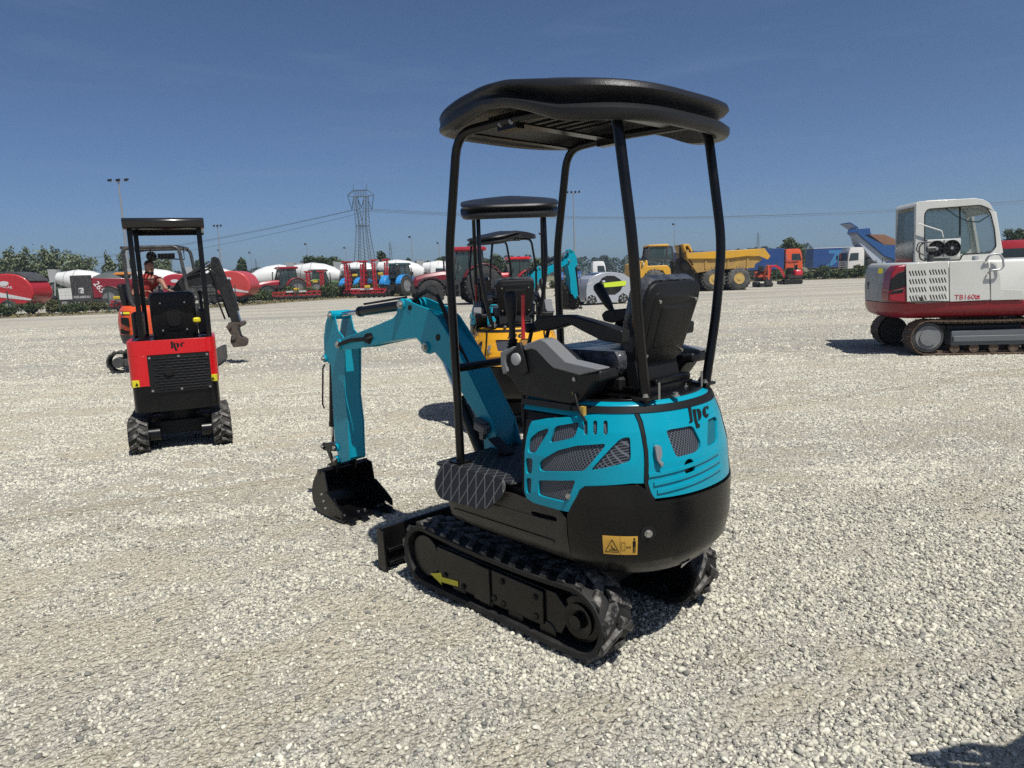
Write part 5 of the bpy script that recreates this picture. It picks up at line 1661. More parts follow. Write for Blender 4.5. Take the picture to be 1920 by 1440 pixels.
m = MB(); m.box((-.25, 0, 1.20), (.46, .46, .12), ch=.03); m.box((-.50, 0, 1.45), (.12, .46, .50), (0, -.15, 0), ch=.04)
obj('seat', m, BLKP, orr, bevel=.01)
for s in (-1, 1):
    m = MB(); m.box((-.02, s * .36, 1.28), (.55, .16, .26), ch=.03); m.box((.12, s * .36, 1.43), (.2, .12, .06)); m.tube([(.18, s * .36, 1.40), (.22, s * .36, 1.60)], .018, 8); m.sphere((.22, s * .36, 1.62), .03)
    obj('console', m, BLKP, orr, bevel=.008)
m = MB(); m.box((.40, 0, .76), (.80, 1.1, .06)); m.box((.75, 0, 1.0), (.04, .6, .5)); obj('floor_plate', m, DGREY, orr)
# arm, traced in the machine's middle plane
ARMK = mat('worn black arm', (.012, .012, .013), .5, spec=.3, dirt=.35, dirtcol=(.06, .055, .05), scale=7)
def ox(pts, Y=0, c=C8): return OF.XZ(Y, pts, c)
def opx(pts, Y=0): return OF.XZ(Y, pts)
m = MB()
m.prism(opx([(322, 548), (334, 528), (345, 518), (392, 512), (398, 505), (406, 512), (402, 530), (392, 534), (362, 536), (345, 546), (338, 560), (330, 600), (316, 600)]), -.10, .10)
obj('boom', m, ARMK, orr, bevel=.01)
m = MB()
m.prism(opx([(397, 484), (403, 481), (409, 484), (422, 515), (431, 540), (447, 590), (452, 606), (441, 614), (436, 606), (424, 572), (412, 545), (402, 540), (394, 528), (396, 510)]), -.075, .075)
obj('stick', m, ARMK, orr, bevel=.008)
def ocyl(name, a, b, k, r, rr):
    a, b = opx([a])[0], opx([b])[0]; a, b = Vector((a[0], 0, a[1])), Vector((b[0], 0, b[1])); c = a.lerp(b, k)
    m = MB(); m.cyl(a, c, r, r, 14); o = obj(name, m, ARMK, orr); m = MB(); m.cyl(c, b, rr, rr, 12); obj('rod', m, CHROME, o)
ocyl('stick_cylinder', (343, 524), (402, 488), .62, .05, .025)
ocyl('bucket_cylinder', (426, 524), (452, 606), .72, .05, .025)
m = MB()
m.tube([(x, .12, z) for x, z in opx([(345, 520), (380, 508), (400, 498), (412, 520), (415, 560), (428, 596)])], .018, 8, bend=.05)
m.tube([(x, -.12, z) for x, z in opx([(345, 522), (378, 512), (394, 504), (406, 528), (410, 562), (424, 598)])], .018, 8, bend=.05)
obj('hydraulic_hose', m, BLKM, orr, smooth=60)
m = MB(); RST = mat('rusty iron', (.05, .038, .03), .7, dirt=.6, dirtcol=(.14, .10, .075), scale=15)
m.prism(opx([(430, 604), (452, 604), (458, 609), (448, 615), (452, 630), (462, 634), (465, 640), (462, 648), (440, 650), (434, 640), (436, 628), (428, 615)]), -.16, .16)
for u, v in ((432, 612), (455, 606), (440, 632)):
    q = opx([(u, v)])[0]; m.cyl((q[0], -.2, q[1]), (q[0], .2, q[1]), .05, .05, 12)
obj('quick_hitch', m, RST, orr, bevel=.01)
m = MB(); m.box((1.15, 0, .2), (.05, 1.24, .3)); m.rbar((.4, .3, .3), (1.15, .3, .2), .08, .06); m.rbar((.4, -.3, .3), (1.15, -.3, .2), .08, .06); obj('dozer_blade', m, DGREY, orr)

# ---------------------------------------------------------------- driver, seated
SKIN = mat('skin', (.30, .145, .095), .55, spec=.4)
SHIRT = mat('red shirt', (.26, .016, .012), .85, bump=.5, bscale=30)
JEAN = mat('dark trousers', (.02, .022, .03), .85)
HAIR = mat('dark hair', (.012, .009, .007), .7)
def skinned(name, V, E, Rr, m_, parent=None, sub=2, root_i=0):
    me = bpy.data.meshes.new(name); me.from_pydata([tuple(v) for v in V], E, []); me.update(); me.materials.append(m_)
    o = bpy.data.objects.new(name, me); COL.objects.link(o)
    if parent: o.parent = parent
    sk = o.modifiers.new('skin', 'SKIN'); sk.use_smooth_shade = True
    for i, r in enumerate(Rr):
        d = me.skin_vertices[0].data[i]; d.radius = (r, r) if not isinstance(r, tuple) else r; d.use_root = (i == root_i)
    sb = o.modifiers.new('sub', 'SUBSURF'); sb.levels = sb.render_levels = sub
    return o
hd = OF.y(277, 503, -.05)          # head centre
px_, hz = hd.x, hd.z
per = empty('person', 'man with dark hair and beard in a red polo shirt driving the orange excavator', 'person', (0, 0, 0), 0)
per.matrix_world = orr.matrix_basis if False else Matrix.Translation((OX, OD, 0)) @ Matrix.Rotation(R(12), 4, 'Z')
hipz = 1.28; hx = px_ - .16
sh = hz - .22
V = [(hx, 0, hipz), (hx + .02, 0, hipz + .16), (hx + .06, 0, hipz + .32), (px_ - .05, 0, sh), (px_ - .01, 0, sh + .10), (px_ + .005, 0, hz - .06), (px_ + .01, 0, hz + .04), (px_ + .0, 0, hz + .10)]
E = [(0, 1), (1, 2), (2, 3), (3, 4), (4, 5), (5, 6), (6, 7)]
Rr = [(.17, .13), (.16, .12), (.17, .12), (.16, .13), .058, .075, .095, .06]
def add_chain(start, pts, rs):
    p = start
    for q, r in zip(pts, rs):
        V.append(q); Rr.append(r); E.append((p, len(V) - 1)); p = len(V) - 1
    return p
q_ = OF.y(318, 545, -.38); wr = Vector((q_.x, -.38, q_.z))
elb = OF.y(301, 526, -.33)
rwr = add_chain(3, [(px_ + .15, -.04, sh - .02), (elb.x - .0, -.26, elb.z - .01), (wr.x - .05, -.38, wr.z + .02)], [.075, .052, .034])
lwr = add_chain(3, [(px_ - .24, -.02, sh - .03), (px_ - .30, -.10, sh - .30), (px_ - .08, -.24, sh - .24)], [.075, .052, .034])
for s in (-1, 1):
    add_chain(0, [(hx + .12, s * .11, hipz), (hx + .48, s * .15, hipz + .03), (hx + .60, s * .15, hipz - .38), (hx + .72, s * .15, hipz - .42)], [.10, .078, .05, .045])
body = skinned('body', V, E, Rr, SKIN, per)
# clothes follow the body a little outside it
V2 = V[:5]; R2 = [(.18, .15), (.175, .15), (.185, .15), (.175, .13), .072]; E2 = [(0, 1), (1, 2), (2, 3), (3, 4)]
V, E, Rr = list(V2), list(E2), list(R2)
add_chain(3, [(px_ + .15, -.04, sh - .02), (px_ + .15 + (elb.x - px_ - .15) * .75, -.19, sh + (elb.z - sh) * .72)], [.088, .068])
add_chain(3, [(px_ - .24, -.02, sh - .03), (px_ - .28, -.07, sh - .20)], [.088, .068])
skinned('shirt', V, E, Rr, SHIRT, per)
V = [(hx, 0, hipz - .01)]; E = []; Rr = [(.185, .15)]
for s in (-1, 1): add_chain(0, [(hx + .12, s * .11, hipz), (hx + .48, s * .15, hipz + .03), (hx + .60, s * .15, hipz - .36)], [.115, .09, .065])
skinned('trousers', V, E, Rr, JEAN, per)
# head details; he looks down to his right front
hc = Vector((px_ + .01, 0, hz))
Hm = Matrix.Translation(hc) @ Matrix.Rotation(R(-38), 4, 'Z') @ Matrix.Rotation(R(12), 4, 'Y')
m = MB(); m.T = Hm
m.sphere((0, 0, .03), (.098, .078, .115), 20, 14); m.sphere((.035, 0, -.055), (.062, .058, .055), 16, 10)
m.prism([(.088, .035), (.118, -.012), (.112, -.026), (.09, -.022)], -.014, .014)
for s in (-1, 1): m.sphere((0, s * .080, .01), (.022, .012, .032), 10, 8); m.sphere((.082, s * .03, .045), (.014, .02, .009), 10, 6)
head = obj('head', m, SKIN, per, smooth=60)
m = MB(); m.T = Hm
for s in (-1, 1): m.sphere((.089, s * .030, .030), (.008, .013, .008), 8, 6)
obj('eye', m, mat('eye white', (.5, .48, .45), .3), head, smooth=60)
m = MB(); m.T = Hm; m.box((.092, 0, -.052), (.012, .045, .010), ch=.003); obj('mouth', m, mat('lips', (.30, .10, .08), .5), head)
m = MB(); m.T = Hm
rows = []
for i in range(9):
    t = i / 8 * 1.25
    rows.append([((-.012 + .108 * math.sin(t + .001) * math.cos(a)) if math.cos(a) < .35 or t < .75 else (-.012 + .108 * math.sin(.75) * math.cos(a)), .088 * math.sin(t + .001) * math.sin(a), .035 + .125 * math.cos(t if math.cos(a) < .35 else min(t, .75)) - (.02 if math.cos(a) < -.2 and i > 6 else 0)) for a in np.linspace(0, 2 * PI, 20, endpoint=False)])
m.loft(rows)
m.sphere((.045, 0, -.078), (.058, .062, .045), 14, 8)
for s in (-1, 1): m.sphere((.02, s * .068, -.03), (.03, .014, .045), 10, 8)
obj('hair', m, HAIR, head, smooth=60)
def hand(wrist, d, up, side, curl):
    """palm, four fingers and a thumb leaving the palm's side"""
    w = Vector(wrist); d = Vector(d).normalized(); up = Vector(up); sd = d.cross(up).normalized(); up = sd.cross(d)
    V = [w, w + d * .04, w + d * .085]; E = [(0, 1), (1, 2)]; Rr = [.024, (.034, .018), (.038, .015)]
    o = skinned('hand', V, E, Rr, SKIN, per, 1)
    for k in range(4):
        b = w + d * .09 + sd * (.027 - .018 * k); L_ = (.034, .038, .036, .028)[k]
        c1, c2, c3 = curl * .4, curl * .9, curl * 1.4
        p1 = b + (d * math.cos(c1) - up * math.sin(c1)) * L_; p2 = p1 + (d * math.cos(c2) - up * math.sin(c2)) * L_ * .8; p3 = p2 + (d * math.cos(c3) - up * math.sin(c3)) * L_ * .7
        skinned('finger', [b - d * .01, p1, p2, p3], [(0, 1), (1, 2), (2, 3)], [.010, .009, .0085, .007], SKIN, o, 1)
    b = w + d * .03 + sd * .03 * side
    skinned('thumb', [b - sd * side * .01, b + d * .03 + sd * side * .022, b + d * .06 + sd * side * .022 - up * .01], [(0, 1), (1, 2)], [.012, .0105, .009], SKIN, o, 1)
hand((wr.x - .05, -.38, wr.z + .02), (1, 0, -.25), (0, 0, 1), 1, .7)
hand((px_ - .08, -.24, sh - .24), (1, -.3, .25), (0, 0, 1), 1, .9)
# ================================================================ beyond the yard
random.seed(5)
LEAFC = {}
def leaf_mat(name, col, var=.35):
    if name in MATS: return MATS[name]
    m, n, l, b = nt(name)
    a = n.new('ShaderNodeVertexColor'); a.layer_name = 'leaf_tone'
    mx = n.new('ShaderNodeMixRGB'); mx.blend_type = 'MULTIPLY'; mx.inputs[0].default_value = 1; mx.inputs[1].default_value = (*col, 1); l.new(a.outputs[0], mx.inputs[2])
    l.new(mx.outputs[0], b.inputs['Base Color']); b.inputs['Roughness'].default_value = .7; b.inputs['Specular IOR Level'].default_value = .25
    b.inputs['Subsurface Weight'].default_value = 0
    MATS[name] = m
    return m
def leaves_obj(name, P, size, m_, parent, seed=1, warm=.15, flat=.0):
    """many small leaf clumps, one face each, spread through a volume; every leaf has a tone of its own"""
    rs = np.random.RandomState(seed); n = len(P)
    a = rs.rand(n) * 6.283; t = np.arccos(1 - 2 * rs.rand(n)); sz = size * (.6 + .8 * rs.rand(n))
    nx_, ny_, nz_ = np.sin(t) * np.cos(a), np.sin(t) * np.sin(a), np.abs(np.cos(t)) * (1 - flat) + .25
    N_ = np.stack([nx_, ny_, nz_], 1); N_ /= np.linalg.norm(N_, axis=1)[:, None]
    r_ = rs.randn(n, 3); U = np.cross(N_, r_); U /= np.linalg.norm(U, axis=1)[:, None]; Vv = np.cross(N_, U)
    q = np.stack([P - U * sz[:, None] * .5, P - Vv * sz[:, None] * .28 + N_ * sz[:, None] * .08, P + U * sz[:, None] * .5, P + Vv * sz[:, None] * .28 + N_ * sz[:, None] * .08], 1)
    me = bpy.data.meshes.new(name)
    me.vertices.add(n * 4); me.vertices.foreach_set('co', q.astype(np.float32).ravel())
    me.loops.add(n * 4); me.loops.foreach_set('vertex_index', np.arange(n * 4, dtype=np.int32))
    me.polygons.add(n); me.polygons.foreach_set('loop_start', np.arange(0, n * 4, 4, dtype=np.int32)); me.polygons.foreach_set('loop_total', np.full(n, 4, dtype=np.int32))
    me.update(calc_edges=True)
    k = (.65 + .7 * rs.rand(n))
    c = np.ones((n, 4, 4), np.float32); c[..., 0] = (k * (1 + warm * (rs.rand(n) - .3)))[:, None]; c[..., 1] = k[:, None]; c[..., 2] = (k * .95)[:, None]
    at = me.color_attributes.new('leaf_tone', 'FLOAT_COLOR', 'POINT'); at.data.foreach_set('color', c.ravel())
    me.materials.append(m_)
    o = bpy.data.objects.new(name, me); COL.objects.link(o)
    if parent: o.parent = parent
    return o
def blobs(rs, lobes, n):
    """points in and near the surface of several lobes (cx, cy, cz, rx, ry, rz)"""
    L_ = np.array(lobes); vol = L_[:, 3] * L_[:, 4] * L_[:, 5]; k = rs.choice(len(L_), n, p=vol / vol.sum())
    d = rs.randn(n, 3); d /= np.linalg.norm(d, axis=1)[:, None]; r = rs.rand(n) ** .45
    return L_[k, :3] + d * r[:, None] * L_[k, 3:] * (1 + .12 * rs.randn(n)[:, None])
BARK = mat('bark', (.07, .055, .042), .9, bump=.6, bscale=20)
def tree(name, label, x, y, h, w, m_, seed, kind='poplar', n=2600, leaf=.34, group=None):
    rs = np.random.RandomState(seed)
    t = empty(name, label, 'tree', (x, y, 0), rs.rand() * 6, group)
    lobes = []
    if kind == 'poplar':
        for i in range(14):
            z = h * (.16 + .80 * i / 13); ww = w * .5 * (1 - (i / 13) ** 2.2) * (.85 + .3 * rs.rand()) + .12
            lobes.append((.12 * w * rs.randn(), .12 * w * rs.randn(), z, ww, ww, h * .085))
    elif kind == 'cluster':
        for i in range(16):
            a = rs.rand() * 6.283; r = w * .36 * rs.rand() ** .5; z = h * (.22 + .66 * rs.rand() * (1 - .6 * (r / (w * .5)) ** 2))
            lobes.append((r * math.cos(a), r * math.sin(a), z, w * .17, w * .17, h * .12))
    else:
        for i in range(18):
            a = rs.rand() * 6.283; r = w * .40 * rs.rand() ** .5; z = h * (.30 + .60 * rs.rand() * math.sqrt(max(.05, 1 - (r / (w * .5)) ** 2)))
            lobes.append((r * math.cos(a), r * math.sin(a), z, w * .14 + .15, w * .14 + .15, h * .09 + .1))
        lobes.append((0, 0, h * .5, w * .28, w * .28, h * .28))
    P = blobs(rs, lobes, n)
    P[:, 2] *= h / np.percentile(P[:, 2], 99.3); P = P[P[:, 2] > .2]
    leaves_obj('crown', P, leaf, m_, t, seed)
    m = MB(); m.tube([(0, 0, 0), (.05, .03, h * .3), (-.03, .05, h * .6), (0, 0, h * .88)], [h * .022 + .05, h * .018 + .03, h * .012 + .02, .02], 8)
    for i in range(6):
        a = rs.rand() * 6.283; z = h * (.25 + .4 * rs.rand()); r = w * .32
        m.tube([(0, 0, z), (r * .5 * math.cos(a), r * .5 * math.sin(a), z + h * .1), (r * math.cos(a), r * math.sin(a), z + h * .2)], [.05 + h * .006, .04, .015], 6)
    obj('trunk', m, BARK, t)
    return t
LF1 = leaf_mat('grey green leaves', (.14, .17, .10)); LF2 = leaf_mat('dark green leaves', (.050, .072, .032)); LF3 = leaf_mat('mid green leaves', (.070, .092, .036)); LF4 = leaf_mat('dry green leaves', (.085, .085, .035)); LF5 = leaf_mat('hazy leaves', (.055, .075, .062))
def top_h(u, v, d): # height of something whose top is seen at (u, v) from depth d
    r_ = ray(u, v); return CAMH + r_.z / r_.y * d
POP = 'grey green trees in a row behind the left machines'
plan_ = [(0, 492, 40, 'poplar', LF1), (24, 478, 44, 'poplar', LF1), (52, 476, 46, 'poplar', LF1), (76, 480, 42, 'poplar', LF1), (92, 477, 38, 'poplar', LF1), (108, 477, 42, 'poplar', LF1)]
WHERE = ['first tree of the left row, cut by the left border', 'second tree from the left border with a pointed grey green top', 'third tree from the left border, tallest of the pointed row', 'fourth tree from the left border above the red baler', 'slim fifth tree from the left border', 'last pointed tree left of the broad one']
for i, (u, v, wpx, kd, mt) in enumerate(plan_):
    d = 104 + 3 * (i % 2); tree('poplar_tree', WHERE[i], column(u, d, 4), d, top_h(u, v - 6, d), wpx * d / FPX, mt, 20 + i, kd, 6500, .36, POP)
for u, v, wpx, d, kd, mt, lb, nm in [
        (152, 475, 78, 100, 'round', LF1, 'broad grey green tree behind the black and red implement', 'willow_tree'),
        (207, 482, 30, 112, 'poplar', LF1, 'small tree left of the tall lamp mast', 'poplar_tree'),
        (237, 474, 30, 110, 'poplar', LF1, 'tree behind the tall lamp mast and the orange machine', 'poplar_tree'),
        (300, 486, 50, 120, 'round', LF1, 'pale tree seen under the grid roof of the orange machine', 'willow_tree'),
        (378, 490, 40, 120, 'round', LF2, 'dark tree behind the orange machine\'s arm', 'broadleaf_tree'),
        (456, 487, 24, 130, 'round', LF2, 'small dark tree left of the white mixer cab', 'broadleaf_tree'),
        (593, 482, 60, 112, 'round', LF2, 'dark bushy tree behind the second white mixer drum', 'broadleaf_tree'),
        (632, 484, 56, 112, 'round', LF3, 'olive green tree left of the big pylon', 'broadleaf_tree'),
        (714, 475, 38, 108, 'round', LF2, 'round dark tree just right of the big pylon', 'broadleaf_tree'),
        (768, 487, 22, 130, 'round', LF2, 'little tree beside the slim lamp mast', 'broadleaf_tree'),
        (802, 492, 34, 125, 'round', LF4, 'yellowish green tree left of the dark red tractor', 'broadleaf_tree'),
        (829, 484, 22, 120, 'round', LF2, 'small tree beside the dark red tractor cab', 'broadleaf_tree'),
        (930, 480, 60, 120, 'round', LF2, 'dark tree behind the red tractor roof', 'broadleaf_tree'),
        (1012, 487, 34, 120, 'round', LF3, 'green tree behind the distant turquoise boom', 'broadleaf_tree'),
        (1473, 450, 66, 118, 'cluster', LF3, 'wide green tree behind the orange lorry cab', 'broadleaf_tree'),
        (1902, 432, 46, 95, 'round', LF2, 'dark tree above the red lorry at the right edge', 'broadleaf_tree')]:
    h = top_h(u, v, d); tree(nm, lb, column(u, d, 3), d, h, wpx * d / FPX, mt, int(u), kd, 5200 if kd != 'cluster' else 6000, .34 if d < 112 else .38)
# a far belt of woods
rs = np.random.RandomState(3)
P = []
for i in range(620):
    x = -470 + 1000 * rs.rand(); y = 330 + 60 * rs.rand() + .10 * abs(x); h = (6.0 + 3.5 * vnoise(np.array([x * .02]), np.array([3.0]))[0] + 2.5 * rs.rand()) * (.55 if x > 150 else 1)
    k = 170; zz = rs.rand(k) ** .8; rr = 4.4 * np.sqrt(np.maximum(.05, 1 - zz ** 2.5)) * rs.rand(k) ** .4; aa = rs.rand(k) * 6.283
    P.append(np.stack([x + rr * np.cos(aa), y + rr * np.sin(aa), h * zz], 1))
P = np.concatenate(P); P = P[P[:, 2] > 0]
wd = leaves_obj('woods', P, 1.35, LF5, None, 4); tag(wd, kind='stuff')

# ---------------------------------------------------------------- verge, dry grass, hedge
VL = [(-60, 36), (-33, 46.5), (-23.2, 48.5), (-17, 63), (-10, 71), (3, 75), (20, 74), (34, 71), (46, 65), (80, 52)]
def off_line(pts, k):
    out = []
    for i, p in enumerate(pts):
        a, b = Vector(pts[max(i - 1, 0)]), Vector(pts[min(i + 1, len(pts) - 1)]); n_ = (b - a).normalized(); n_ = Vector((-n_.y, n_.x)); out.append((p[0] + n_.x * k, p[1] + n_.y * k))
    return out
SOIL, n_, l_, b_ = nt('dry verge soil')
tc = n_.new('ShaderNodeTexCoord'); no = n_.new('ShaderNodeTexNoise'); no.inputs['Scale'].default_value = .9; no.inputs['Detail'].default_value = 10; no.inputs['Roughness'].default_value = .7; l_.new(tc.outputs['Object'], no.inputs['Vector'])
cr = n_.new('ShaderNodeValToRGB'); cr.color_ramp.elements[0].position = .35; cr.color_ramp.elements[0].color = (.13, .11, .075, 1); cr.color_ramp.elements[1].position = .65; cr.color_ramp.elements[1].color = (.30, .255, .18, 1)
l_.new(no.outputs['Fac'], cr.inputs['Fac']); l_.new(cr.outputs[0], b_.inputs['Base Color']); b_.inputs['Roughness'].default_value = .95
def strip(name, k0, k1, z, m_):
    a, b = off_line(VL, k0), off_line(VL, k1); m = MB()
    m.add([(x, y, z) for x, y in a] + [(x, y, z) for x, y in b], [(i, i + 1, len(a) + i + 1, len(a) + i) for i in range(len(a) - 1)])
    return tag(obj(name, m, m_, smooth=0), kind='structure')
strip('verge', -.5, 6.5, .012, SOIL)
strip('dry_field', 60, 1200, .01, mat('dry field', (.16, .15, .08), .95, var=.6, scale=.05))
def along(pts, t):
    seg = [math.dist(pts[i], pts[i + 1]) for i in range(len(pts) - 1)]; s = t * sum(seg)
    for i, L_ in enumerate(seg):
        if s <= L_: return (pts[i][0] + (pts[i + 1][0] - pts[i][0]) * s / L_, pts[i][1] + (pts[i + 1][1] - pts[i][1]) * s / L_)
        s -= L_
    return pts[-1]
rs = np.random.RandomState(9)
P = []
for i in range(2200):
    x, y = along(off_line(VL, .2 + 5 * rs.rand() ** 1.5), rs.rand()); k = 7; P.append(np.array([x, y, .05]) + rs.randn(k, 3) * [.20, .20, .05])
P = np.concatenate(P); P[:, 2] = np.abs(P[:, 2])
tag(leaves_obj('dry_grass', P, .16, leaf_mat('dry grass', (.17, .155, .07)), None, 5), kind='stuff')
def hedge(label, u0, u1, d0, d1, h, seed, m_, n=9000, wdt=1.1):
    rs = np.random.RandomState(seed); x0, x1 = column(u0, d0, .8), column(u1, d1, .8); L_ = math.dist((x0, d0), (x1, d1))
    lob = []
    for i in range(int(L_ * 1.6)):
        t = (i + .5) / int(L_ * 1.6); hh = h * (.65 + .5 * rs.rand())
        lob.append((x0 + (x1 - x0) * t + rs.randn() * .2, d0 + (d1 - d0) * t + rs.randn() * .4, hh * .5, .75, wdt * .6, hh * .5))
    P = blobs(rs, lob, n); P = P[P[:, 2] > .02]
    c = np.array([(x0 + x1) / 2, (d0 + d1) / 2, 0]); t = empty('hedge', label, 'hedge', tuple(c)); leaves_obj('foliage', P - c, .20, m_, t, seed)
    m = MB()
    for q in lob[::2]:
        p = np.array(q[:3]) - c; m.tube([(p[0], p[1], 0), (p[0] + .1 * rs.randn(), p[1] + .1 * rs.randn(), q[2] * 1.3)], [.03, .012], 5)
    obj('stem', m, BARK, t)
hedge('long low green hedge in front of the tractors and implements', 455, 775, 66, 73, 1.25, 41, LF3, 20000)
hedge('green hedge along the fence at the right below the blue trailer', 1395, 1622, 76.5, 72, 1.25, 42, LF3, 15000)
hedge('low green bushes behind the silver car', 1040, 1100, 76, 76, 1.2, 43, LF2, 5000)
for u, d, w, h, sd, lb in ((14, 48, 2.4, 1.15, 51, 'dark bush at the left border below the big baler'), (139, 50, 1.5, .85, 52, 'dark bush below the black implement panel'), (112, 50.5, 1.1, .9, 53, 'small pale bush right of the rubble'), (180, 51.5, 2.0, .9, 54, 'loose bush under the red trailer side'), (92, 52, 1.3, 1.2, 55, 'grey twiggy bush beside the red baler'), (428, 62, 1.4, 1.0, 56, 'small bush left of the hedge under the red baler')):
    rs = np.random.RandomState(sd); t = empty('bush', lb, 'bush', (column(u, d, .5), d, 0))
    lob = [(w * .32 * rs.randn(), .4 * rs.randn(), h * (.3 + .35 * rs.rand()), w * .24, w * .24, h * .28) for _ in range(9)]
    P = blobs(rs, lob, 2600); P = P[P[:, 2] > .02]; leaves_obj('foliage', P, .13, LF2 if sd in (51, 52) else LF4, t, sd)
    m = MB()
    for k in range(5): m.tube([(0, 0, 0), (w * .3 * rs.randn() * .5, .2 * rs.randn(), h * .6)], [.02, .008], 5)
    obj('stem', m, BARK, t)
for u, v, r in ((107, 587, .45), (85, 583, .35), (484, 556, .42), (640, 551, .22), (1100 - 680, 563, .2)):
    g = ground(u, v); rs = np.random.RandomState(int(u)); m = MB()
    m.sphere((0, 0, r * .55), (r, r * .8, r * .7), 9, 7); m.v = [Vector(p) * (1 + .25 * (rs.rand() - .5)) for p in m.v]
    o = obj('boulder', m, mat('pale stone', (.42, .36, .27), .9, bump=.8, bscale=8, var=.4), smooth=20); o.location = (g.x, g.y + 1.0, 0)
    tag(o, {107: 'long pale rubble stone left of the black implement', 85: 'pale stone behind the red baler wheel', 484: 'upright tan stone at the hedge left of the mixer cab', 640: 'small white stone in front of the hedge below the tall implement', 420: 'pale stone under the middle red baler'}[u], 'stone', group='loose stones along the verge')

# ---------------------------------------------------------------- fences
GREENM = mat('green post', (.03, .06, .045), .5); WIRE = mat('fence wire', (.07, .09, .08), .5, metal=.3)
def fence(label, pts, h, step):
    t = empty('wire_fence', label, 'fence', (pts[0][0], pts[0][1], 0)); o_ = Vector((pts[0][0], pts[0][1], 0))
    L_ = sum(math.dist(pts[i], pts[i + 1]) for i in range(len(pts) - 1)); n = int(L_ / step); prev = None; w = MB()
    for i in range(n + 1):
        q = Vector((*along(pts, i / n), 0)) - o_
        m = MB(); m.box((q.x, q.y, h / 2), (.06, .06, h)); obj('post', m, GREENM, t, smooth=0)
        if prev is not None:
            for z in np.linspace(.1, h - .05, 9): w.rbar(prev + Vector((0, 0, z)), q + Vector((0, 0, z)), .006, .006)
            k = 14
            for j in range(1, k): p = prev.lerp(q, j / k); w.rbar(p + Vector((0, 0, .05)), p + Vector((0, 0, h - .03)), .004, .004, (1, 0, 0))
        prev = q
    o = obj('wire_mesh', w, WIRE, t, smooth=0)
fence('thin wire mesh fence on green posts along the left verge', off_line(VL, 1.6)[1:3], 1.75, 2.9)
fence('thin wire mesh fence in front of the tractors and mixers', off_line(VL, 1.8)[2:6], 1.6, 3.6)
fence('wire mesh fence on dark green posts in front of the blue trailer', [(column(u, 73, 1), 73.6 if u < 1300 else 71.5) for u in (1190, 1400, 1640)], 1.9, 1.75)

# ---------------------------------------------------------------- masts, pylons and lines
GALV = mat('galvanised steel', (.30, .31, .32), .5, metal=.4)
def mast(label, u, vt, d, arms=2, r=.12, w=1.3):
    h = top_h(u, vt, d); x = column(u, d, h); t = empty('lamp_mast', label, 'lamp mast', (x, d, 0))
    m = MB(); m.lathe((0, 0, 0), (0, 0, 1), [(0, r * 1.6), (.3, r * 1.6), (.3, r), (h * .5, r * .75), (h, r * .45)], 10); obj('pole', m, GALV, t)
    m = MB(); m.box((0, 0, h), (w, .08, .08)); obj('cross_arm', m, GALV, t)
    for k in range(arms):
        xx = -w / 2 + w * k / max(1, arms - 1); m = MB(); m.box((xx, -.08, h + .17), (w / arms * .62, .42, .22), (R(20), 0, 0), ch=.03); obj('floodlight', m, BLKM, t)
MG = None
mast('tallest lamp mast with three floodlights, behind the orange machine', 222, 340, 92, 3, .2, 2.1)
mast('lamp mast with two floodlights right of the red machine\'s roof', 408, 425, 118, 3, .14, 1.1)
mast('lamp mast with four floodlights seen between the canopy posts', 1075, 362, 112, 4, .16, 1.8)
for u, v, d, lb in ((411, 470, 190, 'short mast right behind the taller one beside the red machine'), (470, 475, 170, 'thin mast left of the mixer cab'), (575, 459, 150, 'thin mast above the second mixer drum'), (648, 466, 160, 'thin mast left of the big pylon'), (771, 446, 130, 'slim mast right of the small pylon'), (823, 457, 150, 'thin mast beside the left canopy post'), (1015, 440, 130, 'slim mast behind the distant turquoise boom'), (1265, 422, 135, 'slim mast behind the yellow dump truck cab')):
    mast(lb, u, v, d, 1, .10, .6)
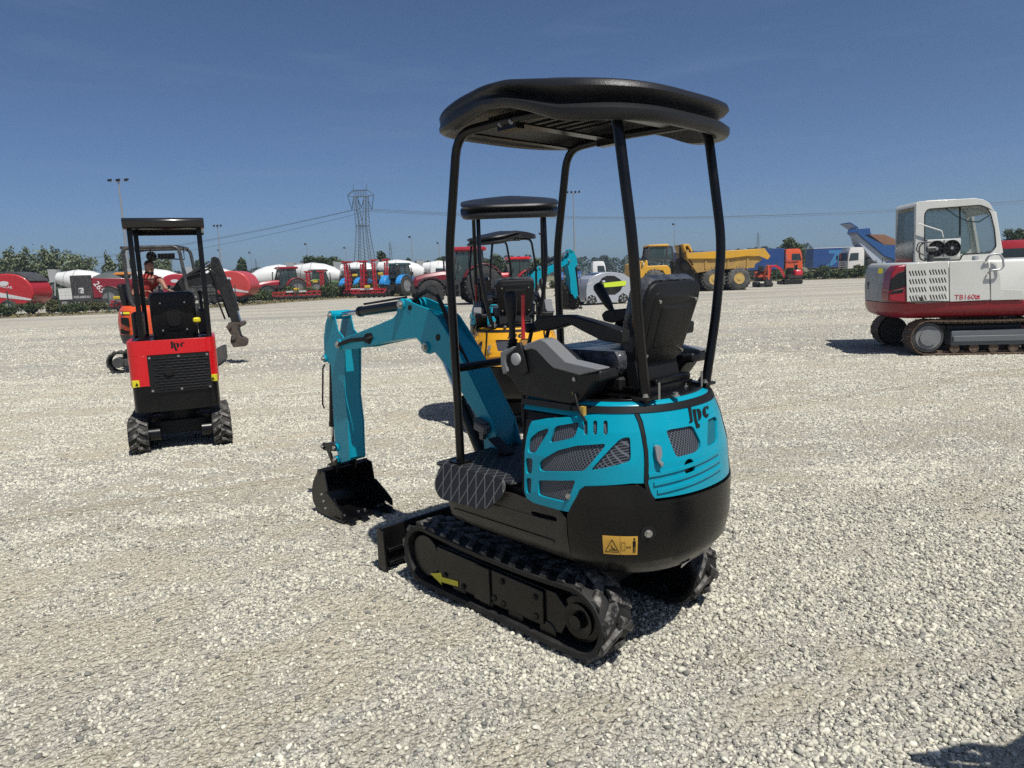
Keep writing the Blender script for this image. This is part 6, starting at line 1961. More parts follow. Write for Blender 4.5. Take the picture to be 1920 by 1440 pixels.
def pylon(label, u, vt, d, h0, kind='big', yaw=.0):
    h = top_h(u, vt, d); x = column(u, d, h / 2); t = empty('pylon', label, 'pylon', (x, d, 0), yaw)
    m = MB(); th = h * .0042 + .02
    def bar(a, b, k=1.0): m.rbar(a, b, th * k, th * k, (0, 1, .01))
    if kind == 'big':
        s = h / 46.0
        wz = [(0, 5.4), (8, 4.5), (16, 3.5), (23, 2.8), (27, 2.5)]
        for i in range(len(wz) - 1):
            (z0, w0), (z1, w1) = wz[i], wz[i + 1]
            for sx in (-1, 1):
                for sy in (-1, 1):
                    bar((sx * w0 * s, sy * w0 * .8 * s, z0 * s), (sx * w1 * s, sy * w1 * .8 * s, z1 * s), 1.3)
                    bar((sx * w0 * .22 * s, sy * w0 * .8 * s, z0 * s), (sx * w1 * .22 * s, sy * w1 * .8 * s, z1 * s), 1.0)
                    n_b = 5
                    for q in range(n_b):
                        za, zb = z0 + (z1 - z0) * q / n_b, z0 + (z1 - z0) * (q + 1) / n_b; wa = w0 + (w1 - w0) * q / n_b; wb = w0 + (w1 - w0) * (q + 1) / n_b
                        if sx < 0: bar((-wa * s, sy * wa * .8 * s, zb * s), (-wb * .22 * s, sy * wb * .8 * s, za * s), .7)
                        else: bar((wa * .22 * s, sy * wa * .8 * s, zb * s), (wb * s, sy * wb * .8 * s, za * s), .7)
        for sy in (-1, 1):
            bar((-2.5 * s, sy * 2.6 * s, 27 * s), (2.5 * s, sy * 2.6 * s, 27 * s), 1.4)
            for sx in (-1, 1):
                for a0, a1 in ((2.5, 3.3), (.6, 1.9)): bar((sx * a0 * s, sy * 2.5 * s, 27 * s), (sx * a1 * s, sy * 1.0 * s, 40.5 * s), 1.2)
                for q in range(8):
                    t0, t1 = q / 8, (q + 1) / 8
                    o0, i1 = 2.5 + .8 * t0, .6 + 1.3 * t1
                    bar((sx * o0 * s, sy * (2.5 - 1.5 * t0) * s, (27 + 13.5 * t0) * s), (sx * i1 * s, sy * (2.5 - 1.5 * t1) * s, (27 + 13.5 * t1) * s), .6)
        for sy in (-1, 1):
            bar((-6.4 * s, 0, 41 * s), (-3.1 * s, sy * 1 * s, 40.3 * s)); bar((6.4 * s, 0, 41 * s), (3.1 * s, sy * 1 * s, 40.3 * s)); bar((-3.1 * s, sy * s, 40.3 * s), (3.1 * s, sy * s, 40.3 * s), 1.1)
            bar((-6.4 * s, 0, 41 * s), (-3.3 * s, sy * s, 43.2 * s)); bar((6.4 * s, 0, 41 * s), (3.3 * s, sy * s, 43.2 * s)); bar((-3.3 * s, sy * s, 43.2 * s), (3.3 * s, sy * s, 43.2 * s), 1.1)
            for q in range(8): bar((-3.1 * s + q * .8 * s, sy * s, 40.3 * s), (-2.7 * s + q * .8 * s, sy * s, 43.2 * s), .5)
        for sx in (-1, 1): bar((sx * 3.1 * s, 0, 43 * s), (sx * 3.15 * s, 0, 46 * s), 1.0)
        ob = obj('lattice', m, mat('pylon steel', (.09, .10, .105), .6), t, smooth=0)
        for a, b, c in (((-6.2, 40.8), (-3.4, 40.5), (-4.6, 34.5)), ((-1.7, 40.2), (1.7, 40.2), (0, 35.2)), ((6.2, 40.8), (3.4, 38.5), (5.0, 34.2))):
            m = MB()
            for p in (a, b): m.rbar((p[0] * s, 0, p[1] * s), (c[0] * s, 0, c[1] * s), .22, .22, (0, 1, 0))
            obj('insulator', m, BLKM, t, smooth=0)
        return t, x, h, s
    w0 = h * .07
    for sx in (-1, 1):
        for sy in (-1, 1): bar((sx * w0, sy * w0, 0), (sx * w0 * .18, sy * w0 * .18, h * .96), 1.2)
    for q in range(9):
        z0, z1 = h * q / 9 * .95, h * (q + 1) / 9 * .95; k0, k1 = w0 * (1 - .82 * q / 9), w0 * (1 - .82 * (q + 1) / 9)
        for sy in (-1, 1): bar((-k0, sy * k0, z0), (k1, sy * k1, z1), .7); bar((k0, sy * k0, z0), (-k1, sy * k1, z1), .7)
    for z in (.70, .82): bar((-w0 * 1.2, 0, h * z), (w0 * 1.6, 0, h * z), 1.0); bar((w0 * 1.6, 0, h * z), (0, 0, h * (z + .05)), .7)
    bar((0, 0, h * .95), (0, 0, h), 1)
    obj('lattice', m, mat('pylon steel', (.09, .10, .105), .6), t, smooth=0)
    return t, x, h, 1
pt_, pxx, ph, ps = pylon('tall lattice pylon with a wide flat head left of the centre', 681, 345, 330, 46, 'big', R(-6))
pylon('small lattice pylon just right of the big one', 733, 452, 620, 30, 'small')
pylon('tiny far pylon behind the yellow dump truck body', 1421, 434, 700, 30, 'small')
pylon('tiniest pylon on the left skyline above the mixer cab', 481, 483, 800, 30, 'small')
def wire(label, a, b, sag, r=.06, n=40):
    m = MB(); a, b = Vector(a), Vector(b); m.tube([a.lerp(b, i / n) - Vector((0, 0, sag * 4 * (i / n) * (1 - i / n))) for i in range(n + 1)], r, 4)
    tag(obj('power_line', m, mat('cable', (.06, .065, .07), .5), smooth=0), label, 'power line', 'cables strung from the big pylon')
zc = lambda k: k * ps
far_L = (-1250, 1500); far_R = (620, 300)
for nm, dx, z, in (('outer', -4.6, 34.3), ('middle', 0, 35.0), ('near', 5.0, 34.0)):
    A0 = (pxx + dx * ps, 330, z * ps)
    xl_ = -560 - dx * 2; yl_ = 640
    wire('%s cable sagging from the big pylon to the left border' % nm, A0, (xl_ * 1.0 + dx * 3, yl_ + dx * 5, zc(34)), 13 + (2 if nm == 'near' else 0), .075)
    wire('%s cable running level from the big pylon to the right border' % nm, A0, (340, 300 + dx, zc(34.5) + dx * .25), 10.5, .065)

# ---------------------------------------------------------------- string line on the gravel
a, b = ground(-60, 993), ground(1960, 688)
m = MB(); m.tube([a.lerp(b, i / 24) + Vector((0, 0, .028 + .004 * math.sin(i * 2.1))) for i in range(25)], .0030, 6)
tag(obj('string_line', m, mat('tan cord', (.30, .25, .17), .8)), 'thin tan cord stretched across the gravel behind the bucket', 'cord')
# ================================================================ machines beyond the verge
TYRE = mat('tyre', (.016, .016, .016), .8, dirt=.5, dirtcol=(.10, .095, .085), scale=5)
TYRED = mat('dusty tyre', (.05, .05, .048), .85, dirt=.8, dirtcol=(.20, .19, .17), scale=4)
DK = mat('chassis black', (.02, .02, .021), .6, dirt=.3, dirtcol=(.08, .075, .065))
GLD = mat('vehicle glass', (.03, .045, .05), .06, coat=.4)
CABG = mat('pale cab glass', (.05, .08, .08), .05, coat=.3, alpha=.55)
def wheel(parent, c, r, w, rimm, lug=0.0, s=1, tm=None, rr=.55, name='wheel'):
    m = MB(); hw = w / 2
    m.lathe((c[0], c[1] - hw, c[2]), (0, 1, 0), [(0, r * rr), (0, r * .86), (w * .12, r * .97), (w * .3, r), (w * .7, r), (w * .88, r * .97), (w, r * .86), (w, r * rr)], 28, cap=True)
    if lug:
        n = 22
        for k in range(n):
            for side in (-1, 1):
                a = 2 * PI * (k + .5 * (side > 0)) / n; da = .13
                p0 = Vector((c[0] + r * math.cos(a), c[1] + side * hw * .95, c[2] + r * math.sin(a))); p1 = Vector((c[0] + r * math.cos(a + da), c[1] + side * hw * .05, c[2] + r * math.sin(a + da)))
                m.rbar(p0, p1, r * .09, lug * 2, (math.cos(a), 0, math.sin(a)))
    o = obj(name, m, tm or TYRE, parent, smooth=40)
    m = MB()
    for sd in (-1, 1):
        y = c[1] + sd * (hw + .004)
        m.lathe((c[0], y, c[2]), (0, sd, 0), [(0, r * rr * 1.02), (.02, r * rr), (-.10 * w, r * rr * .82), (-.12 * w, r * .24), (.02, r * .20), (.03, r * .10)], 20)
    obj('rim', m, rimm, o, smooth=35)
    return o
def vehicle(name, label, cat, u, d, heading, z=1.0, group=None):
    return empty(name, label, cat, (column(u, d, z), d, 0), R(heading), group)
def pt(c): return mat('paint %.3f %.3f %.3f' % c, c, .35, coat=.25, dirt=.15, dirtcol=tuple(min(1, x * .6 + .08) for x in c), scale=3)
def tractor(label, u, d, heading, col, roofc, k=1.0, fend=None, rim=(.2, .2, .2), fw=.62, rw=.9, group=None):
    t = vehicle('tractor', label, 'tractor', u, d, heading, 1.3, group); t.scale = (k, k, k)
    P_, RM = pt(col), mat('rim %.2f' % rim[0], rim, .4, metal=.2)
    for s in (-1, 1):
        wheel(t, (-1.15, s * .92, rw), rw, .56, RM, .035, tm=TYRE); wheel(t, (1.55, s * .86, fw), fw, .44, RM, .03)
        m = MB(); o = [(-1.15 + (rw + .09) * math.cos(R(a)), rw + (rw + .09) * math.sin(R(a))) for a in range(20, 171, 12)]; i = [(-1.15 + (rw + .04) * math.cos(R(a)), rw + (rw + .04) * math.sin(R(a))) for a in range(170, 19, -12)]
        m.prism(o + i, s * .62, s * 1.16); m.prism([(-1.15 + (rw + .04) * math.cos(R(a)), rw + (rw + .04) * math.sin(R(a))) for a in range(20, 171, 15)] + [(-1.3, 1.0)], s * .60, s * .64)
        obj('fender', m, fend or P_, t, bevel=.02)
        m = MB(); o = [(1.55 + (fw + .10) * math.cos(R(a)), fw + (fw + .10) * math.sin(R(a))) for a in range(35, 156, 12)]; i = [(1.55 + (fw + .06) * math.cos(R(a)), fw + (fw + .06) * math.sin(R(a))) for a in range(155, 34, -12)]
        m.prism(o + i, s * .66, s * 1.10); obj('front_fender', m, DK, t)
        m = MB(); m.box((.05, s * .66, 1.95), (.05, .3, .03)); m.box((.12, s * .95, 1.95), (.05, .16, .34), ch=.02); obj('mirror', m, DK, t)
        m = MB()
        for q in range(3): m.box((.25, s * .82, .45 + .3 * q), (.35, .22, .04))
        m.box((.25, s * .72, .85), (.5, .04, .8)); obj('step', m, DK, t)
    m = MB(); m.loft([[(x, y * w_, z) for y, z in ((-.42, 1.0), (.42, 1.0), (.42, 1.45 + dz), (.30, 1.62 + dz), (-.30, 1.62 + dz), (-.42, 1.45 + dz))] for x, w_, dz in ((.15, 1.0, .12), (.9, 1.0, .10), (1.7, .95, .0), (2.15, .82, -.12), (2.28, .66, -.30))])
    h = obj('hood', m, P_, t, smooth=30, bevel=.03)
    m = MB(); m.prism([(-.30, 1.12), (.30, 1.12), (.26, 1.30), (-.26, 1.30)], 2.29, 2.31, ax='X'); m.box((1.0, -.425, 1.18), (1.3, .012, .22)); m.box((1.0, .425, 1.18), (1.3, .012, .22)); obj('grille', m, DK, h)
    m = MB(); m.box((.5, 0, .82), (3.4, .50, .44), ch=.05); m.box((2.25, 0, .85), (.35, .5, .4), ch=.03); m.box((1.55, 0, fw), (.2, 1.4, .18)); m.box((-1.15, 0, rw), (.4, 1.5, .3)); m.box((-1.9, 0, .8), (.3, .7, .5)); obj('chassis', m, DK, t)
    m = MB()
    zr = 2.72
    for s in (-1, 1):
        m.tube([(.22, s * .60, 1.15), (.30, s * .66, 1.75), (.05, s * .58, zr)], .045, 8); m.tube([(-.55, s * .70, 1.2), (-.55, s * .60, zr)], .04, 8); m.tube([(-1.35, s * .62, 1.45), (-1.25, s * .56, zr)], .045, 8)
    m.box((-.55, 0, 1.20), (1.5, 1.24, .12)); m.box((-.3, 0, 1.5), (.5, .45, .5), ch=.08); m.box((-.5, 0, 1.95), (.14, .42, .5), ch=.05); m.cyl((.1, 0, 1.5), (-.05, 0, 1.85), .03, .03); 
    cb = obj('cab', m, DK, t)
    m = MB()
    for s in (-1, 1): m.prism([(.26, 1.25), (.30, 1.74), (.06, zr - .02), (-1.24, zr - .02), (-1.34, 1.5), (-.9, 1.25)], s * .60, s * .605)
    m.prism([(-.55, 1.6), (.55, 1.6), (.52, zr - .02), (-.52, zr - .02)], -1.28, -1.275, ax='X'); m.prism([(-.58, 1.65), (.58, 1.65), (.54, zr - .02), (-.54, zr - .02)], .16, .165, ax='X')
    obj('window', m, CABG, cb, smooth=0)
    m = MB(); m.loft([[(x, y, z) for x, y in rrect(-1.50 + g, -.74 + g, .32 - g, .74 - g, .18)] for z, g in ((zr - .03, .06), (zr + .03, 0), (zr + .12, .0), (zr + .19, .10))]); rf = obj('cab_roof', m, pt(roofc), t, smooth=40)
    m = MB()
    for s in (-1, 1): m.box((.33, s * .5, zr + .05), (.04, .22, .08)); m.box((-1.50, s * .5, zr + .05), (.04, .2, .08))
    obj('work_lamp', m, mat('lamp glass', (.5, .5, .46), .2), rf)
    m = MB(); m.tube([(.55, -.52, 1.3), (.55, -.52, 2.2), (.50, -.52, 2.5)], .05, 10); obj('exhaust', m, DK, t)
    return t
def mixer(label, u, d, heading=0, cabc=(.6, .6, .58), k=1.0):
    t = vehicle('mixer_truck', label, 'mixer truck', u, d, heading, 2.4, 'white concrete mixer trucks parked in a row'); t.scale = (k, k, k)
    m = MB(); m.lathe((-3.9, 0, 2.95), (1, 0, -.17), [(0, .52), (.05, .58), (.9, .80), (1.9, 1.12), (3.3, 1.16), (4.4, .95), (5.1, .62), (5.2, .3)], 32)
    dm = obj('drum', m, mat('drum white', (.62, .62, .60), .4, coat=.2, dirt=.08, dirtcol=(.5, .5, .47)), t, smooth=25)
    m = MB()
    for q in (0.95, 1.95): m.lathe(Vector((-3.9, 0, 2.95)) + Vector((1, 0, -.17)).normalized() * q, (1, 0, -.17), [(0, .83 + (q - .95) * .31), (.05, .84 + (q - .95) * .31), (.06, .80 + (q - .95) * .3)], 32)
    obj('drum_band', m, mat('band grey', (.25, .25, .25), .5), dm)
    m = MB(); m.prism([(-4.5, 2.5), (-3.9, 2.6), (-3.7, 3.75), (-4.6, 3.85)], -.45, .45); m.prism([(-4.5, 2.3), (-4.2, 2.4), (-4.75, 1.5), (-4.95, 1.55)], -.22, .22)
    for s in (-1, 1): m.rbar((-4.1, s * .5, 1.1), (-3.9, s * .5, 2.9), .10, .10)
    obj('hopper', m, mat('hopper grey', (.32, .33, .33), .5, dirt=.3), t)
    m = MB(); m.box((-.6, 0, 1.0), (7.9, .9, .24)); m.prism([(1.1, 1.1), (1.7, 1.1), (1.5, 2.2), (1.2, 2.2)], -.5, .5)
    for s in (-1, 1): m.box((-2.6, s * 1.05, 1.12), (2.6, .5, .05)); m.box((.8, s * 1.0, .8), (1.2, .4, .55), ch=.04)
    obj('chassis', m, DK, t)
    m = MB(); m.loft([[(x, y, z) for x, y in rrect(1.9 + a, -1.2 + g, 3.85 - b, 1.2 - g, .12)] for z, a, b, g in ((.65, 0, 0, 0), (1.6, 0, 0, 0), (2.75, .05, .22, .06), (2.88, .12, .35, .14))])
    cb = obj('cab', m, pt(cabc), t, smooth=35)
    m = MB()
    for s in (-1, 1): m.prism([(2.55, 1.75), (3.70, 1.72), (3.58, 2.55), (2.55, 2.6)], s * 1.195, s * 1.215)
    m.prism([(-1.02, 1.72), (1.02, 1.72), (.95, 2.6), (-.95, 2.6)], 3.80, 3.86, ax='X'); m.prism([(-1.0, 1.05), (1.0, 1.05), (1.0, 1.5), (-1.0, 1.5)], 3.84, 3.87, ax='X')
    obj('window', m, GLD, cb)
    for x in (-2.9, -1.6, 1.0, 2.8):
        for s in (-1, 1): wheel(t, (x, s * 1.05, .5), .5, .30, mat('wheel silver', (.30, .30, .30), .45, metal=.3))
    return t
MX = 'white concrete mixer truck '
mixer(MX + 'whose drum rises behind the black implement panel', 183, 74, 3)
mixer(MX + 'seen behind the driver of the orange machine', 322, 82, 3)
mixer(MX + 'behind the round red baler, mostly hidden', 428, 84, 3)
mixer(MX + 'with its cab turned to the camera left of the red tractor', 492, 82, -158 + 360, k=1.0)
mixer(MX + 'with the widest visible drum above the green tractor', 618, 80, 3)
mixer(MX + 'with its drum between two tall red implements', 702, 84, 3)
mixer(MX + 'behind the blue tractor left of the dark red one', 775, 80, 3)
mixer(MX + 'mostly hidden by the hood of the dark red tractor', 850, 92, 3)
tractor('large dark red tractor with black fenders parked beside the yard', 857, 41.5, 196, (.16, .006, .014), (.30, .01, .02), 1.12, rim=(.03, .03, .03), fw=.68, rw=.98)
tractor('bright red roofed tractor behind the canopies of the small excavators', 958, 58, 200, (.40, .012, .02), (.50, .01, .015), 1.03)
tractor('red tractor with dark cab in front of the left mixer', 527, 72, 215, (.32, .008, .02), (.25, .01, .02), 1.1)
tractor('dark tractor with light green fender behind a red implement', 608, 74, 30, (.05, .10, .03), (.05, .06, .05), .98, fend=pt((.28, .50, .10)))
tractor('blue fendered tractor facing away beside the small pylon', 757, 68, 62, (.02, .10, .22), (.03, .07, .07), 1.05, fend=pt((.03, .25, .60)))
tractor('blue tractor caught behind the tall red folding implement', 676, 74, 65, (.02, .10, .22), (.42, .44, .45), 1.0, fend=pt((.03, .25, .60)))
tractor('small grey cabbed tractor between the two tall implements', 697, 78, 120, (.05, .07, .08), (.10, .14, .15), .95)
tractor('blue tractor behind the lifted turquoise bucket', 1068, 66, 85, (.03, .09, .25), (.04, .10, .16), .9)
tractor('tractor with an orange roof at the end of the red trailer', 243, 58, 10, (.10, .02, .02), (.60, .22, .03), 1.0)

# balers
def baler(label, u, d, heading, k=1.0, cover=False, col=(.42, .015, .02)):
    t = vehicle('baler', label, 'baler', u, d, heading, 1.6, 'red round balers'); t.scale = (k, k, k); P_ = pt(col)
    side = [(-1.55, .95), (-1.78, 1.4), (-1.70, 2.0), (-1.35, 2.55), (-.8, 2.85), (0, 2.95), (.7, 2.85), (1.15, 2.6), (1.25, 1.9), (1.2, 1.1), (.7, .75), (-.9, .65)]
    m = MB(); m.prism(rounded(side, .25, 4), -1.25, 1.25); bd = obj('body', m, P_, t, smooth=40, bevel=.10, seg=3)
    for s in (-1, 1):
        m = MB(); m.prism(rounded([(-1.60, 1.10), (.95, 1.75), (1.0, 1.50), (.6, 1.30), (-1.5, 1.0)], .04), s * 1.25, s * 1.265); obj('side_stripe', m, mat('decal grey', (.55, .55, .55), .4), bd)
        m = MB(); m.prism([(.15 + .34 * math.cos(a), 2.25 + .16 * math.sin(a)) for a in np.linspace(0, 2 * PI, 20, endpoint=False)], s * 1.25, s * 1.264); obj('side_badge', m, mat('decal grey', (.55, .55, .55), .4), bd)
        wheel(t, (.0, s * 1.30, .55), .55, .38, mat('rim pale', (.45, .42, .38), .5))
    m = MB(); m.box((1.9, 0, .75), (1.6, .2, .16)); m.rbar((1.2, .6, .8), (2.4, .05, .72), .12, .12); m.rbar((1.2, -.6, .8), (2.4, -.05, .72), .12, .12); m.box((0, 0, .62), (2.2, 2.3, .2)); m.cyl((1.5, -.9, .5), (1.5, .9, .5), .26, .26, 16); obj('drawbar', m, DK, t)
    if cover:
        m = MB(); top = [(-1.62, 2.35), (-1.35, 2.68), (-.8, 2.98), (0, 3.08), (.75, 3.0), (1.3, 2.9), (2.3, 2.85), (2.3, 2.55), (1.2, 2.45), (.5, 2.78), (-.8, 2.7)]
        m.prism(rounded(top, .06), -1.18, 1.18); obj('top_cover', m, mat('dark cover', (.035, .037, .04), .55, dirt=.3), t, bevel=.05)
        m = MB(); m.prism(rounded([(1.1, 1.0), (2.8, 1.25), (2.8, 2.45), (1.15, 2.35)], .08), -1.15, 1.15); obj('front_housing', m, P_, t, bevel=.04)
    return t, bd
t, bd = baler('big red baler with black cover and white stripe cut by the left border', 34, 53, 184, 1.02, True)
tx = text('lettering', 'MASCAR', .26, (.10, 1.275, 2.02), (PI / 2, 0, PI), mat('decal white', (.7, .7, .7), .4), bd, .003); tx.rotation_euler = (PI / 2, R(11), PI)
m = MB(); m.prism(rounded([(-.72, 1.85), (.75, 2.12), (.80, 2.32), (.62, 2.34), (-.68, 2.10)], .05), 1.252, 1.262); m.prism(rounded([(-.64, 1.90), (.68, 2.14), (.70, 2.28), (-.6, 2.06)], .04), 1.2625, 1.266)
baler('round red baler with a grey stripe behind the orange machine\'s arm', 441, 59, 180, .93, False, (.50, .05, .045))
baler('round red baler partly hidden behind the driver of the orange machine', 334, 66, 200, .95, False, (.36, .015, .03))

# black and red implement with lettering, standing behind the verge at the left
IF = Frame((column(160, 56.5, 1.8), 56.5), -38)
t = vehicle('trailed_mower', 'black panelled trailed machine with white lettering and long dark red side', 'implement', 160, 56.5, 0, 1.8)
m = MB(); m.box((-.15, -.2, 1.75), (1.62, .25, 2.05), ch=.05); fr_ = obj('front_panel', m, mat('panel black', (.03, .031, .033), .55, dirt=.25), t)
WD = mat('decal white', (.7, .7, .7), .4)
text('lettering', 'FERABOLI', .27, (-.15, -.335, 1.08), (PI / 2, 0, 0), WD, fr_, .002, sx=1.12)
m = MB(); m.prism([(-.36, 1.38), (.02, 1.38), (.04, 1.80), (-.34, 1.80)], -.326, -.332); bg = obj('badge', m, WD, fr_)
m = MB(); m.prism([(-.24, 1.38), (-.20, 1.62), (-.10, 1.62), (-.08, 1.68), (-.24, 1.70), (-.32, 1.72), (-.33, 1.38)], -.3325, -.336); m.prism([(-.14, 1.48), (-.02, 1.48), (.0, 1.54), (-.12, 1.54)], -.3325, -.336); obj('badge_mark', m, fr_.data.materials[0], fr_)
m = MB()
m.add([(.70, -.28, .95), (3.9, 1.6, 1.05), (3.9, 1.6, 2.35), (.70, -.28, 2.55), (.70, 1.6, .95), (3.9, 3.4, 1.05), (3.9, 3.4, 2.35), (.70, 1.6, 2.55)], [(0, 1, 2, 3), (4, 7, 6, 5), (0, 4, 5, 1), (3, 2, 6, 7), (0, 3, 7, 4), (1, 5, 6, 2)])
sp_ = obj('side_panel', m, pt((.20, .008, .018)), t, bevel=.04)
sa = math.atan2(1.88, 3.2)
tx = text('lettering', '265', .62, (1.12, -.05, 1.80), (PI / 2, 0, 0), WD, sp_, .003); tx.rotation_euler = (PI / 2, R(58), sa)
text('lettering', 'Extreme', .25, (2.6, .82, 1.28), (PI / 2, 0, sa), WD, sp_, .003, shear=.3)
m = MB(); m.loft([[(x, -.25 + (x - .7) * .5875 + yy, z) for yy, z in ((.0, 2.35), (.15, zt_ - .12), (.8, zt_), (1.5, zt_ - .1), (1.8, 2.3))] for x, zt_ in ((.72, 2.75), (1.4, 3.05), (2.4, 3.0), (3.6, 2.5))]); obj('top_hood', m, mat('hood grey green', (.06, .075, .075), .45), t, smooth=40)
m = MB(); m.box((1.6, 1.0, .75), (3.6, 1.6, .3), (0, 0, sa)); m.rbar((-.6, .1, .9), (-1.0, .3, .7), .1, .1); obj('chassis', m, DK, t)
for x in (1.2, 2.6): wheel(t, (x, .55 + (x - 1.2) * .5, .48), .48, .35, mat('rim pale', 0))
wb = empty('notice_board', 'blank white board on the ground left of the black lettered panel', 'board', (column(122, 61, 1.5), 61, 0))
m = MB(); m.box((0, 0, 1.35), (1.15, .06, .95)); obj('board', m, WHT, wb, bevel=.005); m = MB(); m.box((0, 0, .80), (1.15, .07, .18)); m.box((-.5, 0, .4), (.06, .06, .8)); m.box((.5, 0, .4), (.06, .06, .8)); obj('frame', m, DK, wb)
m = MB()
for k in range(4): m.box((.15, -.032, 1.62 - .13 * k), (.5 - .05 * k, .004, .03))
obj('printed_lines', m, mat('decal grey', 0), wb)

# red folding implements: frames, booms and rows of tines
def implement(label, u, d, w, h, seed, heading=0, tall=True, col=(.40, .01, .02), name='cultivator'):
    rs = np.random.RandomState(seed); t = vehicle(name, label, 'implement', u, d, heading, 1.2); P_ = pt(col)
    m = MB()
    for z in (.45, .75): m.box((0, 0, z), (w, .14, .12))
    for k in range(int(w / .5) + 1): m.rbar((-w / 2 + k * .5, -.3, .45), (-w / 2 + k * .5, .5, .75), .07, .07)
    m.box((0, .4, .75), (w * .9, .10, .10)); fo = obj('frame', m, P_, t)
    if tall:
        for sx in (-1, 1):
            m = MB()
            for yy in (-.25, .25): m.rbar((sx * w * .36, yy, .6), (sx * w * .40, yy, h), .12, .12, (0, 1, 0)); m.rbar((sx * w * .22, yy, .6), (sx * w * .27, yy, h * .93), .09, .09, (0, 1, 0))
            for k in range(7): z = .8 + (h - .9) * k / 6; m.box((sx * w * .33, 0, z), (w * .22, .6, .07)); m.rbar((sx * w * .24, -.25, z), (sx * w * .40, -.25, min(h, z + .3)), .05, .05, (0, 1, 0))
            m.box((sx * w * .30, 0, h), (w * .40, .7, .12)); obj('folded_wing', m, P_, t)
    m = MB()
    for k in range(int(w / .22)): x = -w / 2 + .1 + k * .22; m.rbar((x, -.3, .5), (x - .04, -.5, .12), .03, .03)
    for k in range(9):
        if tall: z = .9 + (h - 1.1) * k / 8; m.rbar((-w * .42, 0, z), (-w * .50, -.2, z - .12), .03, .03); m.rbar((w * .42, 0, z), (w * .50, -.2, z - .12), .03, .03)
    obj('tine', m, DK, t)
    m = MB(); m.cyl((-w * .46, .7, .28), (w * .46, .7, .28), .22, .22, 14)
    for k in range(6): m.box((-w * .4 + k * w * .16, .7, .28), (.04, .55, .55))
    obj('roller', m, DK, t)
    m = MB(); m.box((rs.rand() * .4 - .2, -.16, .80), (w * .42, .03, .14)); obj('name_strip', m, mat('decal grey', 0), fo)
    m = MB(); m.box((0, -.2, h * .62 if tall else 1.0), (.5, .3, .24), ch=.05); obj('hopper', m, mat('hopper yellow', (.5, .36, .03), .5), t)
    return t
implement('low wide red cultivator in front of the red tractor', 556, 66, 4.3, 1.2, 1, 8, False)
implement('red lift frame before the light green fendered tractor', 592, 70, 2.0, 2.6, 2, 10, True)
implement('tall red folding implement in front of a blue tractor', 668, 68, 2.4, 3.35, 3, -8, True)
implement('tall red and yellow folding implement left of the blue fendered tractor', 714, 69, 1.8, 3.45, 4, 15, True)
implement('low red implement under the tall folded frame', 690, 64.5, 3.0, .9, 5, -10, False)
implement('small red implement in front of the red trailer side', 222, 50.5, 1.2, 1.0, 6, 0, False)
# long dark flatbed between the orange machine and the round baler
t = vehicle('flatbed_trailer', 'long dark trailer behind the arm of the orange machine', 'trailer', 372, 62, 4, 1.2)
m = MB(); m.box((0, 0, 1.25), (3.9, 2.2, .9), ch=.03); m.box((0, -1.12, 1.55), (3.9, .04, .08)); m.box((0, -1.12, 1.15), (3.9, .04, .08)); obj('bed', m, mat('dark side wall', (.03, .036, .034), .6, dirt=.3), t, bevel=.02)
for x in (-1.1, .9):
    for s in (-1, 1): wheel(t, (x, s * .95, .45), .45, .3, mat('rim pale', 0))
m = MB(); m.box((-.9, -1.15, 1.75), (.25, .05, .35)); obj('marker_plate', m, mat('amber plug', 0), t)

# ---------------------------------------------------------------- yellow articulated dump truck
DFd = 50.0; DX = column(1316, DFd, 1.0); DF = Frame((DX, DFd), 180); C4 = (1140, 380, 3.84)
du = empty('dump_truck', 'yellow articulated dump truck with dusty tyres on the far side of the yard', 'dump truck', (DX, DFd, 0), PI)
def dx(p, Y=1.35): return DF.XZ(Y, p, C4)
YD = mat('dump truck yellow', (.62, .33, .02), .45, dirt=.35, dirtcol=(.30, .21, .10), scale=1.6)
m = MB(); m.prism(dx([(165, 442), (240, 420), (285, 414), (288, 455), (430, 450), (452, 480), (457, 548), (428, 548), (395, 490), (300, 490), (262, 560), (240, 585), (165, 588)]), -1.3, 1.3); bd = obj('hood', m, YD, du, bevel=.05)
m = MB()
for q in range(5): a_, b_ = dx([(172, 470 + q * 16)])[0], dx([(182, 470 + q * 16)])[0]; m.box((a_[0] + .03, 0, a_[1]), (.06, 2.0, .06))
m.prism(dx([(240, 470), (246, 430), (250, 430), (250, 470)]), 1.31, 1.33); obj('grille', m, DK, bd)
m = MB(); m.prism(dx([(248, 432), (262, 430), (262, 448), (248, 450)]), 1.302, 1.32); obj('headlight', m, mat('lamp glass', 0), bd)
m = MB()
co_ = dx([(286, 414), (300, 312), (430, 306), (474, 312), (488, 402), (430, 412)]); ci_ = dx([(300, 400), (312, 325), (426, 320), (428, 402)]); cj = dx([(440, 400), (438, 322), (466, 322), (474, 398)])
for yy in (.95, -.9): m.prism(co_, yy, yy + .06, holes=[ci_, cj])
m.prism([co_[0], co_[1], (co_[1][0] + .05, co_[1][1]), (co_[0][0] + .05, co_[0][1])], -.84, .95) if False else None
m.box(((co_[0][0] + co_[4][0]) / 2, .03, co_[0][1] + .05), (abs(co_[0][0] - co_[4][0]), 1.8, .12)); m.box(((co_[0][0] + co_[4][0]) / 2 - .2, .0, co_[0][1] + .5), (.5, .5, .9), ch=.1)
cb = obj('cab', m, DGREY, du)
m = MB(); m.prism(ci_, .96, .97); m.prism(cj, .96, .97); m.prism(ci_, -.88, -.87); obj('window', m, CABG, cb, smooth=0)
m = MB(); rf_ = dx([(296, 314), (300, 302), (430, 296), (446, 300), (446, 312)]); m.prism(rf_, -.95, 1.05); obj('cab_roof', m, YD, du, bevel=.03)
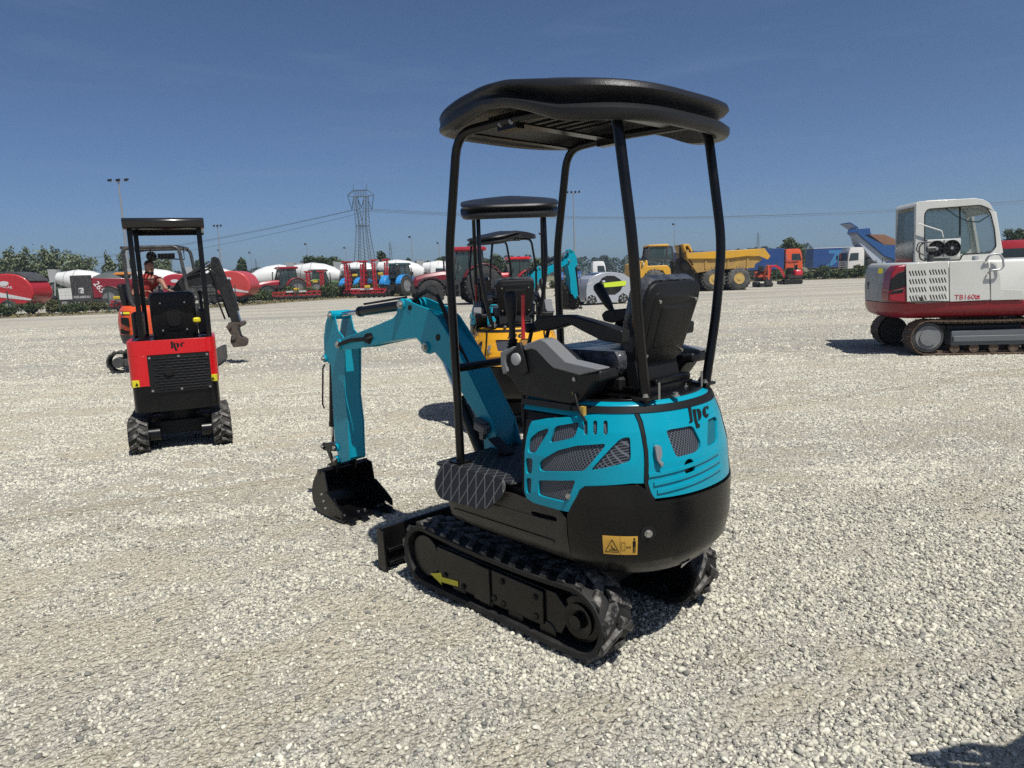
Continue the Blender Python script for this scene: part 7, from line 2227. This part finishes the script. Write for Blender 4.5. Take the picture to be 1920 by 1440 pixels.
m = MB(); a_ = dx([(272, 395), (272, 335), (240, 420), (245, 385), (272, 378)]); m.tube([(a_[2][0], 1.35, a_[2][1]), (a_[3][0], 1.38, a_[3][1]), (a_[4][0], 1.38, a_[4][1])], .03, 6); m.box((a_[0][0], 1.4, (a_[0][1] + a_[1][1]) / 2), (.14, .10, a_[1][1] - a_[0][1])); obj('mirror', m, DK, du)
bed = dx([(562, 362), (850, 348), (1120, 330), (1142, 336), (1168, 385), (1150, 412), (1062, 440), (1050, 470), (820, 480), (760, 500), (640, 498), (600, 450), (572, 402)], 1.45)
bot = sorted(bed)[0]
m = MB()
upper = dx([(562, 362), (1125, 330), (1168, 385), (1150, 410), (1090, 386), (1000, 384), (860, 402), (570, 404)], 1.45); lower = dx([(572, 405), (860, 403), (1000, 385), (1090, 388), (1110, 412), (1060, 440), (1050, 470), (820, 480), (640, 505), (600, 450)], 1.3)
for s in (1, -1): m.prism(upper, s * 1.38, s * 1.50)
m.mi = 1
for s in (1, -1): m.prism(lower, s * 1.22, s * 1.37)
fl_ = dx([(600, 452), (640, 505), (820, 480), (1050, 470), (1060, 455), (820, 462), (650, 485)], 1.3); m.prism(fl_, -1.21, 1.21)
hb_ = dx([(560, 404), (562, 340), (580, 340), (585, 404), (620, 450), (600, 452)], 1.3); m.prism(hb_, -1.37, 1.37)
for q in (700, 860, 1000): r_ = dx([(q, 395), (q + 14, 395), (q + 8, 478), (q - 6, 480)], 1.38); m.prism(r_, 1.371, 1.42)
body_ = obj('dump_body', m, [YD, mat('dusty dump yellow', (.42, .25, .05), .6, dirt=.8, dirtcol=(.22, .15, .08), scale=1.4)], du, bevel=.02)
m = MB(); hg = dx([(538, 298), (585, 298), (614, 352), (600, 356), (575, 312), (558, 314), (566, 360), (554, 350)], 1.3); m.prism(hg, -1.3, 1.3, holes=[]) ; obj('head_guard', m, YD, du, bevel=.02)
m = MB(); m.prism(dx([(456, 420), (520, 400), (600, 440), (640, 520), (1030, 490), (1040, 520), (640, 560), (590, 520), (560, 540), (470, 540)], 0), -.6, .6); m.prism(dx([(515, 305), (527, 305), (527, 440), (515, 440)], .4), .3, .5); m.sphere((dx([(562, 450)], .8)[0][0], .8, dx([(562, 450)], .8)[0][1]), (.42, .4, .42), 14, 10); m.rbar((dx([(622, 440)])[0][0], 1.3, dx([(622, 440)])[0][1]), (dx([(626, 560)])[0][0], 1.0, dx([(626, 560)])[0][1]), .10, .10, (0, 1, 0)); obj('chassis', m, DK, du)
for u_ in (335, 765, 945):
    c_ = dx([(u_, 548)])[0]
    for s in (-1, 1): wheel(du, (c_[0], s * 1.10, .80), .80, .58, mat('rim yellow', (.50, .33, .08), .5, dirt=.4), .035, tm=TYRED, rr=.46)

# ---------------------------------------------------------------- silver electric car
CFd = 35.6; CX = column(1142, CFd, .7); CF = Frame((CX, CFd), 197); CC = (1080, 440, 9.6)
car = empty('electric_car', 'small silver two door car with a lime green door strip', 'car', (CX, CFd, 0), R(197))
def cx_(p, Y=.75): return CF.XZ(Y, p, CC)
SIL = mat('silver paint', (.42, .44, .48), .28, metal=.3, coat=.5)
fullp = cx_([(196, 1215), (190, 1000), (205, 900), (240, 800), (330, 735), (440, 690), (560, 668), (720, 674), (860, 700), (960, 760), (1020, 880), (1040, 1080), (1020, 1180), (960, 1190), (930, 1100), (850, 1050), (775, 1110), (760, 1200), (700, 1220), (480, 1225), (385, 1215), (360, 1120), (285, 1085), (215, 1120), (205, 1215)])
m = MB()
def sc_ring(Y, k):
    zb = .25
    return [(x, Y, z if z < .75 else .75 + (z - .75) * k) for x, z in fullp]
m.loft([[(x * .97, -.70, z) for x, _, z in sc_ring(0, .96)], sc_ring(-.66, 1), sc_ring(.66, 1), sc_ring(.73, .97)])
bd = obj('body', m, SIL, car, smooth=30, bevel=.02)
m = MB(); m.prism(cx_([(370, 900), (420, 850), (470, 780), (560, 738), (690, 740), (790, 800), (830, 842), (440, 885)], .74), .731, .738); m.prism(cx_([(225, 850), (300, 765), (430, 700), (480, 705), (400, 745), (300, 850)], .5), -.62, .735) if False else None
m.prism(cx_([(362, 905), (440, 890), (470, 950), (850, 905), (800, 1010), (700, 1080), (480, 1080), (380, 1000)], .74), .731, .739)
obj('door', m, mat('gloss black door', (.01, .01, .012), .12, coat=.6), bd)
m = MB(); m.prism(rounded(cx_([(422, 885), (470, 872), (860, 830), (905, 838), (890, 915), (700, 935), (470, 950), (432, 935)], .745), .03), .7395, .755); obj('door_strip', m, mat('lime strip', (.55, .68, .04), .4), bd)
m = MB(); w_ = cx_([(222, 868), (258, 800), (335, 742), (432, 702), (440, 706), (345, 752), (268, 812), (236, 872)], .5); m.prism([(x + .07, z + .05) for x, z in w_], -.64, .64); obj('windscreen', m, GLD, bd, bevel=.01)
m = MB(); m.prism(rounded(cx_([(195, 900), (290, 850), (280, 875), (205, 912)], .72), .01), .60, .742); obj('headlight', m, mat('lamp glass', 0), bd)
m = MB(); q = cx_([(485, 845)])[0]; m.sphere((q[0], .85, q[1]), (.09, .06, .06), 12, 8); obj('mirror', m, SIL, car)
for u_, in ((285,), (855,)):
    q = cx_([(u_, 1180)])[0]
    for s in (-1, 1):
        wheel(car, (q[0], s * .62, .28), .28, .17, mat('dark alloy', (.03, .03, .03), .35), rr=.70)
        m = MB()
        for k in range(5): a_ = k * 2 * PI / 5; m.prism([(q[0] + .05 * math.cos(a_ + .4), .28 + .05 * math.sin(a_ + .4)), (q[0] + .185 * math.cos(a_ + .22), .28 + .185 * math.sin(a_ + .22)), (q[0] + .185 * math.cos(a_ - .22), .28 + .185 * math.sin(a_ - .22)), (q[0] + .05 * math.cos(a_ - .4), .28 + .05 * math.sin(a_ - .4))], s * .712, s * .722)
        obj('wheel_spoke', m, mat('wheel silver', 0), car)

# ---------------------------------------------------------------- small far excavators
def small_ex(label, u, d, heading, col, k=1.0, arm=True):
    t = vehicle('mini_excavator', label, 'excavator', u, d, heading, .8); t.scale = (k, k, k); P_ = pt(col)
    for s in (-1, 1):
        lp = track_loop(-.55, .18, .17, .55, .18, .17); ya, yb = sorted((s * .55, s * .32)); m = MB(); m.prism(lp, ya, yb); tr = obj('rubber_track', m, RUB, t, smooth=40)
        m = MB()
        for q, n_ in zip(*[resample(lp, .12)[i] for i in (0, 1)]): m.box((q[0], s * .435, q[1]), (.05, .24, .05), (0, -math.atan2(n_[1], n_[0]), 0))
        obj('tread', m, RUBT, tr)
    m = MB(); m.loft([[(x, y, z) for x, y in rrect(-.75 + g, -.50 + g, .55 - g, .50 - g, .2)] for z, g in ((.42, .1), (.50, 0), (.72, 0))]); obj('slew_base', m, DK, t)
    m = MB(); m.loft([[(x, y, z) for x, y in rrect(-.78 + g, -.50 + g, -.05 - g, .50 - g, .18)] for z, g in ((.721, 0), (1.05, 0), (1.15, .08))]); obj('hood', m, P_, t, smooth=40)
    m = MB(); m.box((-.15, 0, 1.15), (.4, .4, .12), ch=.04); m.box((-.36, 0, 1.35), (.10, .4, .42), (0, -.2, 0), ch=.04); m.box((.15, .3, 1.1), (.3, .12, .5), ch=.03); m.box((.15, -.3, 1.1), (.3, .12, .5), ch=.03); obj('seat', m, BLKP, t)
    m = MB(); m.prism([(.45, .55), (.62, .55), (.95, 1.15), (1.35, 1.45), (1.75, 1.42), (1.75, 1.55), (1.30, 1.62), (.85, 1.35)], -.08, .08); obj('boom', m, P_, t, bevel=.01)
    m = MB(); m.prism([(1.62, 1.62), (1.80, 1.60), (1.86, .55), (1.76, .52)], -.06, .06); obj('stick', m, P_, t, bevel=.01)
    m = MB(); m.prism([(1.65, .55), (1.95, .55), (1.98, .2), (1.80, .03), (1.5, .05), (1.7, .3)], -.2, .2); obj('bucket', m, DK, t)
    m = MB(); m.box((.95, 0, .16), (.05, 1.1, .26)); m.rbar((.3, .2, .2), (.95, .2, .16), .08, .06); m.rbar((.3, -.2, .2), (.95, -.2, .16), .08, .06); obj('dozer_blade', m, DK, t)
small_ex('tiny orange red excavator facing the camera beside the dump truck tyre', 1429, 54.5, -95, (.55, .08, .03), 1.0)
small_ex('tiny red excavator in side view right of the orange red one', 1484, 58.5, 180, (.45, .01, .02), 1.0)

# ---------------------------------------------------------------- lorries beyond the fence
BLUE = mat('trailer blue', (.008, .045, .18), .5, dirt=.25, dirtcol=(.05, .09, .2), scale=.6)
def lorry_cab(t, x0, col, h=3.4, L=2.2, W=1.22, face=1, cx=0):
    m = MB(); m.loft([[(cx + face * x, y, z) for x, y in rrect(x0 + a, -W + g, x0 + L - b, W - g, .14)] for z, a, b, g in ((.9, 0, 0, 0), (h - 1.5, 0, 0, 0), (h - .45, 0, .18, .05), (h - .05, .1, .35, .12), (h, .3, .6, .25))])
    cb = obj('cab', m, pt(col), t, smooth=35)
    m = MB()
    for s in (-1, 1): m.prism([(cx + face * (x0 + L * .36), h - 1.45), (cx + face * (x0 + L * .92), h - 1.5), (cx + face * (x0 + L * .82), h - .65), (cx + face * (x0 + L * .36), h - .62)], s * (W - .005), s * (W + .012))
    m.prism([(-W + .12, h - 1.5), (W - .12, h - 1.5), (W - .2, h - .6), (-W + .2, h - .6)], cx + face * (x0 + L - .12), cx + face * (x0 + L + .012), ax='X')
    obj('window', m, GLD, cb)
    m = MB(); m.box((cx + face * (x0 + L * .5), 0, .65), (L, 2 * W * .96, .5), ch=.05)
    for z in (1.05, 1.3, 1.55): m.box((cx + face * (x0 + L + .01), 0, z), (.03, 1.6, .10))
    for s in (-1, 1): m.box((cx + face * (x0 + L + .1), s * (W + .12), h - 1.1), (.15, .2, .55), ch=.03); m.box((cx + face * (x0 + L + .02), s * (W - .3), .75), (.06, .35, .2))
    obj('bumper', m, DK, t)
    return cb
def lorry_wheels(t, xs, r=.5, W=1.05):
    for x in xs:
        for s in (-1, 1): wheel(t, (x, s * W, r), r, .32, mat('wheel silver', 0))
t = vehicle('articulated_lorry', 'orange lorry cab with a blue trailer behind the yellow dump truck', 'lorry', 1447, 92, 0, 2)
lorry_cab(t, 1.3, (.62, .085, .02), 3.55, 2.2)
m = MB(); m.box((-5.6, 0, 2.35), (13.4, 2.5, 2.6)); tr_ = obj('trailer', m, BLUE, t, bevel=.03)
m = MB(); m.box((-4.5, 0, .95), (12, 1.0, .22)); m.box((1.8, 0, .8), (3.4, .9, .3)); obj('chassis', m, DK, t); lorry_wheels(t, (-10.5, -9.2, -7.9, .9, 2.7))
m = MB(); m.tube([(1.35, -1.30, 2.9), (1.35, -1.34, 2.2), (1.9, -1.34, 2.1), (3.0, -1.32, 2.1)], .05, 6, bend=.15); obj('side_pipe', m, CHROME, t)
t = vehicle('box_trailer', 'long blue trailer with a light blue arrow behind the right hedge', 'trailer', 1585, 104, 0, 2)
m = MB(); m.box((0.5, 0, 2.35), (11.4, 2.5, 2.7)); tr_ = obj('box', m, BLUE, t, bevel=.03)
m = MB(); m.box((.5, 0, 3.74), (11.4, 2.52, .07)); obj('roof_edge', m, WHT, t)
m = MB(); m.prism([(-3.3, 1.25), (-2.6, 1.15), (-1.4, 2.0), (-1.4, 1.5), (-.6, 1.5), (-.6, 3.4), (-3.0, 3.4), (-3.0, 2.95), (-2.1, 2.9), (-2.6, 1.9)], -1.256, -1.27); obj('arrow_mark', m, mat('pale blue decal', (.04, .17, .35), .5), tr_)
m = MB(); m.box((0, 0, .85), (10.5, 1.0, .25)); obj('chassis', m, DK, t); lorry_wheels(t, (2.5, 3.8, 5.1))
t = vehicle('tipper_truck', 'white cabbed truck with its blue tipper body raised beside the white excavator', 'tipper truck', 1632, 82, 178, 2)
cb = lorry_cab(t, 1.2, (.62, .6, .56), 3.25, 1.9)
m = MB(); m.box((-.9, 0, .95), (6.2, .9, .35)); m.box((.2, 0, 1.4), (1.2, 2.0, .9), ch=.1); m.cyl((-1.2, 0, 1.2), (-.4, 0, 3.4), .12, .12, 10); m.cyl((0.3, -.6, 1.6), (.3, .6, 1.6), .35, .35, 12); obj('chassis', m, DK, t); lorry_wheels(t, (-3.2, -1.9, 0.4, 2.1), .52)
TB_ = Frame((t.location.x, 82), 178)
def tx_(p, Y=1.2): return TB_.XZ(Y, p, C5)
m = MB()
sd = tx_([(216, 306), (278, 345), (266, 390), (292, 440), (330, 500), (420, 580), (530, 590), (556, 560), (556, 440), (440, 376), (440, 330)])
fl = tx_([(264, 378), (270, 392), (470, 560), (556, 600), (556, 580), (480, 545)])
for s in (1, -1): m.prism(tx_([(275, 350), (264, 384), (470, 556), (556, 590), (556, 480), (470, 478), (285, 385)]) if s == 1 else tx_([(440, 340), (444, 380), (470, 400), (556, 440), (556, 590), (470, 556), (264, 384), (275, 350)]), s * 1.15, s * 1.25)
m.prism(fl, -1.15, 1.15)
m.prism(tx_([(216, 306), (278, 345), (275, 356), (212, 314)]), -1.25, 1.25)
bd_ = obj('tipper_body', m, mat('tipper blue', (.012, .07, .22), .4, coat=.2, dirt=.2, dirtcol=(.1, .14, .25)), t, bevel=.02)
m = MB(); m.prism(tx_([(280, 398), (470, 556), (500, 640), (400, 600), (300, 470)]), -1.0, 1.0); obj('body_side', m, mat('pale body side', (.38, .42, .48), .5, dirt=.4, dirtcol=(.2, .25, .35)), t)
m = MB(); m.prism(tx_([(330, 402), (440, 402), (556, 452), (556, 480), (440, 478)], -.4), -1.1, .6); obj('load', m, mat('rusty load dust', (.25, .13, .08), .95, var=.5, scale=2), t)
t = vehicle('white_truck', 'white lorry cab far behind the silver car', 'lorry', 1124, 100, 0, 2)
lorry_cab(t, -1.1, (.66, .66, .64), 3.0, 1.9); m = MB(); m.box((-2.2, 0, .85), (5, .9, .3)); obj('chassis', m, DK, t); lorry_wheels(t, (-3.6, .1))
t = vehicle('red_lorry', 'red lorry with a dark windscreen at the right border', 'lorry', 1902, 52, -125, 1.5)
lorry_cab(t, -1.0, (.36, .012, .02), 2.75, 2.0, 1.15); m = MB(); m.box((-3.2, 0, .85), (5, .9, .3)); m.box((-3.6, 0, 1.5), (4.6, 2.2, .9)); obj('chassis', m, DK, t); lorry_wheels(t, (-4.6, 0), .45, .95)
m = MB(); m.box((1.07, -.1, 1.02), (.03, .8, .22)); obj('number_board', m, mat('board amber', (.6, .25, .03), .5), t)

# ---------------------------------------------------------------- unseen machine arm added outside the lower right to cast a shadow into view
t = empty('shadow_arm', 'unseen excavator arm with looped hoses, added to cast the shadow in the lower right corner', 'excavator', (2.12, 1.52, 0), 0)
m = MB(); m.prism([(-.30, 1.05), (-.05, .96), (.6, 1.3), (.9, 1.9), (.7, 2.0), (.25, 1.55)], -.1, .1); m.prism([(-.30, 1.15), (.0, .80), (.20, 0.0), (.5, .0), (.5, .82), (.15, 1.25)], -.08, .08); obj('arm', m, BLK, t, bevel=.01)
m = MB(); m.tube([(.0, -.02, 1.15), (-.30, .0, 1.25), (-.56, .06, 1.12), (-.50, .08, .98), (-.2, .05, .96), (.05, 0, 1.02)], .02, 8, bend=.1); m.tube([(.2, -.1, 1.4), (-.2, -.04, 1.45), (-.42, 0, 1.28), (-.1, 0, 1.1)], .016, 8, bend=.1); obj('hydraulic_hose', m, BLKM, t, smooth=60)
# ---------------------------------------------------------------- the air
m = MB(); m.box((0, 800, 30), (3600, 2000, 64))
hz = obj('haze', m, [bpy.data.materials.new('haze')], smooth=0); hz['kind'] = 'stuff'
hm = hz.data.materials[0]; hm.use_nodes = True; hm.node_tree.nodes.clear()
ho = hm.node_tree.nodes.new('ShaderNodeOutputMaterial'); hv = hm.node_tree.nodes.new('ShaderNodeVolumePrincipled')
hv.inputs['Color'].default_value = (.62, .84, .97, 1); hv.inputs['Density'].default_value = .00042; hv.inputs['Anisotropy'].default_value = .2
hm.node_tree.links.new(hv.outputs[0], ho.inputs['Volume'])
